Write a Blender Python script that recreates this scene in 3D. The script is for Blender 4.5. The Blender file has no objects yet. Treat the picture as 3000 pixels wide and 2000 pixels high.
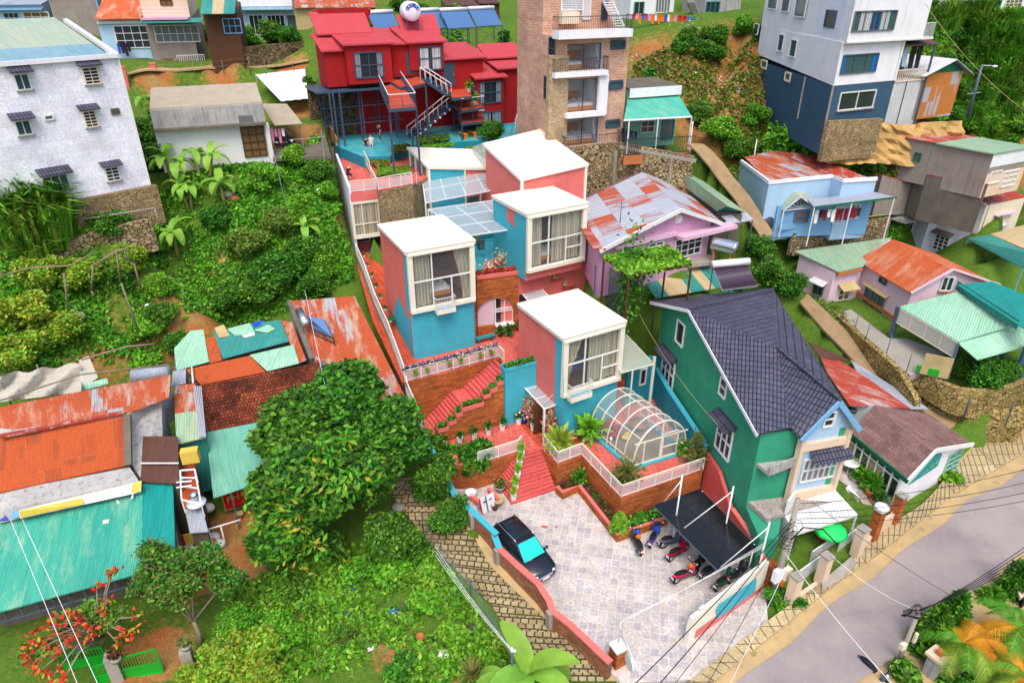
import bpy,math,random
import numpy as np
from mathutils import Vector,Matrix
from math import sin,cos,radians
en=enumerate
rg=range
v3=Vector
random.seed(7)
S=bpy.context.scene
COL=S.collection
# -- camera, sky, sun, exposure
PITCH=radians(28.4);CAM_H=30.0;FPX=2000.0
cam=bpy.data.cameras.new("camera");cam.lens=24.0;cam.sensor_width=36.0
cam.clip_start=0.1;cam.clip_end=2000
cam_o=bpy.data.objects.new("camera",cam);COL.objects.link(cam_o)
cam_o.location=(0,0,CAM_H);cam_o.rotation_euler=(math.pi/2-PITCH,0,0)
S.camera=cam_o
W=bpy.data.worlds.new("World");S.world=W;W.use_nodes=True
SUN_EL,SUN_AZ=60.0,178.0
_n=W.node_tree.nodes;_l=W.node_tree.links
_sky=_n.new("ShaderNodeTexSky");_sky.sky_type='NISHITA';_sky.sun_disc=False
_sky.sun_elevation=radians(SUN_EL);_sky.sun_rotation=radians(SUN_AZ)
_sky.air_density=1.0;_sky.dust_density=4.0;_sky.ozone_density=0.6
_bg=_n["Background"];_bg.inputs[1].default_value=0.15
_l.new(_sky.outputs[0],_bg.inputs[0])
sun=bpy.data.lights.new("sun",'SUN');sun.energy=1.0;sun.angle=radians(30);sun.color=(1.0,0.95,0.87)
sun_o=bpy.data.objects.new("sun",sun);COL.objects.link(sun_o)
_e,_a=radians(SUN_EL),radians(SUN_AZ)
_d=v3((sin(_a)*cos(_e),cos(_a)*cos(_e),sin(_e)))
sun_o.rotation_euler=_d.to_track_quat('Z','Y').to_euler();sun_o.location=(0,0,80)
S.view_settings.view_transform='Standard';S.view_settings.look='None'
S.view_settings.gamma=1.0;S.view_settings.use_curve_mapping=False
S.view_settings.exposure=0.85
S.cycles.max_bounces=6;S.cycles.transparent_max_bounces=12
# -- surveying: photograph measurements -> metres
Z={'a':(0,0,2.351),'b':(800,0,2.351),'c':(1600,0,3.357),'d':(2200,0,2.94),'e':(900,350,2.613),'f':(1700,450,3.357),
 'g':(2300,400,3.357),'h':(2200,800,2.94),'i':(1150,900,2.351),'j':(0,850,2.351),'k':(0,1400,2.613),'l':(700,1400,2.613),
 'm':(1400,1400,2.613),'n':(2100,1400,2.613),'o':(0,400,2.351),'p':(0,0,1/1.2755),'w':(0,0,1),'q':(2150,1250,4.704),
 'r':(1800,1650,5.227),'s':(1700,1500,4.704),'t':(2480,1120,4.704),'u':(1500,1000,4.704),'v':(2550,1620,4.1267),
 'x':(0,1300,3.92),'y':(1350,1420,13.07)}
CT,ST=cos(PITCH),sin(PITCH)
def ray(r,x,y):
 x0,y0,s=Z[r];xc=(x0+x/s-1500)/FPX;yc=-(y0+y/s-1000)/FPX
 return v3((xc,CT+yc*ST,-ST+yc*CT))
def P(r,x,y,z):
 d=ray(r,x,y);t=(z-CAM_H)/d.z
 return v3((t*d.x,t*d.y,z))
Pa,Pb,Pc,Pd,Pe,Pf,Pg,Ph,Pi,Pj,Pk,Pl,Pm,Pn,Po,Pp,Pq,Pr,Ps,Pt,Pu,Pv,Pw,Px,Py=[(lambda k:lambda x,y,z:P(k,x,y,z))(k) for k in 'abcdefghijklmnopqrstuvwxy']
def Q(r,*a):return[P(r,*a[i:i+3]) for i in rg(0,len(a),3)]
def PV(r,x,y,A,B):
 d=ray(r,x,y);n=v3((B[1]-A[1],A[0]-B[0]))
 t=(n.x*A[0]+n.y*A[1])/(n.x*d.x+n.y*d.y)
 return v3((t*d.x,t*d.y,CAM_H+t*d.z))
def ONAZ(r,x,y,p0,az):
 a=radians(az)
 return PV(r,x,y,p0,(p0[0]+cos(a),p0[1]+sin(a)))
def ZAT(r,y,p):
 x0,y0,s=Z[r];yc=-(y0+y/s-1000)/FPX
 t=p[1]/(CT+yc*ST);return CAM_H+t*(-ST+yc*CT)
def PXM(p):
 return FPX/(p[1]*CT-(p[2]-CAM_H)*ST)
E1=v3((cos(radians(28)),sin(radians(28)),0));E2=v3((-E1.y,E1.x,0))
U=v3((0,0,1))
# -- mesh builder
OFF={}
class MB:
 def __init__(s):s.v=[];s.f=[];s.m=[];s.sm=[]
 def add(s,vs,fs,m=0,sm=False):
  b=len(s.v);s.v+=[tuple(p) for p in vs]
  for f in fs:s.f.append(tuple(i+b for i in f));s.m.append(m);s.sm.append(sm)
  return s
 def poly(s,pts,m=0):return s.add(pts,[tuple(rg(len(pts)))],m)
 def box(s,c,sx,sy,sz,az=0.0,m=0):
  a=radians(az);u=v3((cos(a),sin(a),0))*sx/2;w=v3((-sin(a),cos(a),0))*sy/2;h=v3((0,0,sz/2));c=Vector(c)
  vs=[c+i*u+j*w+k*h for k in(-1,1) for i,j in((-1,-1),(1,-1),(1,1),(-1,1))]
  return s.add(vs,[(3,2,1,0),(4,5,6,7),(0,1,5,4),(1,2,6,5),(2,3,7,6),(3,0,4,7)],m)
 def bar(s,p,q,w,h=None,m=0):
  p=Vector(p);q=Vector(q);h=h or w;d=(q-p)
  if d.length<1e-6:return s
  d.normalize();u=d.cross(U)
  if u.length<1e-3:u=E1.copy()
  u.normalize();n=u.cross(d).normalized();u=u*w/2;n=n*h/2
  vs=[c+i*u+j*n for c in(p,q) for i,j in((-1,-1),(1,-1),(1,1),(-1,1))]
  return s.add(vs,[(3,2,1,0),(4,5,6,7),(0,1,5,4),(1,2,6,5),(2,3,7,6),(3,0,4,7)],m)
 def tu(s,pts,r,n=6,m=0,r2=None,caps=True):
  pts=[Vector(p) for p in pts];K=len(pts);r2=r if r2 is None else r2;vs=[]
  ref=None
  for k,p in en(pts):
   d=(pts[min(k+1,K-1)]-pts[max(k-1,0)])
   if d.length<1e-9:d=U.copy()
   d.normalize()
   u=d.cross(U) if ref is None else ref-d*ref.dot(d)
   if u.length<1e-3:u=d.cross(v3((1,0,0)))
   u.normalize();ref=u;w=d.cross(u);rr=r+(r2-r)*k/max(K-1,1)
   for i in rg(n):
    a=2*math.pi*i/n;vs.append(p+rr*(cos(a)*u+sin(a)*w))
  fs=[(k*n+i,k*n+(i+1)%n,(k+1)*n+(i+1)%n,(k+1)*n+i) for k in rg(K-1) for i in rg(n)]
  if caps:fs+=[tuple(rg(n-1,-1,-1)),tuple((K-1)*n+i for i in rg(n))]
  return s.add(vs,fs,m,n>4)
 def pr(s,pts,z0,z1=None,m=0,mt=None,bottom=True):
  N=len(pts);top=[(p[0],p[1],p[2]if z1 is None else z1) for p in pts]
  if hasattr(z0,'__len__'):bot=[(p[0],p[1],z0[i]) for i,p in en(pts)]
  else:bot=[(p[0],p[1],z0) for p in pts]
  s.add(top+bot,[(i,(i+1)%N,N+(i+1)%N,N+i) for i in rg(N)],m)
  s.add(top,[tuple(rg(N))],m if mt is None else mt)
  if bottom:s.add(bot,[tuple(rg(N-1,-1,-1))],m)
  return s
 def sl(s,pts,t,m=0,ms=None):
  N=len(pts);top=[Vector(p) for p in pts];bot=[p-v3((0,0,t)) for p in top];ms=m if ms is None else ms
  s.add(top,[tuple(rg(N))],m);s.add(bot,[tuple(rg(N-1,-1,-1))],ms)
  return s.add(top+bot,[(i,(i+1)%N,N+(i+1)%N,N+i) for i in rg(N)],ms)
 def wall(s,path,zt,zb,th,m=0,mt=None,closed=False):
  n=len(path);L=[];R=[]
  for i in rg(n):
   a=v3((path[max(i-1,0)][0],path[max(i-1,0)][1]));b=v3((path[min(i+1,n-1)][0],path[min(i+1,n-1)][1]));d=(b-a).normalized();q=v3((-d.y,d.x))*th/2
   c=v3((path[i][0],path[i][1]));L.append(c+q);R.append(c-q)
  T=[zt[i]if hasattr(zt,'__len__') else zt for i in rg(n)];B=[zb[i]if hasattr(zb,'__len__') else zb for i in rg(n)]
  vs=[]
  for i in rg(n):vs+=[(L[i].x,L[i].y,T[i]),(R[i].x,R[i].y,T[i]),(R[i].x,R[i].y,B[i]),(L[i].x,L[i].y,B[i])]
  for i in rg(n-1):
   a=i*4;b=a+4
   s.add([vs[a],vs[a+1],vs[b+1],vs[b]],[(0,1,2,3)],m if mt is None else mt)
   s.add([vs[a+1],vs[a+2],vs[b+2],vs[b+1]],[(0,1,2,3)],m);s.add([vs[a+3],vs[a],vs[b],vs[b+3]],[(0,1,2,3)],m)
  s.add(vs[:4],[(3,2,1,0)],m);s.add(vs[-4:],[(0,1,2,3)],m)
  return s
 def la(s,c,prof,n=12,m=0):
  vs=[(c[0]+r*cos(2*math.pi*i/n),c[1]+r*sin(2*math.pi*i/n),c[2]+z) for r,z in prof for i in rg(n)];K=len(prof)
  fs=[(k*n+i,k*n+(i+1)%n,(k+1)*n+(i+1)%n,(k+1)*n+i) for k in rg(K-1) for i in rg(n)]
  fs+=[tuple(rg(n-1,-1,-1)),tuple((K-1)*n+i for i in rg(n))]
  return s.add(vs,fs,m,n>6)
 def ball(s,c,rx,ry=None,rz=None,nu=10,nv=6,m=0):
  ry=ry or rx;rz=rz or rx;prof=[(sin(math.pi*k/nv),-cos(math.pi*k/nv)) for k in rg(nv+1)]
  vs=[(c[0]+rx*max(r,.02)*cos(2*math.pi*i/nu),c[1]+ry*max(r,.02)*sin(2*math.pi*i/nu),c[2]+rz*z) for r,z in prof for i in rg(nu)]
  fs=[(k*nu+i,k*nu+(i+1)%nu,(k+1)*nu+(i+1)%nu,(k+1)*nu+i) for k in rg(nv) for i in rg(nu)]
  return s.add(vs,fs,m,True)
 def B(s,name,mats,parent=None,uv=True):
  if parent and parent.name not in OFF:
   w=np.array(s.v).reshape(-1,3);c=v3((w[:,0].mean(),w[:,1].mean(),w[:,2].min()));parent.location=c;OFF[parent.name]=c
  off=OFF[parent.name]if parent else v3((0,0,0))
  me=bpy.data.meshes.new(name);V=np.array(s.v,dtype=float).reshape(-1,3)-np.array(off)
  me.from_pydata(V.tolist(),[],s.f)
  if not isinstance(mats,(list,tuple)):mats=[mats]
  for k in mats:me.materials.append(M[k]if isinstance(k,str) else k)
  n=len(me.polygons)
  me.polygons.foreach_set('material_index',s.m);me.polygons.foreach_set('use_smooth',s.sm)
  if uv and n:
   L=len(me.loops);lv=np.empty(L,dtype=np.int32);me.loops.foreach_get('vertex_index',lv)
   ls=np.empty(n,dtype=np.int32);lt=np.empty(n,dtype=np.int32);no=np.empty(n*3)
   me.polygons.foreach_get('loop_start',ls);me.polygons.foreach_get('loop_total',lt);me.polygons.foreach_get('normal',no);no=no.reshape(-1,3)
   u=np.stack([-no[:,1],no[:,0],np.zeros(n)],1);ul=np.linalg.norm(u,axis=1);flat=ul<0.04
   WV=np.array(s.v,dtype=float).reshape(-1,3)
   for i in np.nonzero(flat)[0]:
    idx=lv[ls[i]:ls[i]+lt[i]];q=WV[idx];e=np.roll(q,-1,0)-q;e[:,2]=0;k=np.argmax((e**2).sum(1));u[i]=e[k]if(e[k]**2).sum()>0 else(1,0,0)
   u/=np.linalg.norm(u,axis=1,keepdims=True);w=np.cross(no,u)
   sgn=np.where(w[:,2]<-1e-6,-1,1);w*=sgn[:,None]
   fi=np.repeat(np.arange(n),lt);p=WV[lv]
   UV=np.stack([(p*u[fi]).sum(1),(p*w[fi]).sum(1)],1)
   me.uv_layers.new(name='metres').data.foreach_set('uv',UV.astype(np.float32).ravel())
  me.update()
  o=bpy.data.objects.new(name,me);COL.objects.link(o)
  if parent:o.parent=parent;OFF[o.name]=off
  else:OFF[o.name]=v3((0,0,0))
  s.__init__()
  return o
q=MB()
def tag(o,label=None,cat=None,group=None,kind=None):
 if label:o['label']=label
 if cat:o['category']=cat
 if group:o['group']=group
 if kind:o['kind']=kind
 return o
def T(name,label,cat,loc=None,group=None):
 cat=cat or name.replace('_',' ')
 o=bpy.data.objects.new(name,None);COL.objects.link(o);o.empty_display_size=.3
 if loc:o.location=Vector(loc);OFF[o.name]=Vector(loc)
 return tag(o,label,cat,group)
def one(mb,name,mats,label,cat,group=None):return tag(mb.B(name,mats),label,cat,group)
def struct(mb,name,mats):return tag(mb.B(name,mats),kind='structure')
def dup(root,loc,rz=0,scale=1,label=None,mats=None):
 r=root.copy();COL.objects.link(r);r.location=Vector(loc);r.rotation_euler=(0,0,rz);r.scale=(scale,)*3 if not hasattr(scale,'__len__') else scale
 if label:r['label']=label
 for ch in root.children:
  c=ch.copy();COL.objects.link(c);c.parent=r;recol(c,mats)
  for g in ch.children:
   d=g.copy();COL.objects.link(d);d.parent=c;recol(d,mats)
 return r
def recol(o,mats):
 if not mats or o.type!='MESH':return
 for sl in o.material_slots:
  if sl.material and sl.material.name in mats:
   nm=mats[sl.material.name];sl.link='OBJECT';sl.material=M[nm]
# -- materials
M={}
def lin(c):return tuple((x/255/12.92 if x/255<=.04045 else((x/255+.055)/1.055)**2.4) for x in c)
def C(r,g,b,k=.8):return tuple(x*k for x in lin((r,g,b)))+(1,)
class NT:
 def __init__(s,name):
  m=bpy.data.materials.new(name);m.use_nodes=True;s.mat=m;s.t=m.node_tree;s.n=s.t.nodes;s.l=s.t.links;s.b=s.n['Principled BSDF'];M[name]=m
 def new(s,t,**k):
  o=s.n.new(t)
  for a,v in k.items():
   if a.startswith('i_'):o.inputs[a[2:].replace('_',' ')].default_value=v
   else:setattr(o,a,v)
  return o
 def ln(s,a,b):s.l.new(a,b)
 def uv(s):return s.new('ShaderNodeUVMap',uv_map='metres').outputs[0]
 def pos(s):return s.new('ShaderNodeNewGeometry').outputs['Position']
 def mix(s,f,a,b,t='MIX'):
  o=s.new('ShaderNodeMixRGB',blend_type=t)
  for i,v in((0,f),(1,a),(2,b)):
   if hasattr(v,'is_linked'):s.ln(v,o.inputs[i])
   else:o.inputs[i].default_value=v
  return o.outputs[0]
 def noise(s,vec,sc,det=3,rough=.6):
  o=s.new('ShaderNodeTexNoise');o.inputs['Scale'].default_value=sc;o.inputs['Detail'].default_value=det;o.inputs['Roughness'].default_value=rough
  s.ln(vec,o.inputs['Vector']);return o.outputs['Fac']
 def ramp(s,f,stops):
  o=s.new('ShaderNodeValToRGB');e=o.color_ramp.elements
  while len(e)<len(stops):e.new(.5)
  for i,(p,c) in en(stops):e[i].position=p;e[i].color=c if hasattr(c,'__len__') else(c,c,c,1)
  s.ln(f,o.inputs[0]);return o.outputs[0]
 def scale(s,vec,v):
  o=s.new('ShaderNodeVectorMath',operation='MULTIPLY');s.ln(vec,o.inputs[0]);o.inputs[1].default_value=v;return o.outputs[0]
 def bump(s,h,st=.3,d=.02):
  o=s.new('ShaderNodeBump');o.inputs['Strength'].default_value=st;o.inputs['Distance'].default_value=d;s.ln(h,o.inputs['Height']);s.ln(o.outputs[0],s.b.inputs['Normal'])
 def brick(s,vec,c1,c2,mo,w,h,ms=.01,off=.5,bias=0):
  o=s.new('ShaderNodeTexBrick');o.offset=off;o.squash=1;o.offset_frequency=2
  for k,v in(('Color1',c1),('Color2',c2),('Mortar',mo)):
   if hasattr(v,'is_linked'):s.ln(v,o.inputs[k])
   else:o.inputs[k].default_value=v
  o.inputs['Scale'].default_value=1;o.inputs['Brick Width'].default_value=w;o.inputs['Row Height'].default_value=h;o.inputs['Mortar Size'].default_value=ms;o.inputs['Mortar Smooth'].default_value=.2;o.inputs['Bias'].default_value=bias
  s.ln(vec,o.inputs['Vector']);return o
 def fin(s,col,rough=.6,spec=.3,metal=0):
  if hasattr(col,'is_linked'):s.ln(col,s.b.inputs['Base Color'])
  else:s.b.inputs['Base Color'].default_value=col
  s.b.inputs['Roughness'].default_value=rough;s.b.inputs['Specular IOR Level'].default_value=spec;s.b.inputs['Metallic'].default_value=metal
  return s.mat
def g1(v):return(v,v,v,1)
def paint(name,c,rough=.6,spec=.25,var=.14,streak=.18,metal=0,dirt=(.10,.08,.06,1),bump=.0):
 t=NT(name);p=t.pos();n=t.noise(p,.9,4);n2=t.noise(p,14,2)
 col=t.mix(1,c,t.ramp(n,[(.25,1-var),(.75,1+var*.4)]),'MULTIPLY')
 col=t.mix(1,col,t.ramp(n2,[(.3,.95),(.7,1.03)]),'MULTIPLY')
 if streak:
  sv=t.scale(p,(3.2,3.2,.22));st=t.ramp(t.noise(sv,1.6,5,.7),[(.52,0),(.72,1)])
  f=t.new('ShaderNodeMath',operation='MULTIPLY');t.ln(st,f.inputs[0]);f.inputs[1].default_value=streak
  col=t.mix(f.outputs[0],col,dirt)
 if bump:t.bump(n2,bump,.01)
 return t.fin(col,rough,spec,metal)
def plain(name,c,rough=.5,spec=.3,metal=0):return NT(name).fin(c,rough,spec,metal)
def corr(name,c1,c2,rough=.5,pitch=.12,sheet=(1.05,2.6),seam=None,rust=0,rustc=None,spots=.15,bias=0,wear=None):
 t=NT(name);u=t.uv();p=t.pos()
 bk=t.brick(u,c1,c2,seam or tuple(x*.75 for x in c1[:3])+(1,),sheet[0],sheet[1],.018,0,bias)
 col=t.mix(1,bk.outputs['Color'],t.ramp(t.noise(t.scale(u,(6,.5,1)),1,4),[(.3,.8),(.7,1.1)]),'MULTIPLY')
 if rust:
  rn=t.noise(t.scale(u,(2.4,.35,1)),1.0,6,.7)
  rb=t.brick(u,g1(0),g1(.5),g1(.25),sheet[0],sheet[1],.01,0,0)
  ad=t.new('ShaderNodeMath',operation='ADD');t.ln(rn,ad.inputs[0]);t.ln(rb.outputs['Color'],ad.inputs[1])
  f=t.ramp(ad.outputs[0],[(1.0-rust-.06,0),(1.0-rust+.06,1)])
  rc=rustc or C(178,78,38);rr=t.mix(t.noise(p,9,4),tuple(x*.6 for x in rc[:3])+(1,),tuple(min(1,x*1.5) for x in rc[:3])+(1,))
  col=t.mix(f,col,rr)
 if wear:
  col=t.mix(t.ramp(t.noise(t.scale(u,(.9,.25,1)),1.2,6,.75),[(.5,0),(.68,.85)]),col,wear)
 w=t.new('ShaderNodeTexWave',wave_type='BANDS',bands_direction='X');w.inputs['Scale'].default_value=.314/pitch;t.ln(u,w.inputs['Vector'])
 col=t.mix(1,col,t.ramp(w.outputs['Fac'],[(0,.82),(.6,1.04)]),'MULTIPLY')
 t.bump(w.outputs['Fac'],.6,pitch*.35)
 return t.fin(col,rough,.35,.0)
def bricks(name,c1,c2,mo,w=.24,h=.075,ms=.009,off=.5,rough=.8,bump=.5,var=.3):
 t=NT(name);u=t.uv();p=t.pos();bk=t.brick(u,c1,c2,mo,w,h,ms,off)
 bk2=t.brick(t.scale(u,(.31,.5,1)),g1(1-var),g1(1+var*.4),g1(1),w,h,0,off)
 col=t.mix(1,bk.outputs['Color'],bk2.outputs['Color'],'MULTIPLY')
 col=t.mix(1,col,t.ramp(t.noise(p,.6,5),[(.3,.78),(.7,1.12)]),'MULTIPLY')
 col=t.mix(1,col,t.ramp(t.noise(t.scale(p,(5,5,11)),1.3,4),[(.3,.75),(.7,1.2)]),'MULTIPLY')
 inv=t.new('ShaderNodeMath',operation='SUBTRACT');inv.inputs[0].default_value=1;t.ln(bk.outputs['Fac'],inv.inputs[1])
 t.bump(inv.outputs[0],bump,.015);return t.fin(col,rough,.2)
def rubble(name,c1,c2,gap,sc=3.2,edge=.07,rough=.85,moss=.0):
 t=NT(name);u=t.uv();p=t.pos();v=t.scale(u,(1,1.35,1))
 w=t.new('ShaderNodeMixRGB');w.inputs[0].default_value=.06;t.ln(v,w.inputs[1]);nn=t.new('ShaderNodeTexNoise');nn.inputs['Scale'].default_value=2;t.ln(v,nn.inputs['Vector']);t.ln(nn.outputs['Color'],w.inputs[2])
 a=t.new('ShaderNodeTexVoronoi',feature='DISTANCE_TO_EDGE');b=t.new('ShaderNodeTexVoronoi',feature='F1')
 for k in(a,b):k.inputs['Scale'].default_value=sc;t.ln(w.outputs[0],k.inputs['Vector'])
 sep=t.new('ShaderNodeSeparateColor');t.ln(b.outputs['Color'],sep.inputs[0])
 col=t.mix(sep.outputs[0],c1,c2);col=t.mix(1,col,t.ramp(t.noise(p,7,4),[(.3,.7),(.7,1.2)]),'MULTIPLY')
 f=t.ramp(a.outputs['Distance'],[(edge*.35,0),(edge,1)]);col=t.mix(f,gap,col)
 col=t.mix(1,col,t.ramp(t.noise(p,.5,5),[(.3,.65),(.65,1.1)]),'MULTIPLY')
 if moss:col=t.mix(t.ramp(t.noise(p,1.1,5),[(.5,0),(.66,moss)]),col,C(90,110,40,.6))
 t.bump(f,.7,.05);return t.fin(col,rough,.2)
def curtain(name,c):
 t=NT(name);u=t.uv();w=t.new('ShaderNodeTexWave',wave_type='BANDS',bands_direction='X');w.inputs['Scale'].default_value=1.5;w.inputs['Distortion'].default_value=1.4;w.inputs['Detail'].default_value=1.5;t.ln(t.scale(u,(1,.12,1)),w.inputs['Vector'])
 t.bump(w.outputs['Fac'],.9,.12);col=t.mix(1,c,t.ramp(w.outputs['Fac'],[(0,.72),(.5,1.05)]),'MULTIPLY');return t.fin(col,.8,.1)
def glass(name,tint,alpha,rough=.06,spec=.6):
 t=NT(name);tr=t.new('ShaderNodeBsdfTransparent');tr.inputs[0].default_value=(.93,.96,.97,1);mx=t.new('ShaderNodeMixShader');mx.inputs[0].default_value=alpha
 t.fin(tint,rough,spec);t.ln(tr.outputs[0],mx.inputs[1]);t.ln(t.b.outputs[0],mx.inputs[2]);t.ln(mx.outputs[0],t.n['Material Output'].inputs[0]);return t.mat
def leaf(name,cols,rough=.55,trans=.25):
 t=NT(name);g=t.new('ShaderNodeNewGeometry');r=g.outputs['Random Per Island'];p=g.outputs['Position']
 n=len(cols);col=t.ramp(r,[(i/(n-1),c) for i,c in en(cols)])
 oi=t.new('ShaderNodeObjectInfo');hs=t.new('ShaderNodeHueSaturation');mr=t.new('ShaderNodeMapRange');t.ln(oi.outputs['Random'],mr.inputs[0]);mr.inputs[3].default_value=.485;mr.inputs[4].default_value=.512
 t.ln(mr.outputs[0],hs.inputs['Hue']);t.ln(t.mix(1,col,t.ramp(t.noise(p,.8,3),[(.3,.75),(.7,1.2)]),'MULTIPLY'),hs.inputs['Color'])
 c=hs.outputs[0];t.fin(c,rough,.25)
 tl=t.new('ShaderNodeBsdfTranslucent');t.ln(c,tl.inputs[0]);mx=t.new('ShaderNodeMixShader');mx.inputs[0].default_value=trans
 t.ln(t.b.outputs[0],mx.inputs[1]);t.ln(tl.outputs[0],mx.inputs[2]);t.ln(mx.outputs[0],t.n['Material Output'].inputs[0]);return t.mat
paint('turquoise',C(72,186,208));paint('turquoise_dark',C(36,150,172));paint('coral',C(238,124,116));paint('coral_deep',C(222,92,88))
paint('cream_roof',C(246,243,228),.5,.25,.05,.08);paint('cream',C(245,240,222),.5,.3,.06,.06);paint('white',C(240,240,240),.5,.3,.06,.1)
paint('off_white',C(236,236,242,.9),.65,.2,.1,.2);paint('lilac_white',C(226,228,242,.92),.7,.2,.1,.28);paint('pale_pink',C(236,206,222),.65,.2,.1,.15)
paint('pink_house',C(222,168,204),.65,.2,.1,.12);paint('pink_trim',C(232,190,214),.65,.2,.08,.1);paint('pale_blue',C(178,212,240),.6,.2,.08,.12);paint('sky_blue',C(128,182,226),.6,.2,.1,.15);paint('bright_blue',C(60,130,200),.6)
paint('peach',C(240,212,186),.65,.2,.08,.1);paint('ivory',C(244,230,206),.65,.2,.06,.08);paint('green_wall',C(62,166,130),.7,.15,.2,.25);paint('grey_blue',C(62,96,122),.7,.2,.15,.2)
paint('red_wall',C(172,34,38),.75,.15,.15,.12,bump=.6);paint('red_roof',C(198,72,80),.6,.25,.12,.15);paint('steel_dark',C(64,82,106),.45,.4,.1,.0);paint('steel_grey',C(84,100,118),.4,.4);paint('charcoal',C(52,60,72),.5,.3)
paint('concrete',C(170,165,155),.85,.15,.2,.4);paint('concrete_dark',C(118,112,102),.9,.1,.3,.5);paint('concrete_stained',C(186,184,182),.85,.1,.3,.75,dirt=(.05,.05,.045,1));paint('beige_roof',C(186,174,152),.7,.2,.15,.3);paint('mint_wall',C(150,205,180),.7);paint('teal_wall',C(40,150,160),.7)
paint('grey_render',C(160,150,142),.85,.1,.2,.5);paint('pole_concrete',C(176,168,156),.8,.15,.15,.35);paint('wood',C(150,100,55),.6);paint('wood_orange',C(225,140,45),.5,.3,.2,.1);paint('wood_brown',C(92,58,38),.6);paint('wood_grey',C(150,138,118),.85,.1,.25,.3)
paint('royal_blue',C(40,80,190),.6);paint('yellow',C(240,205,90),.6);paint('orange',C(240,120,30),.5,.3);paint('red',C(210,25,30),.5);paint('magenta',C(205,40,95),.45,.4);paint('crimson_cloth',C(165,25,55),.85,.1,.15,0);paint('fabric_white',C(238,238,242),.8,.1,.08,.05);paint('fabric_blue',C(60,100,180),.8,.1);paint('fabric_pink',C(235,150,180),.8,.1);paint('fabric_dark',C(48,44,66),.8,.1);paint('fabric_maroon',C(120,35,50),.8,.1)
paint('terracotta',C(196,120,72),.75,.15,.2,.2);paint('green_paint',C(20,175,45),.45,.4,.12,.1);paint('mint_green',C(40,225,110),.5,.3,.08,0);paint('forest_green',C(25,110,80),.5,.3);paint('teal_sign',C(12,158,150),.5,.3,.08,0)
paint('net_grey',C(198,192,178),.9,.05,.15,.35);paint('soil',C(92,62,46),.95,.05,.35,0,bump=.8);paint('black_rubber',C(26,26,28),.7,.3,.1,0);paint('straw',C(200,180,130),.9,.05,.2,.2)
paint('skin',C(222,170,140),.6,.25,.05,0);paint('hair_black',C(24,20,22),.5,.4,.05,0)
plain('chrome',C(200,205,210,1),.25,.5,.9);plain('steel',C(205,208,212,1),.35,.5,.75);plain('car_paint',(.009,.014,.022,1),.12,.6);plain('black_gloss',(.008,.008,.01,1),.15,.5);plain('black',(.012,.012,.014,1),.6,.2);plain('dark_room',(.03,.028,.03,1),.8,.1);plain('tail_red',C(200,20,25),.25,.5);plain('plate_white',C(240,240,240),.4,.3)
plain('solar_blue',C(90,130,180),.18,.6,.2);plain('solar_tube',C(88,70,92),.2,.6);plain('lamp_white',C(235,238,240),.3,.5)
plain('windscreen',C(20,205,195),.06,.7);plain('pane_dark',(.02,.027,.032,1),.08,.7);plain('pane_teal',(.045,.10,.105,1),.1,.7);plain('pane_grey',(.13,.15,.16,1),.1,.7);plain('pane_blue',(.02,.16,.45,1),.25,.5);plain('pane_warm',(.16,.10,.045,1),.2,.5)
glass('glass_clear',(.75,.82,.85,1),.16);glass('glass_roof',(.80,.88,.92,1),.22,.2);glass('glass_smoke',(.01,.012,.014,1),.82,.12);glass('glass_rail',(.82,.80,.84,1),.38,.3);glass('glass_green',(.55,.62,.52,1),.45,.3);glass('mesh_screen',(.12,.14,.16,1),.55,.8,.1);glass('shade_net',(.62,.60,.54,1),.75,.9,.05);glass('wire_mesh',(.55,.58,.58,1),.16,.6,.1);glass('glass_front',(.5,.55,.55,1),.10,.04,.6)
curtain('curtain',C(206,196,168));curtain('curtain_white',C(225,228,232));curtain('curtain_blue',C(40,130,215));curtain('curtain_grey',C(170,182,196))
bricks('brick_orange',C(206,112,52),C(178,86,36),C(188,140,96),.22,.07,.006,.5,.8,.6,.35)
bricks('brick_wall_dull',C(184,120,88),C(166,96,64),C(150,126,104),.22,.07,.009,.5,.85,.6,.3)
bricks('brick_tower',C(222,176,150),C(206,152,124),C(226,196,178),.4,.2,.02,.5,.8,.3,.15)
bricks('block_white',C(240,241,248,.95),C(232,234,246,.95),C(214,216,230,.9),.8,.42,.01,.5,.75,.2,.05)
bricks('tile_coral',C(228,112,100),C(216,98,88),C(238,150,138),.4,.4,.012,0,.55,.1,.12)
bricks('tile_coral_wet',C(214,92,62),C(204,80,52),C(228,128,100),.4,.4,.012,0,.3,.1,.12)
bricks('paver_lot',C(222,212,204),C(190,184,190),C(226,214,204),.46,.46,.03,0,.75,.15,.12)
bricks('slab_walk',C(206,186,142),C(190,168,124),C(120,104,78),1.0,4.0,.03,0,.85,.2,.18)
bricks('cobble_lane',C(188,172,132),C(160,144,106),C(84,74,48),.42,.36,.045,.5,.9,.7,.25)
bricks('roof_tile_dark',C(98,98,118),C(84,86,106),C(38,38,50),.22,.40,.03,0,.5,.9,.08)
bricks('roof_tile_clay',C(150,74,44),C(112,50,34),C(60,28,20),.2,.24,.02,.5,.85,.9,.55)
bricks('roof_tile_brown',C(158,124,118),C(146,112,108),C(120,90,88),.22,.2,.012,.5,.8,.8,.25)
bricks('step_coral',C(226,104,100),C(214,90,88),C(232,140,134),1.2,.3,.01,0,.55,.1,.1)
rubble('stone_rubble',C(206,184,142),C(150,126,92),C(58,50,38),3.0,.09,.9,.5)
rubble('stone_path_wall',C(196,172,112),C(166,140,86),C(66,56,30),3.2,.075,.9,.45)
rubble('stone_fine',C(200,176,134),C(160,134,98),C(92,76,54),5.2,.06,.9,.2)
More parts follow.
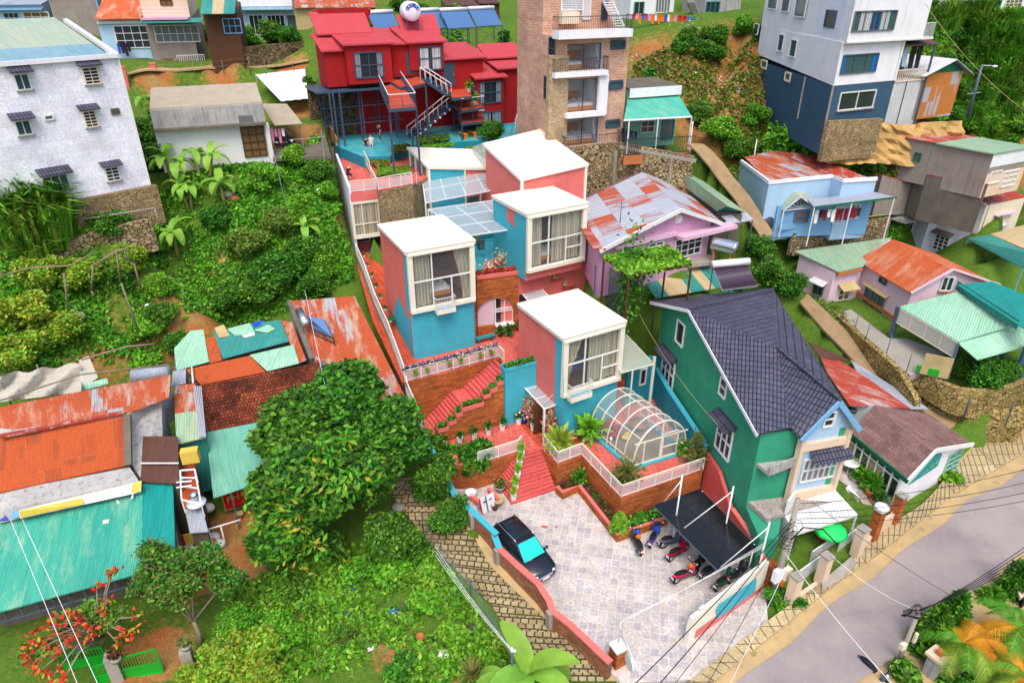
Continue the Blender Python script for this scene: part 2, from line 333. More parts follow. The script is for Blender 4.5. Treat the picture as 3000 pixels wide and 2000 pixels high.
rubble('stone_cladding',C(206,184,152),C(180,150,112),C(190,164,126),5.5,.03,.85,.0)
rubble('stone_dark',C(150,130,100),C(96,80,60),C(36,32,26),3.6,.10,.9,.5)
rubble('terrazzo',C(206,196,190),C(176,160,154),C(190,180,174),14,.02,.6,0)
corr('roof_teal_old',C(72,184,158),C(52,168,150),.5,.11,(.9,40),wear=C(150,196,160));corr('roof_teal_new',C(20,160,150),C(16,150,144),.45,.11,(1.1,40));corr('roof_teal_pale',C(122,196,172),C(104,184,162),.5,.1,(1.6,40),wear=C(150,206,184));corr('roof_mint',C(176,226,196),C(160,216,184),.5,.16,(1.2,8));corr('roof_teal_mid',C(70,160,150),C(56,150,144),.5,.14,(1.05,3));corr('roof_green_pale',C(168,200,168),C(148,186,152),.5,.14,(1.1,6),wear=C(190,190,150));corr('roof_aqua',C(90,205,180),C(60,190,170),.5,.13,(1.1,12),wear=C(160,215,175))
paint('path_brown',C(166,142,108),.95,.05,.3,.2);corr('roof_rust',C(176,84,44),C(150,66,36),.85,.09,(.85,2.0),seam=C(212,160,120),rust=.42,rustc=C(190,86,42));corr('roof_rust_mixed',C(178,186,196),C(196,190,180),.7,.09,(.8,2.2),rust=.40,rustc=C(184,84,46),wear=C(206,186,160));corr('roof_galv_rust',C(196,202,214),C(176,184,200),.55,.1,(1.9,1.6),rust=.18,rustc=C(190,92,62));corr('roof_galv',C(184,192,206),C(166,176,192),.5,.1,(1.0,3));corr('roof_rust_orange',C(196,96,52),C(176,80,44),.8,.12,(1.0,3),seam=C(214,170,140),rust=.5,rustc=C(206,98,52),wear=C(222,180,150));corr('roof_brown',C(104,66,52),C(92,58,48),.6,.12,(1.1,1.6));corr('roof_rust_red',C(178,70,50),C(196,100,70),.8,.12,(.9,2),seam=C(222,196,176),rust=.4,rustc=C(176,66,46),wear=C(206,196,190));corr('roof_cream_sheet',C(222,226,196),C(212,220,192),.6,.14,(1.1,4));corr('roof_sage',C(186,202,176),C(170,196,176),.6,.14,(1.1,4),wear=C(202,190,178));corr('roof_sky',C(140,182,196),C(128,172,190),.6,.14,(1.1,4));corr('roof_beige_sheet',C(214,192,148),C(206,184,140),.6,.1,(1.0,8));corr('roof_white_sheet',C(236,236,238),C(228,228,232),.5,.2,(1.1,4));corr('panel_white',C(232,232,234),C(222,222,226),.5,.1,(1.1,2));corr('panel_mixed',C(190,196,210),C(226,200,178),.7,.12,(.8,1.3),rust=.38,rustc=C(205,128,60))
leaf('leaf_dark',[C(30,80,22),C(58,118,34),C(98,150,54),C(40,94,26)]);leaf('leaf_mid',[C(56,130,26),C(94,170,42),C(132,196,62),C(68,146,34)]);leaf('leaf_bright',[C(84,166,28),C(126,200,46),C(170,222,76),C(104,180,38)]);leaf('leaf_yellow',[C(150,165,40),C(190,190,50),C(110,150,40),C(205,170,60)]);leaf('leaf_olive',[C(86,110,44),C(128,140,66),C(150,140,80),C(96,124,44)]);leaf('leaf_grass',[C(52,112,26),C(92,152,40),C(134,176,58),C(118,134,56)]);leaf('leaf_dry',[C(170,140,84),C(190,164,104),C(140,108,62),C(160,150,70)]);leaf('leaf_banana',[C(78,158,40),C(126,196,66),C(160,210,84),C(96,176,52)],.4,.35);leaf('leaf_palm_gold',[C(236,160,30),C(245,185,50),C(210,140,30)]);leaf('leaf_vine',[C(110,160,40),C(150,190,60),C(190,205,80),C(90,150,40)])
leaf('petal_red',[C(200,30,30),C(235,60,45),C(215,40,60)]);leaf('petal_white',[C(240,240,238),C(250,235,225),C(238,225,215)]);leaf('petal_mixed',[C(200,30,40),C(245,235,225),C(235,190,90),C(225,60,50),C(250,225,200)]);leaf('petal_orange',[C(230,80,40),C(245,130,60),C(200,50,40)]);leaf('petal_purple',[C(120,80,150),C(160,110,180),C(90,90,140)]);leaf('bark_leaf_brown',[C(110,70,50),C(80,50,40),C(140,90,60)])
paint('bark',C(120,96,72),.9,.1,.3,.2,bump=.6);paint('bark_grey',C(150,138,116),.9,.1,.25,.2,bump=.5);paint('banana_stem',C(150,150,80),.7,.2,.3,.4)
def asphalt():
 t=NT('asphalt');p=t.pos();c=t.mix(t.ramp(t.noise(p,.35,5),[(.35,0),(.65,1)]),C(150,140,142),C(172,160,156));c=t.mix(1,c,t.ramp(t.noise(p,30,2),[(.3,.8),(.7,1.15)]),'MULTIPLY');t.bump(t.noise(p,60,2),.3,.01);return t.fin(c,.85,.2)
asphalt()
def vergem():
 t=NT('verge');p=t.pos();c=t.mix(t.ramp(t.noise(p,.8,5),[(.35,0),(.65,1)]),C(206,176,128),C(182,160,118));c=t.mix(t.ramp(t.noise(p,1.7,5),[(.58,0),(.7,.6)]),c,C(120,120,60));return t.fin(c,.9,.1)
vergem()
def groundm():
 t=NT('hillside');p=t.pos();at=t.new('ShaderNodeAttribute',attribute_name='soil')
 n=t.noise(p,.35,6,.65);n2=t.noise(p,2.2,5,.7)
 g=t.mix(n2,C(58,104,30,.7),C(120,150,58,.75));dry=t.mix(n2,C(150,118,66),C(188,150,96));red=t.mix(n2,C(150,84,44),C(196,130,76))
 s=t.mix(t.ramp(n,[(.42,0),(.6,1)]),dry,red)
 ad=t.new('ShaderNodeMath',operation='ADD');t.ln(at.outputs['Fac'],ad.inputs[0]);m=t.new('ShaderNodeMath',operation='MULTIPLY_ADD');t.ln(n2,m.inputs[0]);m.inputs[1].default_value=.8;m.inputs[2].default_value=-.4;t.ln(m.outputs[0],ad.inputs[1])
 c=t.mix(t.ramp(ad.outputs[0],[(.40,0),(.60,1)]),g,s);c=t.mix(1,c,t.ramp(t.noise(p,9,4),[(.3,.65),(.7,1.15)]),'MULTIPLY')
 t.bump(t.noise(p,5,4),.6,.12);return t.fin(c,.95,.1)
groundm()
def patio():
 t=NT('patio_teal');p=t.pos();c=t.mix(t.ramp(t.noise(p,.9,6,.7),[(.35,0),(.65,1)]),C(52,168,186),C(96,196,206));return t.fin(c,.35,.4)
patio()
# -- terrain
TP=[(0,2000,1),(250,1990,.9),(480,1940,.7),(0,1880,1),(300,1850,1),(520,1700,.8),(700,1990,.4),(1000,1990,-.1),(1350,1990,-.3),(1550,1990,-.4),
(700,1540,.9),(620,1640,.7),(760,1640,.5),(1000,1700,.2),(1200,1780,-.1),(850,1800,.3),(1180,1440,1.2),(1300,1580,.5),(1480,1830,-.2),(1650,1995,-.4),(1000,1300,2.2),(860,1380,1.6),
(1180,1180,4.4),(1050,1000,6.4),(1020,880,8.4),(900,860,8.8),(200,1300,6.2),(400,1300,5.2),(550,1300,4.0),
(650,900,9.3),(560,945,8.8),(480,1000,8.7),(200,1090,8.3),(0,1090,8.3),(300,950,10),(0,950,10.2),(100,800,12.3),(350,790,11.9),(560,800,11),(700,750,11.3),(850,750,10.9),(1000,720,10.7),(450,660,13.4),(250,690,13.4),(0,700,13.8),
(550,700,12.4),(480,570,15.2),(700,620,13.1),(850,600,12.9),(970,560,13.3),(900,480,15),(700,470,15.6),(560,420,16.4),(430,350,17.5),(820,380,16.8),(900,330,17.4),(880,440,15.8),
(450,228,20.5),(860,195,21),(650,205,20.7),(600,130,22.5),(350,168,21.6),(750,110,22.8),(480,290,18.6),(700,260,19),
(1950,230,20.2),(1900,400,17.2),(2150,420,17),(2100,300,19),(2000,200,21),(1900,130,23),(2100,60,25.2),(2195,150,22.6),(2230,190,22.0),(2290,250,20.9),(2360,320,19.6),(2420,352,18.7),(2500,352,18.6),(2400,490,15.4),(2280,480,15.6),
(2600,372,18.5),(2750,335,19),(2700,372,18.3),(2560,440,15.8),(2620,480,15.2),(2900,330,19),(2950,200,21.5),(2800,100,24),(3000,50,25.5),(2700,60,25.3),(2950,420,16.5),(3000,500,15.2),(2850,370,18),
(300,0,26.8),(0,0,26.8),(700,0,26.8),(1100,15,26.6),(1300,60,24.5),(1450,30,25.2),(1900,0,26.6),(2300,0,26.5),(2800,0,27),(3000,0,27),
(1840,565,13.4),(2000,560,13.2),(2040,450,16.3),(2130,560,13.8),(2230,640,12),(2218,690,10.2),(2300,722,9.8),(2500,700,9.8),(2150,720,10.3),(2250,850,8),(2130,800,9.3),(1950,760,10.2),(1850,900,8),
(2370,880,6.5),(2500,1000,5.2),(2650,1130,3.6),(2800,1250,2.2),(2850,1320,1.6),(2480,925,5.6),(2600,960,5.7),(2700,1040,5.2),(2850,1085,5.2),(2900,1060,5.3),(3000,1080,5.4),(2850,830,7),(2950,900,6.4),(3000,780,8),
(2250,1800,-.1),(2350,1720,.1),(2600,1500,.5),(2480,1450,1.5),(2800,1420,.9),
(2650,1950,-.4),(2850,1750,-.1),(3000,1600,.4),(2950,1950,-.8)]
TPW=[Pw(x,y,z) for x,y,z in TP]+[Vector(p) for p in((-90,150,44),(0,150,42),(90,150,44),(-100,90,30),(100,90,31),(0,10,-.8),(-30,14,.2),(30,10,-1),(-60,34,3),(60,30,2.5),(-70,60,17),(70,60,12),(0,-8,-1),(0,200,54),(-4,70,15),(5,73,15),(-10,92,22),(0,100,24.5))]
def _fit(pts,lam=.25):
 A=np.array([(p[0],p[1]) for p in pts])/20;z=np.array([p[2]for p in pts]);n=len(A)
 d=((A[:,None]-A[None])**2).sum(-1);K=np.where(d>0,.5*d*np.log(d+1e-12),0)+lam*.02*np.eye(n)
 Pm=np.c_[np.ones(n),A];L=np.r_[np.c_[K,Pm],np.c_[Pm.T,np.zeros((3,3))]];w=np.linalg.solve(L,np.r_[z,0,0,0])
 return A,w
_A,_w=_fit(TPW)
def tps(X,Y):
 q=np.stack([np.asarray(X,float).ravel(),np.asarray(Y,float).ravel()],1)/20;out=np.empty(len(q))
 for i in rg(0,len(q),8000):
  b=q[i:i+8000];d=((b[:,None]-_A[None])**2).sum(-1);out[i:i+8000]=np.where(d>0,.5*d*np.log(d+1e-12),0)@_w[:-3]+np.c_[np.ones(len(b)),b]@_w[-3:]
 return out
def inpoly(X,Y,poly):
 r=np.zeros(X.shape,bool);n=len(poly)
 for i in rg(n):
  x1,y1=poly[i][0],poly[i][1];x2,y2=poly[(i+1)%n][0],poly[(i+1)%n][1]
  c=((y1>Y)!=(y2>Y));r^=c&(X<(x2-x1)*(Y-y1)/((y2-y1) if y2!=y1 else 1e-9)+x1)
 return r
RA,RB=-.42,.05
def PR(r,x,y,dz=0):
 d=ray(r,x,y);t=(RA+dz-CAM_H)/(d.z-RB*d.x);return v3((t*d.x,t*d.y,CAM_H+t*d.z))
road_up=[PR('m',1640,1900),PR('m',2352,1310),PR('n',1100,730+60),PR('n',1800,260),PR('n',2352,-90)]
kerb_in=[PR('m',1000,2150),PR('m',1640,1540),PR('m',2220,1095),PR('n',900,730),PR('n',1300,380),PR('n',1600,190),PR('t',1700,900),PR('t',2352,560)]
kerb_out=[PR('m',1250,2200),PR('m',1700,1568+80),PR('m',2352,1080+50),PR('n',800,900),PR('n',1200,610),PR('n',1560,330),PR('n',1800,140),PR('n',2352,-190)]
road_dn=[PR('n',950,1700),PR('n',1330,1400),PR('n',1550,1130),PR('n',1900,900),PR('n',2352,590),PR('n',2900,280)]
FLAT=[]
def flat(poly,z):FLAT.append(([(p[0],p[1]) for p in poly],z))
# -- levels of the terraced guest house
ZT,ZP,ZU,ZC=2.0,5.4,10.1,15.5
lot_fl=PR('m',1095,1568);lot_f1=PR('m',1640,1540);lot_fr=PR('m',2220,1095)
lw=[(5.35,22.0),(2.1,25.6),(0.6,27.45),(-.87,29.58),(-2.2,31.2),(-3.56,32.96),(-4.71,35.72),(-5.95,37.9)]
rw=[(13.95,27.0),(13.45,30.0),(12.35,34.9)]
T1=Pi(1035,875,2.9);T2=Pi(1140,1000,2.9);T3=Pi(1305,940,2.9);T4=Pi(1580,1230,2.9);T5=Pi(2150,1040,2.9)
flat([lot_fl,lot_fr,(14.2,27.2),(13.8,30),(12.6,36),(4,40),(-5.5,38.2),(-3.8,33),(-1,29.3),(2,25.3)],-.4)
flat([(-5.6,38.6),(-4.2,34.5),(2,34),(12.6,33),(13.2,47),(-1.0,45.0),(-7.6,41)],-.3+ZT)
flat([(-7.9,40.5),(0,44.6),(13,50),(12,58),(-9,52),(-13.5,55)],ZP-.4)
flat([(-9,48.5),(-3,46.5),(8,50.5),(8,62),(-13,60)],ZP+1.5)
flat([(-13.6,54),(-11,54.8),(-16,70),(-18.8,69)],8.0)
flat([(-11,57),(8,57),(8,68),(-17.5,68)],ZU-.5)
flat([(-18,66),(2,66),(3,79),(-20,80)],ZC-.6)
flat([(4,56),(11,59),(9,74),(2,72)],16.2)
# -- ground sheet, street, lane
road_poly=[*kerb_out,*reversed(road_dn)]
GX=np.arange(-110,110.1,.8);GY=np.r_[np.arange(4,100,.8),np.arange(100,230,4)]
XX,YY=np.meshgrid(GX,GY);ZZ=tps(XX,YY).reshape(XX.shape)
rngn=np.random.default_rng(3)
def vnoise(X,Y,s,seed):
 r=np.random.default_rng(seed);T=r.random((64,64));x=X/s;y=Y/s;xi=np.floor(x).astype(int);yi=np.floor(y).astype(int);fx=x-xi;fy=y-yi;fx=fx*fx*(3-2*fx);fy=fy*fy*(3-2*fy)
 g=lambda a,b:T[a%64,b%64]
 return(g(xi,yi)*(1-fx)+g(xi+1,yi)*fx)*(1-fy)+(g(xi,yi+1)*(1-fx)+g(xi+1,yi+1)*fx)*fy
ZZ+=(vnoise(XX,YY,2.2,1)-.5)*.28+(vnoise(XX,YY,.9,2)-.5)*.12
RZ=RA+RB*XX
street=[*kerb_in,*[(p.x+3,p.y-3) for p in reversed(road_dn)]]
m=inpoly(XX,YY,street);ZZ=np.where(m,RZ-.45,ZZ)
for poly,z in FLAT:
 k=inpoly(XX,YY,poly);ZZ=np.where(k,np.minimum(ZZ,z),ZZ)
def TH(x,y):
 i=min(max(np.searchsorted(GX,x)-1,0),len(GX)-2);j=min(max(np.searchsorted(GY,y)-1,0),len(GY)-2)
 a=(x-GX[i])/(GX[i+1]-GX[i]);b=(y-GY[j])/(GY[j+1]-GY[j])
 return(ZZ[j,i]*(1-a)+ZZ[j,i+1]*a)*(1-b)+(ZZ[j+1,i]*(1-a)+ZZ[j+1,i+1]*a)*b
def G(r,x,y,tmin=15,tmax=190):
 d=ray(r,x,y);t=tmin;st=.6;prev=None
 while t<tmax:
  p=v3((0,0,CAM_H))+d*t
  if p.z<TH(p.x,p.y):
   lo,hi=t-st,t
   for _ in rg(12):
    mid=(lo+hi)/2;q=v3((0,0,CAM_H))+d*mid
    if q.z<TH(q.x,q.y):hi=mid
    else:lo=mid
   q=v3((0,0,CAM_H))+d*hi;return v3((q.x,q.y,TH(q.x,q.y)))
  t+=st
 return v3((0,0,CAM_H))+d*tmax
def strip(mb,A,B,dz=0,m=0):
 for i in rg(len(A)-1):mb.poly([A[i]+U*dz,A[i+1]+U*dz,B[i+1]+U*dz,B[i]+U*dz],m)
def resample(pts,n):
 L=[0]
 for i in rg(1,len(pts)):L.append(L[-1]+(pts[i]-pts[i-1]).length)
 out=[]
 for k in rg(n):
  t=L[-1]*k/(n-1);i=max(j for j in rg(len(L)) if L[j]<=t+1e-9);i=min(i,len(pts)-2);out.append(pts[i].lerp(pts[i+1],(t-L[i])/max(L[i+1]-L[i],1e-9)))
 return out
n=24;ki,ko,rd=resample(kerb_in,n),resample(kerb_out,n),resample(road_dn,n)
for a in(ki,ko,rd):
 for p in a:p.z=RA+RB*p.x
vg=MB();out=[p+v3((1.6,-1.6,-.03)) for p in rd];strip(vg,ki,out,-.02);struct(vg,'road_verge','verge')
ru=[ko[i].lerp(rd[i],.17+.03*sin(i*1.3)) for i in rg(n)]
rdn=[ko[i].lerp(rd[i],.985-.03*sin(i*.9)) for i in rg(n)]
rb=MB();strip(rb,ru,rdn,.005);struct(rb,'road','asphalt')
sw=MB()
for i in rg(n-1):
 a,b,c,d=ki[i],ki[i+1],ko[i+1],ko[i];sw.sl([a+U*.10,b+U*.10,c+U*.10,d+U*.10],.2)
struct(sw,'sidewalk','slab_walk')
dr=MB();nn=n*4
kk=resample([p+U*.105 for p in ki],64);oo=resample([p+U*.105 for p in ko],64)
for i in rg(64):dr.bar(kk[i].lerp(oo[i],.08),kk[i].lerp(oo[i],.96),.05,.012)
struct(dr,'sidewalk_joints','concrete_dark')
lane_r=[G('w',1780,1999),G('m',560,1140),G('m',100,690),G('i',560,1568),G('i',330,1330),G('i',180,1200)]
lane_l=[G('w',1590,1999),G('l',1930,980),G('l',1500,560),G('l',1240,250),G('l',1150,120),G('i',30,1180)]
LR,LL=resample(lane_r,30),resample(lane_l,30)
def drape(p,dz):return v3((p.x,p.y,TH(p.x,p.y)+dz))
ln=MB();kb=MB()
for i in rg(29):
 for j in rg(4):
  q4=[LR[i].lerp(LL[i],j/4),LR[i].lerp(LL[i],(j+1)/4),LR[i+1].lerp(LL[i+1],(j+1)/4),LR[i+1].lerp(LL[i+1],j/4)]
  zz=[.5*(TH(*LR[k].xy)+TH(*LL[k].xy))+.14 for k in(i,i,i+1,i+1)]
  ln.poly([v3((v.x,v.y,z)) for v,z in zip(q4,zz)])
 zr=[.5*(TH(*LR[k].xy)+TH(*LL[k].xy))+.15 for k in(i,i+1)]
 a,b=LR[i],LR[i+1];o=(a-LL[i]).normalized()*1.0;o.z=0
 kb.poly([v3((a.x,a.y,zr[0])),v3((b.x,b.y,zr[1])),v3((b.x+o.x,b.y+o.y,zr[1]+.02)),v3((a.x+o.x,a.y+o.y,zr[0]+.02))])
struct(ln,'lane','cobble_lane');struct(kb,'lane_edge','verge')
PATHS=[]
def path(name,rpts,lpts,mat,dz=.10,n=20):
 A=resample([G(*p) for p in rpts],n);B=resample([G(*p) for p in lpts],n);mb=MB()
 for i in rg(n-1):
  z=[max(TH(*A[k].xy),TH(*B[k].xy))+dz for k in(i,i+1)]
  PATHS.append(([A[i],A[i+1],B[i+1],B[i]],min(z)-.16))
  mb.sl([v3((A[i].x,A[i].y,z[0])),v3((A[i+1].x,A[i+1].y,z[1])),v3((B[i+1].x,B[i+1].y,z[1])),v3((B[i].x,B[i].y,z[0]))],.16)
 return struct(mb,name,mat)
pa=[Ph(*k) for k in((490,170,6.8),(720,395,5.8),(882,545,5.25),(1100,745,4.4),(1323,955,3.6),(1560,1130,2.8),(1790,1290,2.2))];pb=[Ph(*k) for k in((420,250,6.7),(620,480,5.75),(780,640,5.2),(980,850,4.35),(1200,1060,3.5),(1440,1230,2.7),(1600,1400,2.15))]
def strips(name,A,B,mat,n=20):
 A,B=resample(A,n),resample(B,n);mb=MB()
 for i in rg(n-1):
  q4=[A[i],A[i+1],B[i+1],B[i]];z=(A[i].z+B[i].z)/2;z2=(A[i+1].z+B[i+1].z)/2;mb.sl([v3((v.x,v.y,k)) for v,k in zip(q4,(z,z2,z2,z))],.2);c=sum(q4,Vector())/4;PATHS.append(([c+(v-c)*1.5 for v in q4],min(z,z2)-.16))
 return struct(mb,name,mat)
strips('path',pa,pb,'path_brown')
path('footpath',[('w',375,248),('w',560,230),('w',700,215),('w',905,190)],[('w',380,215),('w',560,200),('w',700,192),('w',905,176)],'verge')
path('hill_path',[('w',2010,440),('w',2110,540),('w',2190,640),('w',2230,700)],[('w',2060,425),('w',2150,525),('w',2225,620),('w',2265,690)],'path_brown')
yd=MB();yd.sl(Q('h',720,350,5.75,860,310,5.75,1190,560,5.7,1330,560,5.7,1720,700,5.5,1500,830,5.3,1370,880,5.2,1000,590,5.5),.5);struct(yd,'yard','concrete')
lot=MB();lot.sl([lot_fl,lot_f1,lot_fr,v3((14.2,27.3,0)),v3((13.7,30,0)),v3((12.4,36.5,0)),v3((0,39,0)),v3((-5.4,38,0)),v3((-3.6,33,0)),v3((-.8,29.5,0)),v3((2.1,25.5,0))],.35);struct(lot,'parking_court','paver_lot')
st=MB()
for(x,y,s) in((510,372,.22),(600,372,.12)):
 c=Pm(x,y,.004);st.poly([c+v3((s*(1+.3*sin(k*2.1))*cos(k*.7),.6*s*(1+.25*cos(k*1.7))*sin(k*.7),0)) for k in rg(9)])
tag(st.B('paint_stain','coral_deep'),'red paint stain on the grey paved parking court','stain')
# -- terraced guest house
def H(p,z):return v3((p[0],p[1],z))
def railing(label,path,h=.95,mat='cream',infill='glass_rail',step=1.2,group='white railings of the guest house',bars=0):
 t=T('railing',label,'railing',path[0],group);fr=MB();pn=MB()
 for i in rg(len(path)-1):
  a,b=Vector(path[i]),Vector(path[i+1]);L=(b-a).length;k=max(1,round(L/step))
  fr.bar(a+U*h,b+U*h,.07,.05);fr.bar(a+U*.12,b+U*.12,.05,.04);fr.bar(a+U*(h-.14),b+U*(h-.14),.03,.03)
  for j in rg(k+1):
   p=a.lerp(b,j/k);fr.bar(p,p+U*h,.055)
  for j in rg(bars*k):
   p=a.lerp(b,(j+.5)/(bars*k));fr.bar(p+U*.12,p+U*h,.018)
  if infill:pn.poly([a+U*.14,b+U*.14,b+U*(h-.15),a+U*(h-.15)])
 fr.B('frame',mat,t)
 if infill:pn.B('infill_panel',infill,t)
 return t
cap=[('i',200,870,3.3),('i',330,1080,2.25),('i',430,1290,2.0),('i',560,1410,1.95),('i',720,1560,1.9),('m',110,390,1.8),('m',165,535,1.55),('m',300,660,1.5),('m',460,800,1.5),('m',545,930,1.2),('m',570,1010,1.08),('m',700,1110,1.0),('m',1015,1405,1.0)]
cp=[P(*c) for c in cap];cz=[c[3]for c in cap]
t=T('boundary_wall','wavy topped brick wall between parking court and cobbled lane','wall',cp[6])
MB().wall(cp,[z-.1 for z in cz],[-.6]*len(cp),.26).B('brickwork','brick_wall_dull',t)
MB().wall(cp[:7],cz[:7],[z-.1 for z in cz[:7]],.36).B('coping','turquoise',t)
MB().wall(cp[6:],cz[6:],[z-.1 for z in cz[6:]],.36).B('coping','coral',t)
pm=MB()
for k in(1,3,6,10):pm.box((cp[k].x-.1,cp[k].y-.05,cz[k]/2-.3),.36,.36,cz[k]+.5,28)
pm.B('pier','concrete',t)
t=T('gate_pillar','orange brick pillar with white cap at the parking court entrance','pillar',(5.2,22.2,0))
MB().box((5.2,22.2,.45),.62,.62,1.3,28).B('shaft','brick_orange',t);MB().box((5.2,22.2,1.14),.72,.72,.1,28).B('cap','white',t)
t=T('hanging_sign','round white sign hanging from a white bracket pole on the pillar','sign',(5.2,22.35,1.19))
pt=v3((5.2,22.35,1.19));q.tu([pt,pt+U*1.5],.035,8);tp=pt+U*.95;e=Pp(1465,1537,2.0);q.tu([tp,e],.03,6);q.tu([pt+U*.6,tp.lerp(e,.6)],.02,6);q.tu([tp+U*.15,tp.lerp(e,.7)],.02,6);q.B('bracket','white',t)
sc=tp.lerp(e,.62)-U*.62;d=(e-tp);d.z=0;d.normalize()
ring=[sc+d*.42*cos(2*math.pi*k/20)+U*.42*sin(2*math.pi*k/20) for k in rg(20)];nn=d.cross(U)*.05
q.add([p+nn for p in ring]+[p-nn for p in ring],[tuple(rg(20)),tuple(rg(39,19,-1))]+[(k,(k+1)%20,20+(k+1)%20,20+k) for k in rg(20)]);q.B('sign_board','lamp_white',t)
for s in(1,-1):q.add([sc+nn*1.06*s+d*.3*cos(2*math.pi*k/20)+U*.3*sin(2*math.pi*k/20) for k in rg(20)],[tuple(rg(20))])
q.B('sign_face','lilac_white',t)
q.tu([tp.lerp(e,.62),sc+U*.42],.012,5);q.B('hanger','steel_grey',t)
A=Pm(1600,1268,0);B=Pm(2180,850,0);ax=(B-A).normalized();bk=v3((-ax.y,ax.x,0))
t=T('sign_wall','slanted cream roadside sign wall with blank turquoise board and coral base','wall',A)
L=(B-A).length;top=[(0,1.0),(.12,1.75),(L*.55,2.0),(L,2.1)]
fr=[A+ax*s+U*z for s,z in[(0,.02),(L,.02)]+top[::-1]];bb=[p+bk*.22 for p in fr];N=len(fr)
q.add(fr+bb,[tuple(rg(N)),tuple(rg(2*N-1,N-1,-1))]+[(i,(i+1)%N,N+(i+1)%N,N+i) for i in rg(N)]);q.B('wall_body','cream',t)
q.add([A+ax*.55+U*.0-bk*.02,A+ax*L-bk*.02,A+ax*L+U*.3-bk*.02,A+ax*2.2+U*.62-bk*.02,A+ax*.55+U*.62-bk*.02],[(0,1,2,3,4)]);q.box(A+ax*(.55+L)/2+U*.31-bk*.0,.01,.01,.01);q.B('base_band','coral',t)
def rr(u0,v0,u1,v1,cut):return[(u0+cut,v0),(u1-cut*.3,v0),(u1,v0+cut),(u1-cut*.4,v1),(u0+cut*.6,v1),(u0,v1-cut)]
ff=[A+ax*u+U*v-bk*.03 for u,v in rr(1.9,.42,5.2,1.5,.3)];bb=[p-bk*.04 for p in ff];N=6
q.add(bb+ff,[tuple(rg(N)),tuple(rg(2*N-1,N-1,-1))]+[(i,(i+1)%N,N+(i+1)%N,N+i) for i in rg(N)]);q.B('board','turquoise',t)
q.box(A+ax*.85+U*1.95+bk*.1,.35,.14,.18,33);q.B('lamp_bracket','white',t)
t=T('boundary_wall','coral painted wall separating parking court from green house','wall',H(rw[0],0))
rp=[(14.1,27.0),(13.75,29.2),(13.2,31.2),(12.8,33.2),(12.5,34.9)]
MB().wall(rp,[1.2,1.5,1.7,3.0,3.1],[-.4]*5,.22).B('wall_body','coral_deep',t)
MB().wall(rp[:3],[1.32,1.62,1.82],[1.2,1.5,1.7],.28).B('coping','coral',t)
q.box((14.12,26.95,.75),.5,.5,2.1,20);tag(q.B('gate_pillar','brick_orange'),'brick pillar at the right end of the roadside sign wall','pillar')
t=T('motorbike_shelter','smoky black sheet canopy over parked motorbikes','canopy',Pm(1700,400,0))
c=Q('m',1345,205,2.35,1700,80,2.75,2140,530,2.75,1830,695,2.35)
q.sl(c,.02);q.B('sheet','glass_smoke',t)
for i in rg(7):q.bar(c[0].lerp(c[3],i/6)-U*.05,c[1].lerp(c[2],i/6)-U*.05,.04,.06)
for s in(0,.5,1):q.bar(c[0].lerp(c[1],s)-U*.06,c[3].lerp(c[2],s)-U*.06,.06,.08)
q.B('rafters','steel_grey',t)
for(x1,y1),(x2,y2) in(((1425,180),(1560,15)),((1580,380),(1950,100)),((1860,680),(2225,375))):
 a=PV('m',x1,y1,c[0],c[3]);MB().tu([a,Pm(x2,y2,5.0)],.03,6).B('tie_rod','white',t)
for(x,y) in((1950,100),(2225,375),(1560,15)):
 p=Pm(x,y,5.0);q.tu([(p.x,p.y,-.1),(p.x,p.y,5.35)],.05,8)
for s in(.05,.5,.95):
 p=c[1].lerp(c[2],s);q.tu([(p.x,p.y,0),(p.x,p.y,p.z)],.04,6)
q.B('post','white',t)
A1=Pi(1020,968,2.0);L0=v3((.45,36.38,ZT));tz=lambda p:H(p,ZT)
tp_=[tz(A1),tz(T2),tz(T3),tz(T4),tz(T5),v3((12.95,37,ZT)),v3((13.0,46,ZT)),v3((-1.2,44.5,ZT)),v3((-7.0,40.6,ZT)),v3((-5.75,37.6,ZT)),v3((-4.72,35.05,ZT)),v3((-2.3,35.04,ZT)),L0]
t=T('terrace','raised entrance terrace with orange brick sides and coral tiles','',tz(T4))
MB().pr(tp_,-.3,ZT-.05).B('retaining_wall','brick_orange',t)
MB().sl([p+U*.002 for p in tp_],.05).B('floor','tile_coral',t)
q.sl(Q('i',870,800,ZT+.008,1010,965,ZT+.008,1170,960,ZT+.008,1120,900,ZT+.008,1010,780,ZT+.008),.006);q.sl(Q('i',1180,955,ZT+.008,1390,905,ZT+.008,1370,880,ZT+.008,1170,935,ZT+.008),.006);q.B('wet_tiles','tile_coral_wet',t)
tl=lambda p:v3((p[0],p[1],ZT))
railing('white railing zigzagging around the glass conservatory terrace',[tl(T1)+v3((.05,-.03,0)),tl(T2),tl(T3),tl(T4),tl(T5)])
railing('short white railing left of the front steps above the bushes',[v3((-2.2,35.1,ZT)),v3((.42,36.42,ZT)),v3((.62,36.9,ZT))])
S0=Pi(820,1360,0);su=v3((cos(radians(25.9)),sin(radians(25.9)),0));sv=v3((-su.y,su.x,0))
for k in rg(12):
 f=2.24*k/12;l=1.78*k/12;z1=ZT*(k+1)/12.5;z0=-.1
 a=S0+su*l+sv*f;b=S0+su*3.25+sv*f;c2=S0+su*3.25+sv*2.6;d=S0+su*l+sv*2.42
 q.pr([H(a,z1),H(b,z1),H(c2,z1),H(d,z1)],z0)
one(q,'front_stairs','step_coral','coral front stairs wrapping down from terrace to parking court','stairs')
cur=[('m',607,62),('m',648,105),('m',778,58),('m',1072,430),('m',1445,300)];cw=[P(r,x,y,.55) for r,x,y in cur]
t=T('planter_bed','low coral curb planting bed zigzagging below the terrace wall','planter',cw[3])
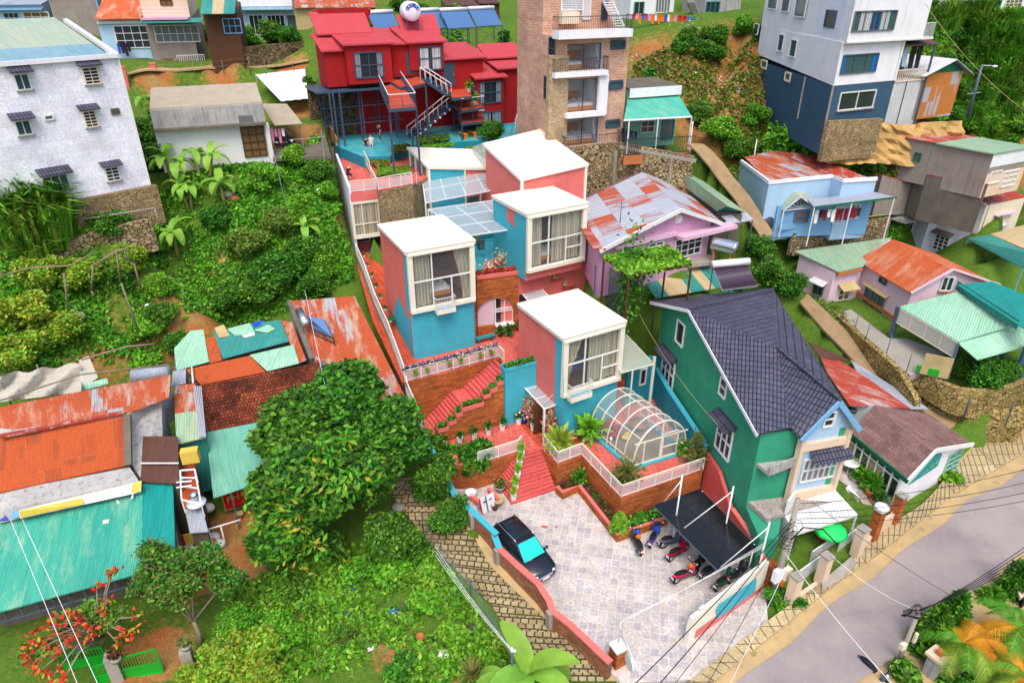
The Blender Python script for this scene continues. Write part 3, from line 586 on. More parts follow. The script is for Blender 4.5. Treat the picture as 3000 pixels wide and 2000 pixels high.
MB().wall(cw,.55,-.1,.22).B('curb','brick_orange',t);MB().wall(cw,.60,.55,.26).B('coping','coral',t)
so=MB();so.sl([H(cw[0],.4),H(cw[1],.4),H(cw[2],.4),H(cw[3],.4),H(cw[4],.4),v3((11,33.7,.4)),H(T4,.4),H(T3,.4),H(T2,.4)],.3);so.B('soil','soil',t)
cf,crr,cb=Pi(1655,1095,2.15),Pi(2012,985,2.15),Pi(1362,852,2.15);cbr=crr+(cb-cf)
ux=(crr-cf).normalized();R=(crr-cf).length/2;lenv=cb-cf
t=T('conservatory','arched glass tunnel conservatory on the coral terrace','',cf)
def arch(o,R,n=14,h0=.35,k=1.28):
 pts=[o]
 for i in rg(n+1):
  a=math.pi*(1-i/n);pts.append(o+ux*(R+R*cos(a))+U*(h0+(R*k)*sin(a)))
 return pts+[o+ux*2*R]
fr=MB();gl=MB();A_=[arch(cf+lenv*s,R) for s in(0,.2,.4,.6,.8,1)]
for j,a in en(A_):
 for i in rg(len(a)-1):fr.bar(a[i],a[i+1],.07 if j else .11,.06)
 if j<5:
  b=A_[j+1]
  for i in rg(len(a)-1):gl.add([a[i],a[i+1],b[i+1],b[i]],[(0,1,2,3)],0,True)
for i in(1,4,8,12,15):fr.bar(A_[0][i],A_[5][i],.05,.05)
a=A_[0];fr.bar(a[1]+U*1.35,a[15]+U*1.35,.07)
for s in(.18,.5,.82):fr.bar(cf.lerp(crr,s),cf.lerp(crr,s)+U*(1.7 if s!=.5 else 2.9),.09 if s==.5 else .07)
fr.bar(cf+U*.05,crr+U*.05,.08)
fr.B('frame','cream',t);gl.B('glazing','glass_clear',t)
fg=MB();fg.add(a,[tuple(rg(len(a)))]);fg.B('front_glazing','glass_clear',t)
cu=MB();cu.wall([cf-lenv*.0-ux*.05,cb-ux*.05],2.16,1.95,.3);cu.wall([cf-ux*.15-lenv.normalized()*.05,crr+ux*.15-lenv.normalized()*.05],2.14,1.95,.24);cu.wall([crr+ux*.05,cbr+ux*.05],2.16,1.95,.3);cu.B('curb','turquoise',t)
fl=MB();fl.sl([cf+ux*.1-U*.12,crr-ux*.1-U*.12,cbr-ux*.1-U*.12,cb+ux*.1-U*.12],.03);fl.B('floor','wood_grey',t)
dq=MB();d0=cf.lerp(crr,.52);d1=cf.lerp(crr,.8)
for p,q_ in((d0,d0+U*1.95),(d1,d1+U*1.95),(d0+U*1.95,d1+U*1.95),(d0+U*.9,d1+U*.9)):dq.bar(p-lenv.normalized()*.06,q_-lenv.normalized()*.06,.06)
dq.B('door','white',t)
def cushion(p,mat,label,s=1):
 q=MB();q.ball(p+U*.22*s,.5*s,.42*s,.26*s);q.ball(p+v3((.28,.2,.5))*s,.36*s,.2*s,.4*s);one(q,'bean_bag',mat,label,'bean bag','bean bags in the conservatory')
cushion(Pi(1465,850,2.2),'crimson_cloth','crimson bean bag nearest the back of the glass conservatory',1.0);cushion(Pi(1520,890,2.2),'crimson_cloth','crimson bean bag beside the yellow cushion in the conservatory',.95);cushion(Pi(1600,905,2.2),'yellow','flat yellow floor cushion inside the glass conservatory',.55)
c0=Pi(1690,850,2.06);q.la(c0,[(.06,0),(.06,.6),(.7,.62),(.7,.68),(.02,.70)],16);one(q,'coffee_table','wood','round wooden table in the middle of the glass conservatory','table')
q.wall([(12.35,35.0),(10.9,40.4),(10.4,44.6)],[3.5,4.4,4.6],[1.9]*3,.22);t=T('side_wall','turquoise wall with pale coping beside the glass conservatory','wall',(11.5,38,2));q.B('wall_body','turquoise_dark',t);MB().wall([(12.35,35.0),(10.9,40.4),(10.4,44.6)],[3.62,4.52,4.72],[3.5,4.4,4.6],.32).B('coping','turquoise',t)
def drape_curtain(mb,a,b,z0,z1,n=9,amp=.06,tie=0):
 K=n*4;d=(b-a);nr=v3((-d.y,d.x,0)).normalized();rows=6;vs=[]
 for r in rg(rows+1):
  v=r/rows;sq=1-abs(tie)*min(1,v*1.3)
  for k in rg(K+1):
   u=k/K;uu=u*sq if tie>=0 else 1-(1-u)*sq
   vs.append(H(a+d*uu,z1+(z0-z1)*v)+nr*amp*sin(u*n*2*math.pi))
 mb.add(vs,[(r*(K+1)+k,r*(K+1)+k+1,(r+1)*(K+1)+k+1,(r+1)*(K+1)+k) for r in rg(rows) for k in rg(K)],0,True)
def bed(o,az,name,label,group,cloth='fabric_white',base='wood_orange'):
 t=T('bed',label,'bed',o,group);a=radians(az);u=v3((cos(a),sin(a),0));w=v3((-u.y,u.x,0))
 MB().box(o+U*.18,2.05,1.45,.34,az).B('bed_frame',base,t);MB().box(o+U*.47,1.95,1.38,.24,az).B('mattress',cloth,t)
 for s in(-.34,.34):
  q=MB();q.ball(o+U*.66+u*.72+w*s,.2,.3,.09);q.B('pillow','fabric_white',t)
 return t
def cube_tower(name,label,FL,FR,depth,zt,zb,zf,panels,bars,curtains,room='crimson_cloth',left=None,zfr=None,balc=None,side=E2,bedpos=None):
 d=(FR-FL);Lw=d.length;d.normalize();bkv=v3((-d.y,d.x,0));FL=H(FL,0);FR=H(FR,0);BL=FL+bkv*depth;BR=FR+bkv*depth
 t=T(name,label,'building',H(FL,zb))
 th=.22
 q=MB();q.wall([FL+d*th/2+bkv*.02,BL+d*th/2],zt-.08,zb,th);q.wall([FR-d*th/2+bkv*.02,BR-d*th/2],zt-.08,zb,th);q.wall([BL-d*0+bkv*th/2,BR+bkv*th/2],zt-.08,zb,th);q.B('wall',panels[0],t)
 q=MB();q.wall([FL+bkv*th/2+d*.001,FR+bkv*th/2-d*.001],zf+.05,zb,th-.01);q.B('front_wall',panels[1],t)
 q=MB();o=.16;q.sl([H(FL-d*o-bkv*.25,zt),H(FR+d*o-bkv*.25,zt),H(BR+d*o+bkv*o,zt+.06),H(BL-d*o+bkv*o,zt+.06)],.22);rf=q.B('roof','cream_roof',t)
 q=MB();rim=[H(FL-d*o-bkv*.25,zt),H(FR+d*o-bkv*.25,zt),H(BR+d*o+bkv*o,zt+.06),H(BL-d*o+bkv*o,zt+.06)]
 for i in rg(4):q.bar(rim[i],rim[(i+1)%4],.08,.08)
 q.B('rim','cream',rf)
 q=MB();q.sl([H(FL+d*th,zf+.12),H(FR-d*th,zf+.12),H(BR-d*th,zf+.12),H(BL+d*th,zf+.12)],.12);q.B('room_floor','wood_brown',t)
 q=MB();q.wall([BL+d*th-bkv*.04,BR-d*th-bkv*.04],zt-.25,zf+.12,.05);q.B('room_wall',room,t)
 fo=-bkv*.16;a,b=FL+fo,FR+fo;z0,z1=zf,zt-.22;fw=.26
 q=MB()
 q.bar(H(a+d*fw/2,z0),H(a+d*fw/2,z1),.36,fw);q.bar(H(b-d*fw/2,z0),H(b-d*fw/2,z1),.36,fw);q.bar(H(a,z0+fw/2),H(b,z0+fw/2),.40,fw);q.bar(H(a,z1-.06),H(b,z1-.06),.40,.13)
 wn=q.B('window','cream',t)
 q=MB();X0,X1=fw,Lw-fw;Z0,Z1=z0+fw,z1-.12
 for(u0,v0,u1,v1) in bars:q.bar(H(a+d*(X0+(X1-X0)*u0),Z0+(Z1-Z0)*v0),H(a+d*(X0+(X1-X0)*u1),Z0+(Z1-Z0)*v1),.09,.09)
 q.B('mullions','white',wn)
 q=MB();q.poly([H(a+d*X0+bkv*.06,Z0),H(a+d*X1+bkv*.06,Z0),H(a+d*X1+bkv*.06,Z1),H(a+d*X0+bkv*.06,Z1)]);q.B('pane','glass_front',wn)
 for(u0,u1,v0,v1,tie) in curtains:
  q=MB();drape_curtain(q,a+d*(X0+(X1-X0)*u0)+bkv*.3,a+d*(X0+(X1-X0)*u1)+bkv*.3,Z0+(Z1-Z0)*v0+.03,Z0+(Z1-Z0)*v1,max(3,int((u1-u0)*Lw*2.6)),.05,tie);q.B('curtain','curtain',wn)
 if left:
  for(m_,pts) in left:
   q=MB();pl=[PV(r,x,y,FL,BL) for r,x,y in pts];q.add([p-d*.012 for p in pl],[tuple(rg(len(pl)))]);q.B('wall_panel',m_,t)
 if balc:
  u0,u1,h=balc;p0=a+d*(X0+(X1-X0)*u0);p1=a+d*(X0+(X1-X0)*u1);q=MB();pr=-bkv*.62
  q.sl([H(p0+pr,z0+.05),H(p1+pr,z0+.05),H(p1,z0+.05),H(p0,z0+.05)],.3);q.B('balcony','cream',t)
  q=MB();q.sl([H(p0+pr*.85+d*.08,z0+.056),H(p1+pr*.85-d*.08,z0+.056),H(p1-d*.08-bkv*.2,z0+.056),H(p0+d*.08-bkv*.2,z0+.056)],.004);q.B('balcony_floor','turquoise',t)
  q=MB();c4=[H(p0-bkv*.15,0),H(p0+pr*.95,0),H(p1+pr*.95,0),H(p1-bkv*.15,0)]
  for i in rg(3):
   q.bar(H(c4[i],z0+.95),H(c4[i+1],z0+.95),.04);q.bar(H(c4[i],z0+.15),H(c4[i+1],z0+.15),.03)
   n=max(3,int((c4[i+1]-c4[i]).length/.11))
   for k in rg(n+1):p=c4[i].lerp(c4[i+1],k/n);q.bar(H(p,z0+.05),H(p,z0+.95),.018)
  q.B('balcony_rail','white',t)
 return t
cross=lambda u,v,extra=[]:[(u,0,u,1),(0,v,1,v)]+extra
FLc=Pp(1297,775,10);FRc=Pp(1435,737,10);FLc=FLc+E2*.22;FRc=FRc+E2*.22
cube_tower('cube_tower','front cube tower with coral side and cream framed corner window','x' and FLc,FRc,5.3,9.95,2.0,5.55,('coral','turquoise'),[(.34,0,.34,1),(0,.54,1,.54),(.68,0,.68,.54),(.7,.27,1,.27)],[(0,.36,0,1,.72),(.46,1,0,1,0)],'turquoise_dark',left=[('turquoise',[('i',1124,190),('i',1186,228),('i',1172,930),('i',1112,905)])],balc=(.02,.42,.9))
FLl=Pp(935,577,13.8)+E2*.22;FRl=Pp(1087,551,13.8)+E2*.22
cube_tower('cube_tower','left cube tower with half open curtains beside red walkway',FLl,FRl,5.7,13.75,5.3,9.2,('coral','turquoise'),[(.33,0,.33,1),(0,.5,1,.5),(.66,0,.66,.5)],[(0,.32,0,1,0),(.72,1,0,1,-.55)],'crimson_cloth',left=[('turquoise',[('e',735,1000),('e',768,1022),('e',793,1480),('e',760,1440)]),('turquoise',[('e',690,1350),('e',790,1550),('i',150,380),('i',5,90)])],balc=(.33,.66,.9))
FLr=Pp(1213,490,15.2)+E2*.22;FRr=Pp(1348,465,15.2)+E2*.22
cube_tower('cube_tower','right cube tower above the coral stepped wall with closed curtains',FLr,FRr,4.6,15.15,10.0,10.7,('turquoise','coral'),[(.34,0,.34,1),(0,.5,1,.5),(.68,0,.68,.5),(.7,.27,1,.27)],[(0,.25,0,1,0),(.44,1,0,1,0)],'crimson_cloth',left=[('coral',[('e',1522,650),('e',1585,700),('e',1590,830),('e',1530,765)])])
O0=Pi(320,940,2.0);ou=E1.copy();ov=E2.copy()
def uvp(u,v,z):return H(O0+ou*u+ov*v,z)
A_=Pi(88,520,ZP);B_=Pi(740,345,ZP)
pz=[A_,B_,v3((-.5,41.5,ZP)),v3((3,43.3,ZP)),v3((8.2,46.1,ZP)),v3((7.5,51,ZP)),v3((-3,47.5,ZP)),v3((-9.2,48.6,ZP))]
t=T('plaza_terrace','middle coral tiled plaza with orange brick retaining wall behind the long stairs','terrace',A_)
MB().pr(pz,1.6,ZP-.05).B('retaining_wall','brick_orange',t);MB().sl([p+U*.002 for p in pz],.05).B('floor','tile_coral',t)
q.sl([v3((-7.45,39.5,5.4)),v3((-6.9,42.6,5.42)),v3((-8.8,47.8,6.6)),v3((-10.7,55.6,8.9)),v3((-13.6,55.0,8.9)),v3((-10.6,46.5,6.6))],.3)
one(q,'side_walkway','tile_coral_wet','coral tiled walkway climbing along the left cube tower','walkway')
railing('white railing with purple flower trough above the brick retaining wall',[A_+ov*.08,B_+ov*.08,B_+v3((.3,-.6,0))],.9)
t=T('flower_trough','long trough of purple flowers hung along the plaza railing','planter',A_+ov*.1+U*.9)
q.bar(A_+ov*.2+U*.86,B_+ov*.2+U*.86,.22,.16);q.B('trough','fabric_dark',t)
def LM(name,pts,size,mat,parent=None,seed=1,jit=.5,aspect=1.6,up=.3,count=1):
 r=np.random.default_rng(seed);c=np.repeat(np.asarray(pts,float),count,0);n=len(c)
 if count>1:c=c+r.normal(0,size*.9,(n,3))
 d=r.normal(0,1,(n,3));d/=np.linalg.norm(d,axis=1,keepdims=True);nn=r.normal(0,1,(n,3));nn[:,2]=np.abs(nn[:,2])+up;w=np.cross(d,nn);w/=np.linalg.norm(w,axis=1,keepdims=True)+1e-9
 s=size*(1-jit/2+jit*r.random((n,1)));L=d*s*aspect/2;Wd=w*s/2
 V=np.stack([c-L,c+Wd*.9-L*.1,c+L,c-Wd*.9-L*.1],1).reshape(-1,3)
 off=np.array(OFF.get(parent.name,v3((0,0,0)))) if parent else 0
 me=bpy.data.meshes.new(name);me.vertices.add(4*n);me.vertices.foreach_set('co',(V-off).astype(np.float32).ravel())
 me.loops.add(4*n);me.loops.foreach_set('vertex_index',np.arange(4*n,dtype=np.int32));me.polygons.add(n);me.polygons.foreach_set('loop_start',np.arange(0,4*n,4,dtype=np.int32));me.polygons.foreach_set('loop_total',np.full(n,4,dtype=np.int32))
 me.update(calc_edges=True);me.validate()
 mats=mat if isinstance(mat,(list,tuple)) else[mat]
 for k in mats:me.materials.append(M[k])
 if len(mats)>1:me.polygons.foreach_set('material_index',r.integers(0,len(mats),n).astype(np.int32))
 o=bpy.data.objects.new(name,me);COL.objects.link(o)
 if parent:o.parent=parent;OFF[o.name]=Vector(off)
 else:OFF[o.name]=v3((0,0,0))
 return o
def al(a,b,n,sp,seed=0):
 r=np.random.default_rng(seed);u=r.random((n,1));return np.array(a)*(1-u)+np.array(b)*u+r.normal(0,1,(n,3))*np.array(sp)
LM('flowers',al(A_+ov*.2+U*1.0,B_+ov*.2+U*1.0,700,(.08,.08,.07),3),.12,['petal_purple','petal_purple','leaf_dark','petal_white'],t,5)
for k in rg(6):
 p=A_.lerp(B_,(.1,.22,.45,.57,.78,.9)[k])-ov*.12+U*.45
 tt=T('hanging_pot','small leafy pot hooked on the plaza railing','plant pot',p,'pots hooked on the plaza railing');q=MB();q.la(p,[(.09,0),(.12,.16)],8);q.B('pot','terracotta',tt);LM('plant',al(p+U*.2,p+U*.3,40,(.1,.1,.07),k),.12,'leaf_mid',tt,k)
t=T('long_stairs','long coral stairs climbing beside the orange brick parapet','stairs',uvp(0,1,ZT))
def flight(u0,u1,z0,z1,n):
 for k in rg(n):
  a=u0+(u1-u0)*k/n;q.pr([uvp(a,.5,z0+(z1-z0)*(k+1)/n),uvp(a+(u1-u0)/n,.5,z0+(z1-z0)*(k+1)/n),uvp(a+(u1-u0)/n,3.12,z0+(z1-z0)*(k+1)/n),uvp(a,3.12,z0+(z1-z0)*(k+1)/n)],1.9)
flight(.35,2.5,ZT,3.75,10)
q.pr([uvp(2.5,.5,3.75),uvp(3.35,.5,3.75),uvp(3.35,3.12,3.75),uvp(2.5,3.12,3.75)],1.9)
flight(3.35,5.9,3.75,ZP-.01,10)
q.B('steps','step_coral',t)
t=T('stepped_parapet','orange brick parapet of the long stairs with stepped planting troughs','wall',uvp(0,.3,ZT))
pp=[(305,845,395,815),(385,792,447,768),(437,738,490,712),(480,690,637,650),(628,606,687,588),(675,567,732,546),(722,517,775,498)]
cp_=MB();so=MB();prev=None
for i,(x0,y0,x1,y1) in en(pp):
 a=PV('i',x0,y0,O0,O0+ou);b=PV('i',x1,y1,O0,O0+ou);u0=(a-O0).dot(ou);u1=(b-O0).dot(ou);z=(a.z+b.z)/2
 nx_=pp[i+1]if i<6 else None;u2=(PV('i',nx_[0],nx_[1],O0,O0+ou)-O0).dot(ou) if nx_ else 5.05
 u0=max(u0,0) if i==0 else uprev;q.pr([uvp(u0,0,z-.14),uvp(u2,0,z-.14),uvp(u2,.55,z-.14),uvp(u0,.55,z-.14)],1.9);uprev=u2
 cp_.wall([uvp(u0+.02,-.02,0),uvp(u2-.02,-.02,0),uvp(u2-.02,.57,0),uvp(u0+.02,.57,0),uvp(u0+.02,-.02,0)],z,z-.3,.07)
 so.sl([uvp(u0+.05,.02,z-.05),uvp(u2-.05,.02,z-.05),uvp(u2-.05,.53,z-.05),uvp(u0+.05,.53,z-.05)],.05)
 tt=T('trough_plant','low green plants in a stepped trough of the long stairs','plant',uvp((u0+u2)/2,.28,z),'plants in the stepped troughs')
 LM('foliage',al(uvp(u0+.12,.28,z+.08),uvp(u2-.12,.28,z+.08),int(90+160*(u2-u0)),(.06,.1,.07),i),.13,['leaf_dark','leaf_mid'],tt,i)
q.B('brickwork','brick_orange',t);cp_.B('trough_rim','coral',t);so.B('soil','soil',t)
el=Pi(787,812,ZT);u_=v3((cos(radians(26)),sin(radians(26)),0));v_=v3((-u_.y,u_.x,0))
t=T('entrance_block','turquoise entrance block topped by a green planting trough','building',el)
bl=[el-u_*.1,el+u_*2.5,el+u_*2.5+v_*.7,el-u_*.1+v_*.7]
MB().pr([H(p,6.45) for p in bl],ZT-.1).B('wall','turquoise',t)
q.wall([bl[0],bl[1],bl[2],bl[3],bl[0]],6.62,6.4,.1);q.B('trough_rim','turquoise',t)
q.sl([H(p,6.5) for p in bl],.06);q.B('soil','soil',t)
tt=T('trough_plant','dark green hedge plants in trough on the turquoise entrance block','plant',el+U*4.6);LM('foliage',al(H(el+u_*.1+v_*.35,6.65),H(el+u_*2.3+v_*.35,6.65),420,(.08,.15,.08),4),.14,['leaf_dark','leaf_mid'],tt,8)
dp=Pi(1075,880,ZT);q.pr([H(dp+u_*-.9+v_*.5,4.4),H(dp+u_*.6+v_*.5,4.4),H(dp+u_*.6+v_*.56,4.4),H(dp+u_*-.9+v_*.56,4.4)],ZT);one(q,'entrance_door','wood_brown','dark wooden entrance door under the small glass canopy','door')
t=T('glass_canopy','white framed glass canopy over the entrance door','canopy')
cc=Q('i',865,505,4.75,990,465,4.75,1170,655,4.55,1045,700,4.55)
for i in rg(4):q.bar(cc[i],cc[(i+1)%4],.08)
for s in(.33,.67):q.bar(cc[0].lerp(cc[3],s),cc[1].lerp(cc[2],s),.06)
for s in(.1,.9):q.tu([cc[0].lerp(cc[3],s),cc[1].lerp(cc[2],s)+U*.95],.015,5)
q.bar(H(cc[3],ZT),cc[3],.12);q.B('frame','white',t);MB().sl([p+U*.04 for p in cc],.015).B('glass','glass_roof',t)
Aa,Ab=Pe(1285,1215,ZU)-E2*.3,Pe(1618,1185,ZU);ad=(Ab-Aa);AL=ad.length;ad.normalize();an=v3((ad.y,-ad.x,0))
t=T('arch_wall','orange brick wall with a big arched opening between two cube towers','wall',H(Aa,ZP))
q0=PV('e',1290,1480,Aa,Ab);q1=PV('e',1580,1450,Aa,Ab);ap=PV('e',1435,1368,Aa,Ab);ua,ub=(q0-Aa).dot(ad),(q1-Aa).dot(ad);sp=ap.z-(ub-ua)/2*1.0;sp=min(sp,(q0.z+q1.z)/2+.3)
arc=[(ua+(ub-ua)*(1-cos(math.pi*k/16))/2,sp+(ap.z-sp)*sin(math.pi*k/16)) for k in rg(17)]
pt_=lambda u,z,o=0:H(Aa+ad*u-an*o,z);zb_=ZP+.75
q.add([pt_(0,ZP),pt_(0,ZU),pt_(ua,ZU),pt_(ua,ZP)],[(0,1,2,3)]);q.add([pt_(ub,ZP),pt_(ub,ZU),pt_(AL,ZU),pt_(AL,ZP)],[(0,1,2,3)]);q.add([pt_(ua,ZP),pt_(ub,ZP),pt_(ub,zb_),pt_(ua,zb_)],[(0,1,2,3)])
for k in rg(16):q.add([pt_(*arc[k]),pt_(*arc[k+1]),pt_(arc[k+1][0],ZU),pt_(arc[k][0],ZU)],[(0,1,2,3)]);q.add([pt_(*arc[k]),pt_(*arc[k+1]),pt_(*arc[k+1],.35),pt_(*arc[k],.35)],[(0,1,2,3)])
q.add([pt_(ub,zb_),pt_(ub,sp),pt_(ub,sp,.35),pt_(ub,zb_,.35)],[(0,1,2,3)]);q.add([pt_(ua,zb_),pt_(ub,zb_),pt_(ub,zb_,.35),pt_(ua,zb_,.35)],[(0,1,2,3)])
q.pr([pt_(0,ZU,.4),pt_(AL,ZU,.4),pt_(AL,ZU,.6),pt_(0,ZU,.6)],ZP);q.add([pt_(AL,ZP),pt_(AL,ZU),pt_(AL,ZU,.6),pt_(AL,ZP,.6)],[(0,1,2,3)]);q.B('brickwork','brick_orange',t)
um=(ua+ub)/2
q.add([pt_(ua-.05,ZP+.02,.2),pt_(um,ZP+.02,.2),pt_(um,ap.z,.2),pt_(ua-.05,ap.z,.2)],[(0,1,2,3)]);q.B('pink_panel','pale_pink',t)
z0=ZP+.75
for u in(um+.06,(um+ub)/2+.05,ub-.06):q.bar(pt_(u,z0,.12),pt_(u,(sp if u>ub-.2 else ap.z-.15),.12),.09)
for z in(z0+.05,z0+1.05,z0+1.25):q.bar(pt_(um,z,.12),pt_(ub,z,.12),.09)
for k in rg(8,16):q.bar(pt_(*arc[k],.12),pt_(*arc[k+1],.12),.12)
w_=q.B('window','white',t)
q.poly([pt_(um,z0,.25),pt_(ub,z0,.25),pt_(ub,ap.z,.25),pt_(um,ap.z,.25)]);q.B('pane','pane_dark',w_)
drape_curtain(q,pt_(um+.6,0,.2),pt_(ub-.05,0,.2),z0+1.3,ap.z-.4,4,.03,-.4);q.B('curtain','curtain',w_)
q.box(pt_((um+ub)/2,z0-.03,-.12),ub-um,.35,.12,math.degrees(math.atan2(ad.y,ad.x)));q.B('sill','white',w_)
t=T('flower_bed','red flowers in a coral trough along the top of the brick arch wall','planter',H(Aa,ZU))
q.wall([pt_(0,0,.02),pt_(AL,0,.02)],ZU+.3,ZU,.12);q.wall([pt_(0,0,.75),pt_(AL,0,.75)],ZU+.3,ZU,.1);q.B('trough','coral',t)
LM('flowers',al(pt_(.1,ZU+.35,.4),pt_(AL-.1,ZU+.35,.4),800,(.08,.14,.08),6),.14,['petal_orange','petal_red','leaf_dark','petal_orange'],t,9)
cb=[Ab,Pe(2215,1070,ZU),v3((6.5,57,ZU)),v3((-1,60,ZU)),v3((-9,60,ZU)),v3((-8.2,50,ZU)),H(Aa-an*.6,ZU)]
t=T('patio_block','coral lower storey carrying the turquoise roof patio','building',H(Ab,ZP))
MB().pr([H(p,ZU-.06) for p in cb],ZP-.4).B('wall','coral',t);MB().sl([H(p,ZU) for p in cb],.055).B('patio_floor','patio_teal',t)
cx=(cb[1]-Ab);cxL=cx.length;cx.normalize();cn=v3((cx.y,-cx.x,0));cpt=lambda u,z,o=0:H(Ab+cx*u+cn*o,z)
for k,(x0,y0,x1) in en(((1640,1165,1780),(1782,1175,1870),(1872,1232,1955),(1958,1285,2040))):
 a=PV('e',x0,y0,Ab,cb[1]);b=PV('e',x1,y0-14,Ab,cb[1]);q.bar(a+cn*.08,H(b,a.z)+cn*.08,.16,.08);q.bar(H(b,a.z)+cn*.06,H(b,a.z-.9)+cn*.06,.12,.06)
q.B('stepped_ledge','coral_deep',t)
q.wall([cpt(.1,0),cpt(2.1,0)],ZU+.75,ZU-.02,.2);q.B('parapet','coral',t)
for k,(x,y) in en(((1880,1195),(1965,1250),(2045,1300))):
 p=PV('e',x,y,Ab,cb[1])+cn*.16;tt=T('wall_plant','round wall basket of pale flowers on the coral stepped wall','plant',p,'wall baskets on the coral wall');q=MB();q.ball(p-U*.1,.16,.16,.12);q.B('basket','straw',tt);LM('flowers',al(p,p+U*.15,60,(.1,.1,.08),k),.12,['leaf_mid','petal_white','leaf_yellow'],tt,k)
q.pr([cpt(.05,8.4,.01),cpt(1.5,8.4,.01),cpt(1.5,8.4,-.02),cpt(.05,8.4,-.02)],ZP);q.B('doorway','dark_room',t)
t=T('glass_canopy','small glass canopy over the dark doorway below the coral stepped wall','canopy',cpt(.4,8,.1))
k4=Q('e',1625,1310,8.5,1770,1275,8.6,1850,1350,8.2,1700,1400,8.2)
for i in rg(4):q.bar(k4[i],k4[(i+1)%4],.07)
q.bar(k4[0].lerp(k4[3],.5),k4[1].lerp(k4[2],.5),.05);q.bar(k4[0],cpt(.2,8.9),.04);q.B('frame','white',t);MB().sl([p+U*.03 for p in k4],.012).B('glass','glass_rail',t)
railing('white railing on the terrace right of the right cube tower',[Pe(2125,1095,ZU),Pe(2210,1065,ZU),Pe(2215,1065,ZU)+E2*4.2],1.5,infill='glass_clear')
railing('low white rail at the patio edge beside the left cube tower',[pt_(.15,ZU,.9),pt_(.15,ZU,2.6)],1.1,infill=None,group=None)
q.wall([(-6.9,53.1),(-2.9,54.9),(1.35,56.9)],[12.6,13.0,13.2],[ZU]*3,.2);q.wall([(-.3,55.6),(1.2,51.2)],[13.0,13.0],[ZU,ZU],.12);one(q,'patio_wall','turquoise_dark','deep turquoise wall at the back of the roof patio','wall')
def pavilion(label,bl,br,k,kr,zb,wallm):
 t=T('pavilion',label,'building',H(bl,zb));q=MB();o=.18
 dx=(br-bl).normalized()*o;dy=(k-bl);dy=H(dy,0).normalized()*o;dx.z=0
 q.sl([bl-dx-dy,br+dx-dy,kr+dx+dy,k-dx+dy],.22);q.B('roof','cream_roof',t)
 q=MB();q.pr([bl-U*.2,br-U*.2,kr-U*.2,k-U*.2],zb);q.B('wall',wallm,t)
 for p in(bl,br):MB().bar(H(p,zb)-dy*.3,p-U*.2-dy*.3,.2).B('corner_post','cream',t)
 return t
b1=Pp(985,382,15.6)+E2*.15;b2=ONAZ('p',1130,385,b1,28);b3=ONAZ('p',940,338,b1,118);b4=b2+(b3-b1)
pv=pavilion('left rear pavilion with cream roof sloping down to a valley',b1,b2,b3,b4,ZU,'turquoise')
f_=lambda x,y,o=.03:PV('e',x,y,b1,b2)-E2*o
q.add([f_(1205,372),f_(1400,360),f_(1400,700),f_(1215,700)],[(0,1,2,3)]);q.B('coral_panel','coral',pv)
q.bar(f_(1203,375,.06),f_(1215,720,.06),.12);q.bar(f_(1325,540,.06),f_(1325,720,.06),.1);q.B('trim','cream',pv)
q.add([f_(1228,595,.05),f_(1312,580,.05),f_(1312,720,.05),f_(1228,720,.05)],[(0,1,2,3)]);q.B('door','pane_teal',pv)
g_=lambda x,y,o=.04:PV('e',x,y,b1,b3)-E1*o
for s in(.04,.34,.66,.96):q.bar(H(b1.lerp(b3,s)-E1*.05,12.2),b1.lerp(b3,s)-E1*.05-U*.25,.14)
for z in(12.3,13.6):q.bar(H(b1-E1*.05,z),H(b3-E1*.05,z+.3),.1)
w_=q.B('window','cream',pv);q.add([H(b1-E1*.02,12.3),H(b3-E1*.02,12.3),b3-U*.4-E1*.02,b1-U*.4-E1*.02],[(0,1,2,3)]);q.B('pane','pane_grey',w_)
c1=Pp(1200,410,16.2)+E2*.15;c2=ONAZ('p',1345,375,c1,28);c3=ONAZ('p',1115,330,c1,118);c4=ONAZ('p',1240,297,c2,116)
pavilion('right rear pavilion, the larger cream roof rising to the back',c1,c2,c3,c4,ZU,'coral')
t=T('skylight','sloping clear skylight strip between the two rear pavilion roofs','')
k4=Q('b',1370,1015,15.75,1475,975,16.9,1600,1110,16.4,1485,1148,15.4)
for i in rg(4):q.bar(k4[i],k4[(i+1)%4],.06)
for s in(.33,.66):q.bar(k4[0].lerp(k4[3],s),k4[1].lerp(k4[2],s),.05)
q.bar(k4[0].lerp(k4[1],.5),k4[3].lerp(k4[2],.5),.05)
q.B('frame','steel',t);MB().sl([p+U*.03 for p in k4],.012).B('glass','glass_roof',t)
def glassroof(label,pts,nu,nv,zp):
 t=T('glass_roof',label,'canopy',pts[0]);q=MB()
 for i in rg(nu+1):q.bar(pts[0].lerp(pts[1],i/nu),pts[3].lerp(pts[2],i/nu),.07,.09)
 for i in rg(nv+1):q.bar(pts[0].lerp(pts[3],i/nv),pts[1].lerp(pts[2],i/nv),.07,.09)
 q.B('frame','white',t);MB().sl([p+U*.06 for p in pts],.015).B('glass','glass_roof',t)
 q=MB()
 for p in zp:q.bar(H(p,ZU),p,.1)
 q.B('post','white',t)
glassroof('upper glass roof on white frame in front of the rear pavilions',Q('e',905,640,13.7,1650,500,13.9,1500,335,14.6,880,450,14.4),5,2,[Pe(905,640,13.7)])
glassroof('lower glass roof on white frame over the turquoise patio',Q('e',1250,888,13.1,1705,822,13.1,1530,605,13.5,925,690,13.5),3,3,[Pe(1250,888,13.1)+E2*.6,Pe(925,690,13.5)])
railing('curved white rail of the side stair left of the glass roof',[Pe(830,700,11.0),Pe(915,760,11.0)],1.0,group=None,infill=None)
t=T('glass_canopy','dirty glass canopy on white posts right of the front cube','canopy')
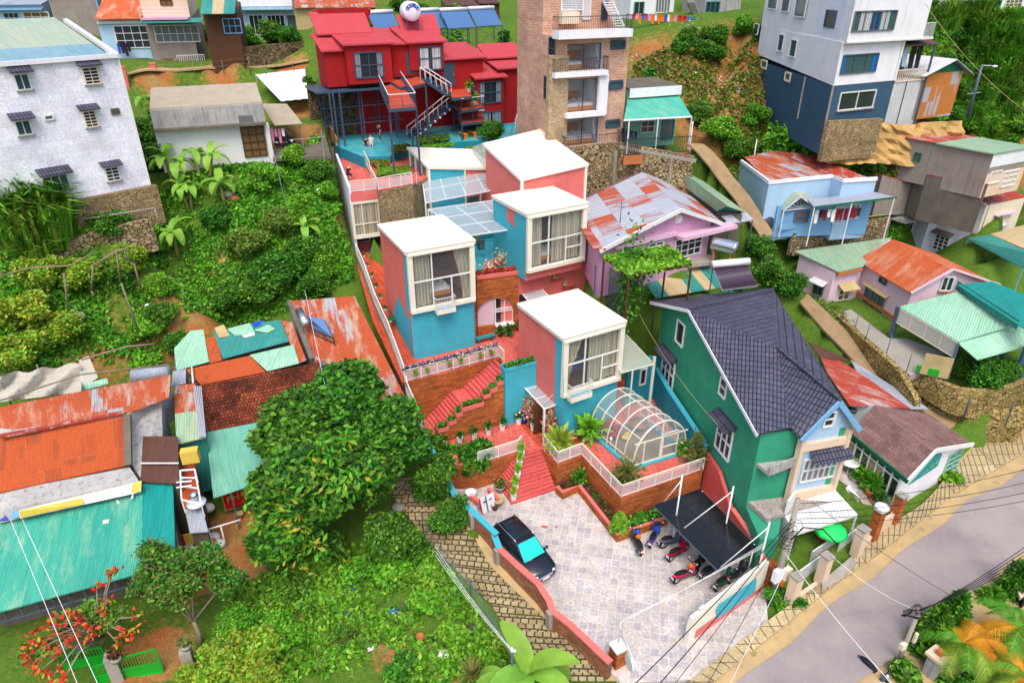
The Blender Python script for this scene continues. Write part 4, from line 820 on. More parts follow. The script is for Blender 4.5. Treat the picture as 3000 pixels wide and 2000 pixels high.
k4=Q('i',1575,450,6.4,1800,392,6.4,1605,185,6.9,1480,230,6.9)
for i in rg(4):q.bar(k4[i],k4[(i+1)%4],.08)
for s in(.33,.66):q.bar(k4[0].lerp(k4[1],s),k4[3].lerp(k4[2],s),.05)
for s in(.25,.5,.75):q.bar(k4[0].lerp(k4[3],s),k4[1].lerp(k4[2],s),.04)
q.bar(H(k4[1],2.0),k4[1]+U*.6,.14);q.bar(H(k4[0].lerp(k4[1],.35),2.0),k4[0].lerp(k4[1],.35),.08);q.B('frame','cream',t);MB().sl([p+U*.05 for p in k4],.012).B('glass','glass_green',t)
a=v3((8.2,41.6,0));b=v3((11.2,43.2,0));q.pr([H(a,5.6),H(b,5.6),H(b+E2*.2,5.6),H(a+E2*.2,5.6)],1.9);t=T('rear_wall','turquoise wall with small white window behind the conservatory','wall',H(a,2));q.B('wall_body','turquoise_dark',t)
w=a.lerp(b,.42)-E2*.04
for s in(-.25,.25):q.bar(H(w+E1*s,3.6),H(w+E1*s,4.9),.1)
for z in(3.6,4.9):q.bar(H(w-E1*.3,z),H(w+E1*.3,z),.1)
w_=q.B('window','white',t);q.add([H(w+E1*s,z)+E2*.02 for s,z in((-.25,3.6),(.25,3.6),(.25,4.9),(-.25,4.9))],[(0,1,2,3)]);q.B('pane','pane_dark',w_)
wl=[('e',372,955,10.0),('e',430,1085,9.5),('e',520,1340,8.3),('e',620,1560,7.3),('i',80,412,6.2),('i',100,520,5.6),('i',205,770,3.7)]
wp=[P(*k) for k in wl];t=T('boundary_wall','pale plastered garden wall with railing left of the coral walkway','wall',wp[0])
MB().wall(wp,[p.z-.75 for p in wp],[p.z-3.4 for p in wp],.24).B('wall_body','concrete',t)
for i in rg(len(wp)-1):
 a,b=wp[i],wp[i+1];q.bar(a,b,.07);n=max(2,int((b-a).length/.22))
 for k in rg(n+1):p=a.lerp(b,k/n);q.bar(p-U*.75,p,.02)
q.B('rail','white',t)
for k in rg(7):
 p=wp[0].lerp(wp[1],.5).lerp(wp[3],k/6.5)+v3((.3,.05,-.45));tt=T('hanging_pot','white pot with small plant hooked inside the left garden wall','plant pot',p,'white pots along the left garden wall');q=MB();q.la(p,[(.1,0),(.14,.2)],8);q.B('pot','white',tt);LM('plant',al(p+U*.25,p+U*.35,40,(.09,.09,.07),k),.12,'leaf_dark',tt,k)
af,ar_=Pe(335,632,13.55),Pe(545,607,13.55);bk_=v3((cos(radians(107.5)),sin(radians(107.5)),0))*12.2
t=T('annex','narrow pale annex with coral roof terrace and cantilevered curtained bay window','building',H(af,9))
a0,a1=H(af,0),H(ar_,0)
MB().pr([H(a0,13.6),H(a1,13.6),H(a1+bk_,13.6),H(a0+bk_,13.6)],10.35).B('wall','lilac_white',t)
b0=a0+bk_*.16;q.pr([H(b0,10.35),H(a1+bk_*.16,10.35),H(a1+bk_,10.35),H(a0+bk_,10.35)],7.6);q.B('lower_wall','coral',t)
q.pr([H(a0-bk_*.012,14.25),H(a1-bk_*.012,14.25),H(a1+bk_,14.25),H(a0+bk_,14.25)],13.58);q.B('cornice','coral',t)
MB().sl([H(a0+E1*.12,14.27),H(a1,14.27),H(a1+bk_,14.27),H(a0+bk_+E1*.12,14.27)],.05).B('terrace_floor','tile_coral',t)
q.wall([a0+E1*.02,a0+bk_],14.75,7.0,.2);q.B('side_wall','lilac_white',t)
wd=(a1-a0);wL=wd.length;wd.normalize();wo=v3((wd.y,-wd.x,0))*.06
for s in(0,wL):q.bar(H(a0+wd*s+wo,10.4),H(a0+wd*s+wo,13.5),.22)
for z,w in((10.55,.3),(13.45,.2)):q.bar(H(a0+wo,z),H(a1+wo,z),.22,w)
q.bar(H(a0+wd*wL*.36+wo,10.5),H(a0+wd*wL*.36+wo,13.4),.08);q.bar(H(a0+wo,11.6),H(a1+wo,11.6),.08);w_=q.B('window','cream',t)
drape_curtain(q,a0+wd*.15+wo*.5,a1-wd*.15+wo*.5,10.6,13.4,6,.03);q.B('curtain','curtain',w_)
c_=b0+wd*.5-bk_*.002;q.bar(H(c_-wd*.4,9.6),H(c_+wd*.9,9.6),.08,.5);w_=q.B('window','white',t);q.bar(H(c_-wd*.3+wo,9.6),H(c_+wd*.8+wo,9.6),.05,.36);q.B('pane','pane_dark',w_)
railing('white railing at the front of the annex roof terrace',[H(a0+E1*.1,14.27),H(a1,14.27),H(a1+bk_*.35,14.27)],.95)
# -- upper court and the red house on stilts
ZC=15.3
t=T('court','turquoise painted upper court with coral path below the red house','terrace',Pb(640,1070,ZC))
ct=[Pb(425,1000,ZC),Pb(620,1080,ZC),Pb(805,1075,ZC),Pb(950,1000,ZC),Pb(1500,960,ZC),Pb(1760,925,ZC),v3((3.0,80,ZC)),v3((-8,77,ZC)),v3((-20.2,80,ZC))]
MB().pr([p-U*.02 for p in ct],ZC-4,None).B('base','turquoise_dark',t);MB().sl([p for p in ct],.02).B('floor','patio_teal',t)
e0,e1_=Pe(545,545,14.6),Pe(805,498,14.6)
pl=[H(a1+bk_*.12,14.6),e0,e1_,v3((-6.2,60,14.6)),v3((-6,66,14.6)),Pb(805,1090,14.6),Pb(620,1090,14.6),H(a1+bk_*.95,14.6)]
t=T('garden_terrace','upper garden terrace with lawn strip on a rubble retaining wall','terrace',e0)
MB().pr([H(p,14.55) for p in pl],ZU-1.5).B('retaining_wall','stone_fine',t);MB().sl([H(p,14.6) for p in pl],.05).B('path','tile_coral',t)
q.sl(Q('b',715,1150,14.75,945,1145,14.75,945,1195,14.75,715,1210,14.75),.16);lw_=q.B('lawn_bed','soil',t)
gr=lambda*a:None
def patch(r,px,z,n,seed=0):
 rr_=np.random.default_rng(seed);P4=[np.array(P(r,x,y,z)) for x,y in px];u=rr_.random((n,1));v=rr_.random((n,1))
 return(P4[0]*(1-u)+P4[1]*u)*(1-v)+(P4[3]*(1-u)+P4[2]*u)*v
tag(LM('lawn',patch('b',[(720,1152),(942,1148),(942,1192),(720,1206)],14.82,2200),.2,['leaf_grass','leaf_bright'],None,3),'strip of bright lawn on the upper garden terrace','lawn',kind='stuff')
tag(LM('flower_bed',patch('b',[(630,1085),(790,1090),(800,1140),(720,1148)],14.95,1200,2),.22,['leaf_dark','leaf_mid','petal_orange','leaf_mid'],None,4),'flowering hedge bed beside the coral path of the upper garden','flower bed')
tag(LM('flower_bed',patch('b',[(820,1005),(940,995),(945,1040),(825,1050)],15.6,700,3),.22,['leaf_dark','bark_leaf_brown'],None,4),'dark shrub bed at the near end of the court stairs','flower bed')
tag(LM('flower_bed',patch('b',[(985,945),(1205,925),(1215,960),(995,1000)],15.6,1300,4),.24,['leaf_dark','bark_leaf_brown','leaf_mid'],None,4),'reddish green planting bed under the grey outside stairs','flower bed')
tag(LM('lawn',patch('b',[(1010,1005),(1240,985),(1250,1000),(1020,1020)],15.4,900,5),.2,['leaf_grass','leaf_bright'],None,3),'narrow lawn patch beside the court planting bed','lawn',kind='stuff')
railing('white railing along the upper garden retaining wall',[e0+v3((0,.05,0)),e1_],1.0);railing('white railing at the annex side of the upper garden',[H(a1+bk_*.36,14.6),H(a1+bk_*.7,14.6)],1.0)
t=T('outside_stairs','narrow grey metal stairs against the rubble wall beside the annex','stairs',Pb(760,1530,9.6))
s0,s1=Pb(760,1500,10.2),Pb(955,1275,14.5);r_=MB();sd=(s1-s0);hz=H(sd,0).normalized();sw_=v3((-hz.y,hz.x,0))*.5
for s in(-1,1):
 q.bar(s0+sw_*s,s1+sw_*s,.06,.22);r_.bar(s0+sw_*s+U*1,s1+sw_*s+U*1,.05)
 for k in rg(7):p=s0.lerp(s1,k/6)+sw_*s;r_.bar(p,p+U,.04)
 r_.bar(s0+sw_*s+U*.5,s1+sw_*s+U*.5,.025)
for k in rg(16):p=s0.lerp(s1,k/15);q.box(p,.3,1.0,.04,math.degrees(math.atan2(hz.y,hz.x)))
q.B('treads','steel_grey',t);r_.B('handrail','white',t)
R0=v3((1.59,77.6,0));RD=v3((cos(radians(28)),sin(radians(28)),0));RN=v3((RD.y,-RD.x,0));R1=R0-RD*10
def rp_(x,y,o=0):
 p0=R0+RN*o;return PV('b',x,y,p0,p0+RD)
def rs(p):return(H(p,0)-R0).dot(RD)
def rq(s,z,o=0):return H(R0+RD*s+RN*o,z)
rh=T('red_house','red house of stepped cabins on steel stilts above turquoise court','house',rq(-10,ZC))
wb=MB();rf=MB();tl_=MB()
def block(x0,x1,yt,yb,o,depth,rise,ovh=.35,side=None,t_=.14):
 a=rp_(x0,yb,o);b=rp_(x1,yb,o);zt=(rp_((x0+x1)/2,yt,o)).z;zb=(a.z+b.z)/2;s0,s1=rs(a),rs(b);D=depth+o
 wb.pr([rq(s0,zt,o),rq(s1,zt,o),rq(s1,zt+rise,-depth),rq(s0,zt+rise,-depth)],zb)
 k=rise/D
 rf.sl([rq(s0-ovh,zt+.16-k*ovh,o+ovh),rq(s1+ovh,zt+.16-k*ovh,o+ovh),rq(s1+ovh,zt+rise+.16+k*.2,-depth-.2),rq(s0-ovh,zt+rise+.16+k*.2,-depth-.2)],t_)
 return s0,s1,zb,zt
block(380,560,345,598,.0,3,1.0)
block(525,830,305,575,.9,4,.9)
block(830,1165,300,520,0,5,.9)
block(945,1180,290,480,.25,4,1.0)
block(1165,1450,405,640,-.1,5,.9)
block(1410,1590,535,850,.8,3,1.0)
block(1560,1745,470,850,.15,6,1.2)
block(1480,1700,390,480,-2.2,4,.9)
block(330,660,215,330,-2.5,4,1.3)
block(300,640,150,240,-5.5,4,1.2)
block(910,1130,215,300,-3,4,1.1)
wb.B('wall','red_wall',rh);rf.B('roof','red_roof',rh)
s0,s1=rs(rp_(1565,850,.3)),rs(rp_(1752,845,.3));q.pr([rq(s0,rp_(1650,850,.3).z,.35),rq(s1,rp_(1650,850,.3).z,.35),rq(s1,rp_(1650,850,.3).z,-5),rq(s0,rp_(1650,850,.3).z,-5)],ZC-.2);q.B('plinth','turquoise',rh)
q.pr([rq(rs(rp_(640,760)),20.3,-3.2),rq(rs(rp_(1420,760)),20.3,-3.2),rq(rs(rp_(1420,760)),20.3,-8),rq(rs(rp_(640,760)),20.3,-8)],ZC-.2);q.B('lower_storey','red_wall',rh)
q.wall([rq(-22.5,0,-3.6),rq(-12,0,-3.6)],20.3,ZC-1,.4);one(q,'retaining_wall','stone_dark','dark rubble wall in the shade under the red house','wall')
def rwin(x0,y0,x1,y1,o,nx=2,ny=2,curt=('curtain_grey',.28),lowblue=False):
 a=rp_(x0,y1,o);b=rp_(x1,y0,o);s0,s1=rs(a),rs(b);z0,z1=rp_((x0+x1)/2,y1,o).z,rp_((x0+x1)/2,y0,o).z;q=MB()
 for i in rg(nx+1):s=s0+(s1-s0)*i/nx;q.bar(rq(s,z0,o+.04),rq(s,z1,o+.04),.12 if i in(0,nx) else .08)
 for j in rg(ny+1):z=z0+(z1-z0)*j/ny;q.bar(rq(s0,z,o+.04),rq(s1,z,o+.04),.12 if j in(0,ny) else .09)
 w=q.B('window','steel_dark',rh);q=MB();q.poly([rq(s0,z0,o+.012),rq(s1,z0,o+.012),rq(s1,z1,o+.012),rq(s0,z1,o+.012)]);q.B('pane','pane_dark',w)
 f=curt[1]
 for p0,p1 in((0,f),(1-f,1)):q=MB();drape_curtain(q,rq(s0+(s1-s0)*p0,0,o+.03),rq(s0+(s1-s0)*p1,0,o+.03),z0+.06,z1-.06,3,.012);q.B('curtain',curt[0],w)
rwin(572,362,748,535,.9,2,2,('curtain_grey',.2));rwin(1012,325,1155,480,.25,2,2,('curtain_white',.42));rwin(1425,565,1568,710,.8,2,2,('curtain_grey',.22));rwin(1440,770,1570,930,.8,3,2,('curtain_grey',.45))
for(x0,y0,x1,y1,o) in((922,352,998,508,.0),(1178,432,1248,602,-.1),(1372,560,1400,640,.3)):
 a=rp_(x0,y1,o);b=rp_(x1,y0,o);q=MB();q.pr([rq(rs(a),b.z,o+.06),rq(rs(b),b.z,o+.06),rq(rs(b),b.z,o),rq(rs(a),b.z,o)],a.z);d_=q.B('door','steel_dark',rh);q=MB();q.ball(rq(rs(b)-.15,(a.z+b.z)/2,o+.1),.05);q.B('handle','chrome',d_)
def deck(pix,o_z,name='deck'):
 q=MB();pts=[Pb(x,y,o_z) for x,y in pix];q.sl(pts,.12);d=q.B('deck','tile_coral_wet',rh);q=MB()
 for i in rg(len(pts)):q.bar(pts[i]-U*.2,pts[(i+1)%len(pts)]-U*.2,.1,.26)
 q.B('deck_frame','steel_dark',d);return pts
def rail2(pts,h=1.0,mat='white'):
 q=MB();n_=MB()
 for i in rg(len(pts)-1):
  a,b=pts[i],pts[i+1];q.bar(a+U*h,b+U*h,.06);k=max(1,round((b-a).length/1.1))
  for j in rg(k+1):p=a.lerp(b,j/k);n_.bar(p,p+U*h,.05)
  n_.bar(a+U*.12,b+U*.12,.03);n_.bar(a+U*.5,b+U*.5,.02);n_.bar(a+U*.75,b+U*.75,.02)
 q.B('handrail',mat,rh);n_.B('railing','steel_dark',rh)
d1=deck([(735,600),(800,745),(985,730),(880,565)],20.5);rail2([d1[0],d1[1],d1[2],d1[3]])
deck([(760,530),(860,550),(1000,520),(1040,570),(880,600)],20.8)
d2=deck([(905,560),(1000,520),(1045,570),(930,600)],20.9)
d3=deck([(1195,620),(1360,610),(1365,660),(1235,670)],19.4)
d4=deck([(1230,715),(1395,690),(1455,735),(1300,755)],18.2);rail2([d4[0],d4[3],d4[2],d4[2]+U*0+RD*-.0+RN*-1.0])
d5=deck([(1258,790),(1440,780),(1455,830),(1300,845)],16.9);rail2([d5[0],d5[3],d5[2]])
def stair(a,b,w,n):
 d=b-a;hz=H(d,0).normalized();s=v3((-hz.y,hz.x,0))*w/2;q=MB()
 for k in rg(n):p=a.lerp(b,(k+.5)/n);q.box(p,.3,w,.05,math.degrees(math.atan2(hz.y,hz.x)))
 for e in(-1,1):q.bar(a+s*e,b+s*e,.06,.26)
 st_=q.B('stairs','steel_dark',rh);q=MB()
 for e in(-1,1):
  q.bar(a+s*e+U,b+s*e+U,.07)
  for k in rg(6):p=a.lerp(b,k/5)+s*e;q.bar(p,p+U,.04)
 q.B('handrail','white',st_)
 q=MB()
 for k in rg(8):p=a.lerp(b,(k+.7)/9)-s*1.15-U*.25;q.la(p,[(.09,0),(.12,.2)],7)
 q.B('pots','white',st_)
sa=Pb(940,950,ZC);sb=Pb(1240,705,18.3);stair(sa,sb,1.1,16)
sc_=Pb(1215,655,19.4);sd_=Pb(1030,535,20.9);stair(sc_,sd_,1.0,8)
for(x,y,z) in((385,640,20.2),(410,640,20.2),(455,640,20.2),(580,600,20.3),(600,600,20.3),(800,750,20.3),(985,735,20.3),(830,590,20.3),(1050,590,20.7),(1300,860,16.8),(1450,840,16.8),(1240,720,18),(960,960,16.5)):
 p=Pb(x,y,z);MB().bar(H(p,ZC-.7),p,.13).B('stilt','steel_dark',rh)
for z in(17.0,18.6):
 q.bar(rq(-22.2,z,-.1),rq(-14,z,-.1),.07);q.bar(rq(-22.2,z,-2),rq(-14,z,-2),.07)
for s in(-21.5,-20,-18,-16,-14):q.bar(rq(s,ZC,-2),rq(s,20.3,-2),.11);q.bar(rq(s,ZC,-3.2),rq(s,20.3,-3.2),.11)
q.B('braces','steel_dark',rh)
q.sl([rq(-22.6,20.28,.9),rq(-13.5,20.28,.9),rq(-13.5,20.28,-4),rq(-22.6,20.28,-4)],.2);q.B('floor_frame','steel_dark',rh)
t=T('screen_fence','tall blue grey bar fence on the left side of the red house court','fence')
fa,fb=Pb(405,1015,14.6),Pb(222,380,20.6)
for k in rg(26):
 p=fa.lerp(fb,k/25);q.bar(p,p+U*3.6,.05)
for h in(.2,1.8,3.5):q.bar(fa+U*h,fb+U*h,.06)
q.B('bars','steel_dark',t);q.add([fa,fb,fb+U*3.5,fa+U*3.5],[(0,1,2,3)]);q.B('mesh','mesh_screen',t)
q.wall([fa,fb],[fa.z,fb.z],[fa.z-3,fb.z-3],.3);q.B('footing','concrete',t)
q2=MB();q2.wall([Pb(402,960,ZC),Pb(450,990,ZC)],[ZC+1.5,ZC+.3],[ZC-.2]*2,.12);one(q2,'ramp_board','wood_orange','ochre sloping panel at the left corner of the turquoise court','panel')
def bench(x,y,z,az,label):
 t=T('bench',label,'bench',Pb(x,y,z),'yellow benches on the court');c=Pb(x,y,z);a=radians(az);u=v3((cos(a),sin(a),0));w=v3((-u.y,u.x,0))
 MB().box(c+U*.45,1.5,.42,.08,az).B('seat','wood_orange',t)
 for s in(-.65,.65):q=MB();q.box(c+u*s+U*.2,.08,.4,.42,az);q.B('leg','wood_orange',t)
bench(1310,950,ZC,118,'yellow bench nearer the stairs under the small deck');bench(1375,940,ZC,118,'yellow bench next to the round shrub on the court')
t=T('chair','yellow backed chair under the red house','',Pb(640,900,ZC));c=Pb(640,900,ZC);MB().box(c+U*.45,.5,.5,.07,28).B('seat','wood_orange',t);MB().box(c+U*.85-RN*.22,.5,.07,.7,28).B('backrest','yellow',t)
for i in(-.2,.2):
 for j in(-.2,.2):q=MB();q.bar(c+RD*i+RN*j,c+RD*i+RN*j+U*.44,.05);q.B('leg','steel_dark',t)
t=T('table','dark round table under the red house','',Pb(700,900,ZC));c=Pb(700,900,ZC);q.la(c,[(.3,0),(.06,.05),(.06,.7),(.5,.72),(.5,.76)],12);q.B('top_and_base','charcoal',t)
for k,(x0,x1,y0,y1) in en(((690,880,148,225),(1010,1200,120,205),(1190,1395,110,200),(1385,1580,95,185))):
 zf=25.3;a,b=Pb(x0+20,y1,zf-.7),Pb(x1,y1-10,zf-.7);c,d=Pb(x1-30,y0,zf+.75),Pb(x0-5,y0+10,zf+.75)
 sep=(H(d,0)-H(a,0))
 c=H(H(b,0)+E2*2.2,zf+.95);d=H(H(a,0)+E2*2.2,zf+.95)
 t=T('solar_collector',('pale blue solar collector nearest the red roof ridge at left','pale blue solar collector just right of the round water tank','pale blue solar collector between the blue posts','rightmost pale blue solar collector on the lattice frame')[k],'solar panel',a,'solar collectors behind the red house')
 MB().sl([a,b,c,d],.08).B('panel','solar_blue',t);q=MB();q.tu([d+U*.12,c+U*.12],.2,8);q.B('header_tank','white',t);q=MB()
 for p in(a,b,c,d):q.bar(H(p,22.6),p-U*.1,.08)
 q.bar(H(a,22.8),b-U*.1,.05);q.bar(a-U*.1,H(b,22.8),.05);q.bar(a,b,.08);q.B('frame','steel_grey',t)
c=Pb(945,78,26.6);t=T('water_tank','round steel water tank with blue arched lettering','',c)
tk=MB();ax_=(v3((0,0,CAM_H))-c);ax_.z=0;ax_.normalize();ax_=(ax_+v3((.25,0,0))).normalized();sd2=v3((-ax_.y,ax_.x,0))
prof=[(-1.0,.2),(-.95,.75),(-.8,.9),(.8,.9),(.95,.75),(1.0,.2)];vs=[]
for l,r in prof:vs+=[c+ax_*l+sd2*r*cos(2*math.pi*k/18)+U*r*sin(2*math.pi*k/18) for k in rg(18)]
tk.add(vs,[(j*18+i,j*18+(i+1)%18,(j+1)*18+(i+1)%18,(j+1)*18+i) for j in rg(5) for i in rg(18)]+[tuple(rg(17,-1,-1)),tuple(rg(90,108))],0,True);tk.B('tank','lilac_white',t)
for k in rg(12):
 a0_,a1__=radians(15+150*k/12),radians(15+150*(k+1)/12)
 f=lambda a,r:c+ax_*(1.03 if r<.6 else 1.0)+sd2*r*cos(a)+U*r*sin(a)
 q.add([f(a0_,.42),f(a1__,.42),f(a1__,.74),f(a0_,.74)],[(0,1,2,3)])
q.B('emblem','royal_blue',t)
def textobj(body,size,mat,parent,name='lettering'):
 cu=bpy.data.curves.new(name,'FONT');cu.body=body;cu.size=size;cu.align_x='CENTER';cu.align_y='CENTER';cu.extrude=.006
 o=bpy.data.objects.new(name,cu);COL.objects.link(o);dg=bpy.context.evaluated_depsgraph_get();me=bpy.data.meshes.new_from_object(o.evaluated_get(dg));bpy.data.objects.remove(o);me.name=name
 o=bpy.data.objects.new(name,me);COL.objects.link(o);me.materials.clear();me.materials.append(M[mat]);o.parent=parent;OFF[o.name]=OFF.get(parent.name,v3((0,0,0)));return o
def place_text(o,pos,xd,yd):
 xd=xd.normalized();zd=xd.cross(yd).normalized();yd=zd.cross(xd);m=Matrix((xd,yd,zd)).transposed().to_4x4();m.translation=pos-OFF[o.name];o.matrix_local=m
for k,chh in en('SƠN HÀ'):
 if chh==' ':continue
 a=radians(158-136*k/5);o=textobj(chh,.26,'white',t);xd=-(sd2*-sin(a)+U*cos(a));place_text(o,c+ax_*1.045+sd2*.57*cos(a)*-1*-1+U*.57*sin(a),xd,sd2*cos(a)+U*sin(a))
for s in(-.6,.6):
 for j in(-.5,.5):q.bar(H(c+ax_*s+sd2*j,22.5),c+ax_*s+sd2*j-U*.75,.08)
 q.bar(c+ax_*s-sd2*.7-U*.8,c+ax_*s+sd2*.7-U*.8,.1)
q.B('stand','steel_dark',t)
for k,(x,y) in en(((250,60),(660,60),(1190,50),(1385,50),(885,30),(990,20))):
 p=Pb(x,y+60,24.5);tag(MB().tu([H(p,22.5),p+U*3.5],.1,8).B('steel_post','bright_blue'),'blue steel post rising behind the red house roofs','post','blue posts behind the red house')
# -- neighbouring houses
CAMP=v3((0,0,CAM_H))
def outn(A,B):
 n=v3((B[1]-A[1],A[0]-B[0],0)).normalized()
 return n if n.dot(CAMP-H(A,0))>0 else-n
def azp(A,az,L=1):a=radians(az);return v3((A[0]+L*cos(a),A[1]+L*sin(a),A[2]if len(A)>2 else 0))
def win(t,A,B,rect,nx=2,ny=2,frame='white',pane='pane_dark',awn=None,awnm='roof_tile_dark',sill=False,fw=.07,proud=.06,name='window',curt=None):
 r,x0,y0,x1,y1=rect;n=outn(A,B);d=H(B-A,0).normalized()
 pa,pb=PV(r,x0,(y0+y1)/2,A,B),PV(r,x1,(y0+y1)/2,A,B);o=H(A,0);s0,s1=sorted(((H(pa,0)-o).dot(d),(H(pb,0)-o).dot(d)))
 xm=(x0+x1)/2;z1=PV(r,xm,y0,A,B).z;z0=PV(r,xm,y1,A,B).z
 q=lambda s,z,k=proud:H(o+d*s+n*k,z)
 f=MB()
 for i in rg(nx+1):s=s0+(s1-s0)*i/nx;f.bar(q(s,z0),q(s,z1),fw*(1.3 if i in(0,nx) else .8),.09)
 for j in rg(ny+1):z=z0+(z1-z0)*j/ny;f.bar(q(s0,z),q(s1,z),.09,fw*(1.3 if j in(0,ny) else .8))
 w=f.B(name,frame,t)
 p=MB();p.add([q(s0,z0,.012),q(s1,z0,.012),q(s1,z1,.012),q(s0,z1,.012)],[(0,1,2,3)]);p.B('pane',pane,w)
 if curt:
  p=MB()
  for u0,u1 in curt[1]:p.add([q(s0+(s1-s0)*u0,z0+.05,.025),q(s0+(s1-s0)*u1,z0+.05,.025),q(s0+(s1-s0)*u1,z1-.05,.025),q(s0+(s1-s0)*u0,z1-.05,.025)],[(0,1,2,3)])
  p.B('curtain',curt[0],w)
 if sill:p=MB();p.bar(q(s0-.1,z0-.06,.1),q(s1+.1,z0-.06,.1),.2,.09);p.B('sill',sill if isinstance(sill,str) else 'concrete',w)
 if awn:
  h=MB();e=.28;L=awn;h.sl([q(s0-e,z1+.22,L),q(s1+e,z1+.22,L),q(s1+e,z1+.22+L*.45,.0),q(s0-e,z1+.22+L*.45,.0)],.07);h.B('awning',awnm,w)
 return w
def body(name,label,cat,tops,zb,wallm,loc=None,wname='wall'):
 t=T(name,label,cat,H(loc or tops[0],zb if not hasattr(zb,'__len__') else zb[0]));MB().pr(tops,zb).B(wname,wallm,t);return t
def roofp(t,pts,mat,th=.08,name='roof'):return MB().sl(pts,th).B(name,mat,t)
def wallholes(mb,A,B,z0,z1,holes,m=0):
 d=H(B-A,0);L=d.length;d.normalize();us=sorted({0,L,*[h[0]for h in holes],*[h[1]for h in holes]});zs=sorted({z0,z1,*[h[2]for h in holes],*[h[3]for h in holes]})
 for i in rg(len(us)-1):
  for j in rg(len(zs)-1):
   u,z=(us[i]+us[i+1])/2,(zs[j]+zs[j+1])/2
   if any(h[0]<u<h[1]and h[2]<z<h[3]for h in holes):continue
   mb.add([H(A+d*us[i],zs[j]),H(A+d*us[i+1],zs[j]),H(A+d*us[i+1],zs[j+1]),H(A+d*us[i],zs[j+1])],[(0,1,2,3)],m)
def swide(r,x,y,A,B):p=PV(r,x,y,A,B);return(H(p,0)-H(A,0)).dot(H(B-A,0).normalized()),p.z
A=Pw(440,544,15.5);B=azp(A,227,20);zt=ZAT('w',157,A)-.15;bkd=azp((0,0,0),137,9)
t=T('apartment_block','tall white tiled block with hooded windows at the left edge','building',A)
MB().pr([H(A,zt),H(B,zt),H(B+bkd,zt),H(A+bkd,zt)],15.4).B('wall','block_white',t)
n_=outn(A,B);q.bar(H(A,zt+.02)+n_*.1,H(B,zt+.02)+n_*.1,.3,.28);q.bar(H(A,zt+.02),H(A+bkd,zt+1.9),.3,.28);q.B('cornice','off_white',t)
Ar=H(A,zt+.1);Br=H(B,zt+.1);X=lambda s,k:H(A.lerp(B,s)+bkd*k,zt+.15+1.9*k)
roofp(t,[X(0.03,0),X(.36,0),X(.36,.28),X(.03,.28)],'roof_sky');roofp(t,[X(0.03,.28),X(.36,.28),X(.36,1.05),X(.03,1.05)],'roof_sage');roofp(t,[X(.36,0),X(1,0),X(1,1.0),X(.36,1.0)],'roof_cream_sheet')
q.sl([X(.33,.42)+U*.06,X(.42,.42)+U*.06,X(.42,.95)+U*.06,X(.33,.95)+U*.06],.04);q.B('white_sheet','panel_white',t)
for rc,nx,ny,aw in(((105,510,205,620),2,1,.7),((575,465,680,580),2,5,.6),((110,830,215,930),2,1,.7),((580,765,665,875),2,5,.6),((300,1205,475,1310),3,1,.8),((728,1150,820,1245),2,4,.6)):
 win(t,A,B,('a',)+rc,nx,ny,'white' if nx!=2 or ny<5 else 'ivory','pane_teal' if ny==1 else 'pane_dark',aw,sill=True)
win(t,A,B,('a',305,795,365,825),1,1,'white','pane_grey',name='vent');win(t,A,B,('a',765,750,820,785),2,3,'concrete_dark','pane_grey',name='vent')
q.bar(H(A,zt)+n_*.1,H(A,15.5)+n_*.1,.09);q.B('downpipe','white',t)
t=T('retaining_wall','pale stone footing wall under the tall white block','wall',A)
q.wall([H(A+n_*.35,0)+(A-B).normalized()*.3,H(B+n_*.35,0)],15.6,12.6,.5);q.B('stonework','stone_fine',t)
a,b=Pa(1075,1460,14.3),Po(30,860,12.2);q.wall(Q('o',1040,560,14.0,680,640,13.6,300,790,12.9),[14.0,13.6,12.9],[11.5]*3,.5);t=T('retaining_wall','lower mossy stone terrace wall with white pipe rail left','wall');q.B('stonework','stone_rubble',t)
rl=Q('o',1065,492,14.9,720,548,14.5,460,580,14.2,200,625,13.9);q.tu(rl,.05,6)
for p in rl:q.tu([p,H(p,p.z-1.5)],.045,6)
q.B('pipe_rail','concrete',t)
Bq0=Pa(1870,1085,15.8);A=Bq0;B=azp(Bq0,202,8.6);bk2=azp((0,0,0),112,6.0);zt=ZAT('a',712,Bq0)
t=T('bungalow','small bungalow with stained concrete parapet and dark double door','house',Bq0)
zl=ZAT('a',845,Bq0)
MB().pr([H(A,zl),H(B,zl),H(B+bk2,zl),H(A+bk2,zl)],14.8).B('wall','white',t)
n_=outn(A,B);q.pr([H(A+n_*.15,zt),H(B+n_*.15,zt),H(B+bk2,zt+.5),H(A+bk2,zt+.5)],zl+.12);q.B('parapet','concrete_stained',t)
q.bar(H(A+n_*.35,zl+.06),H(B+n_*.35,zl+.06),1.0,.16);q.B('ledge','concrete_dark',t)
roofp(t,[H(A,zt+.1),H(B,zt+.1),H(B+bk2,zt+.9),H(A+bk2,zt+.9)],'beige_roof',.1)
win(t,A,B,('a',1672,872,1826,1078),3,4,'wood_brown','pane_warm',name='door')
q.bar(H(A+n_*.15,zl),H(A+n_*.15,14.9),.35);q.B('pillar','white',t)
kp=Pa(1690,800,zl+1.2);q.box(kp-U*.2,1.1,.6,.5,22);q.B('roof_tank','chrome',t)
roofp(t,Q('a',1800,715,18.9,1975,715,18.9,2082,850,18.2,1890,862,18.2),'beige_roof',.06,'carport_roof')
for(x,y) in((2065,850),(2210,900)):p=Pa(x,y,18.1);q.bar(H(p,15),p,.07)
q.bar(Pa(1990,965,16.9),Pa(2240,940,16.9),.06);q.B('carport_post','concrete',t)
q.sl(Q('a',1880,1090,15.9,2280,1075,15.9,2200,800,16.6,1960,820,16.6),.3);struct(q,'yard','concrete_dark')
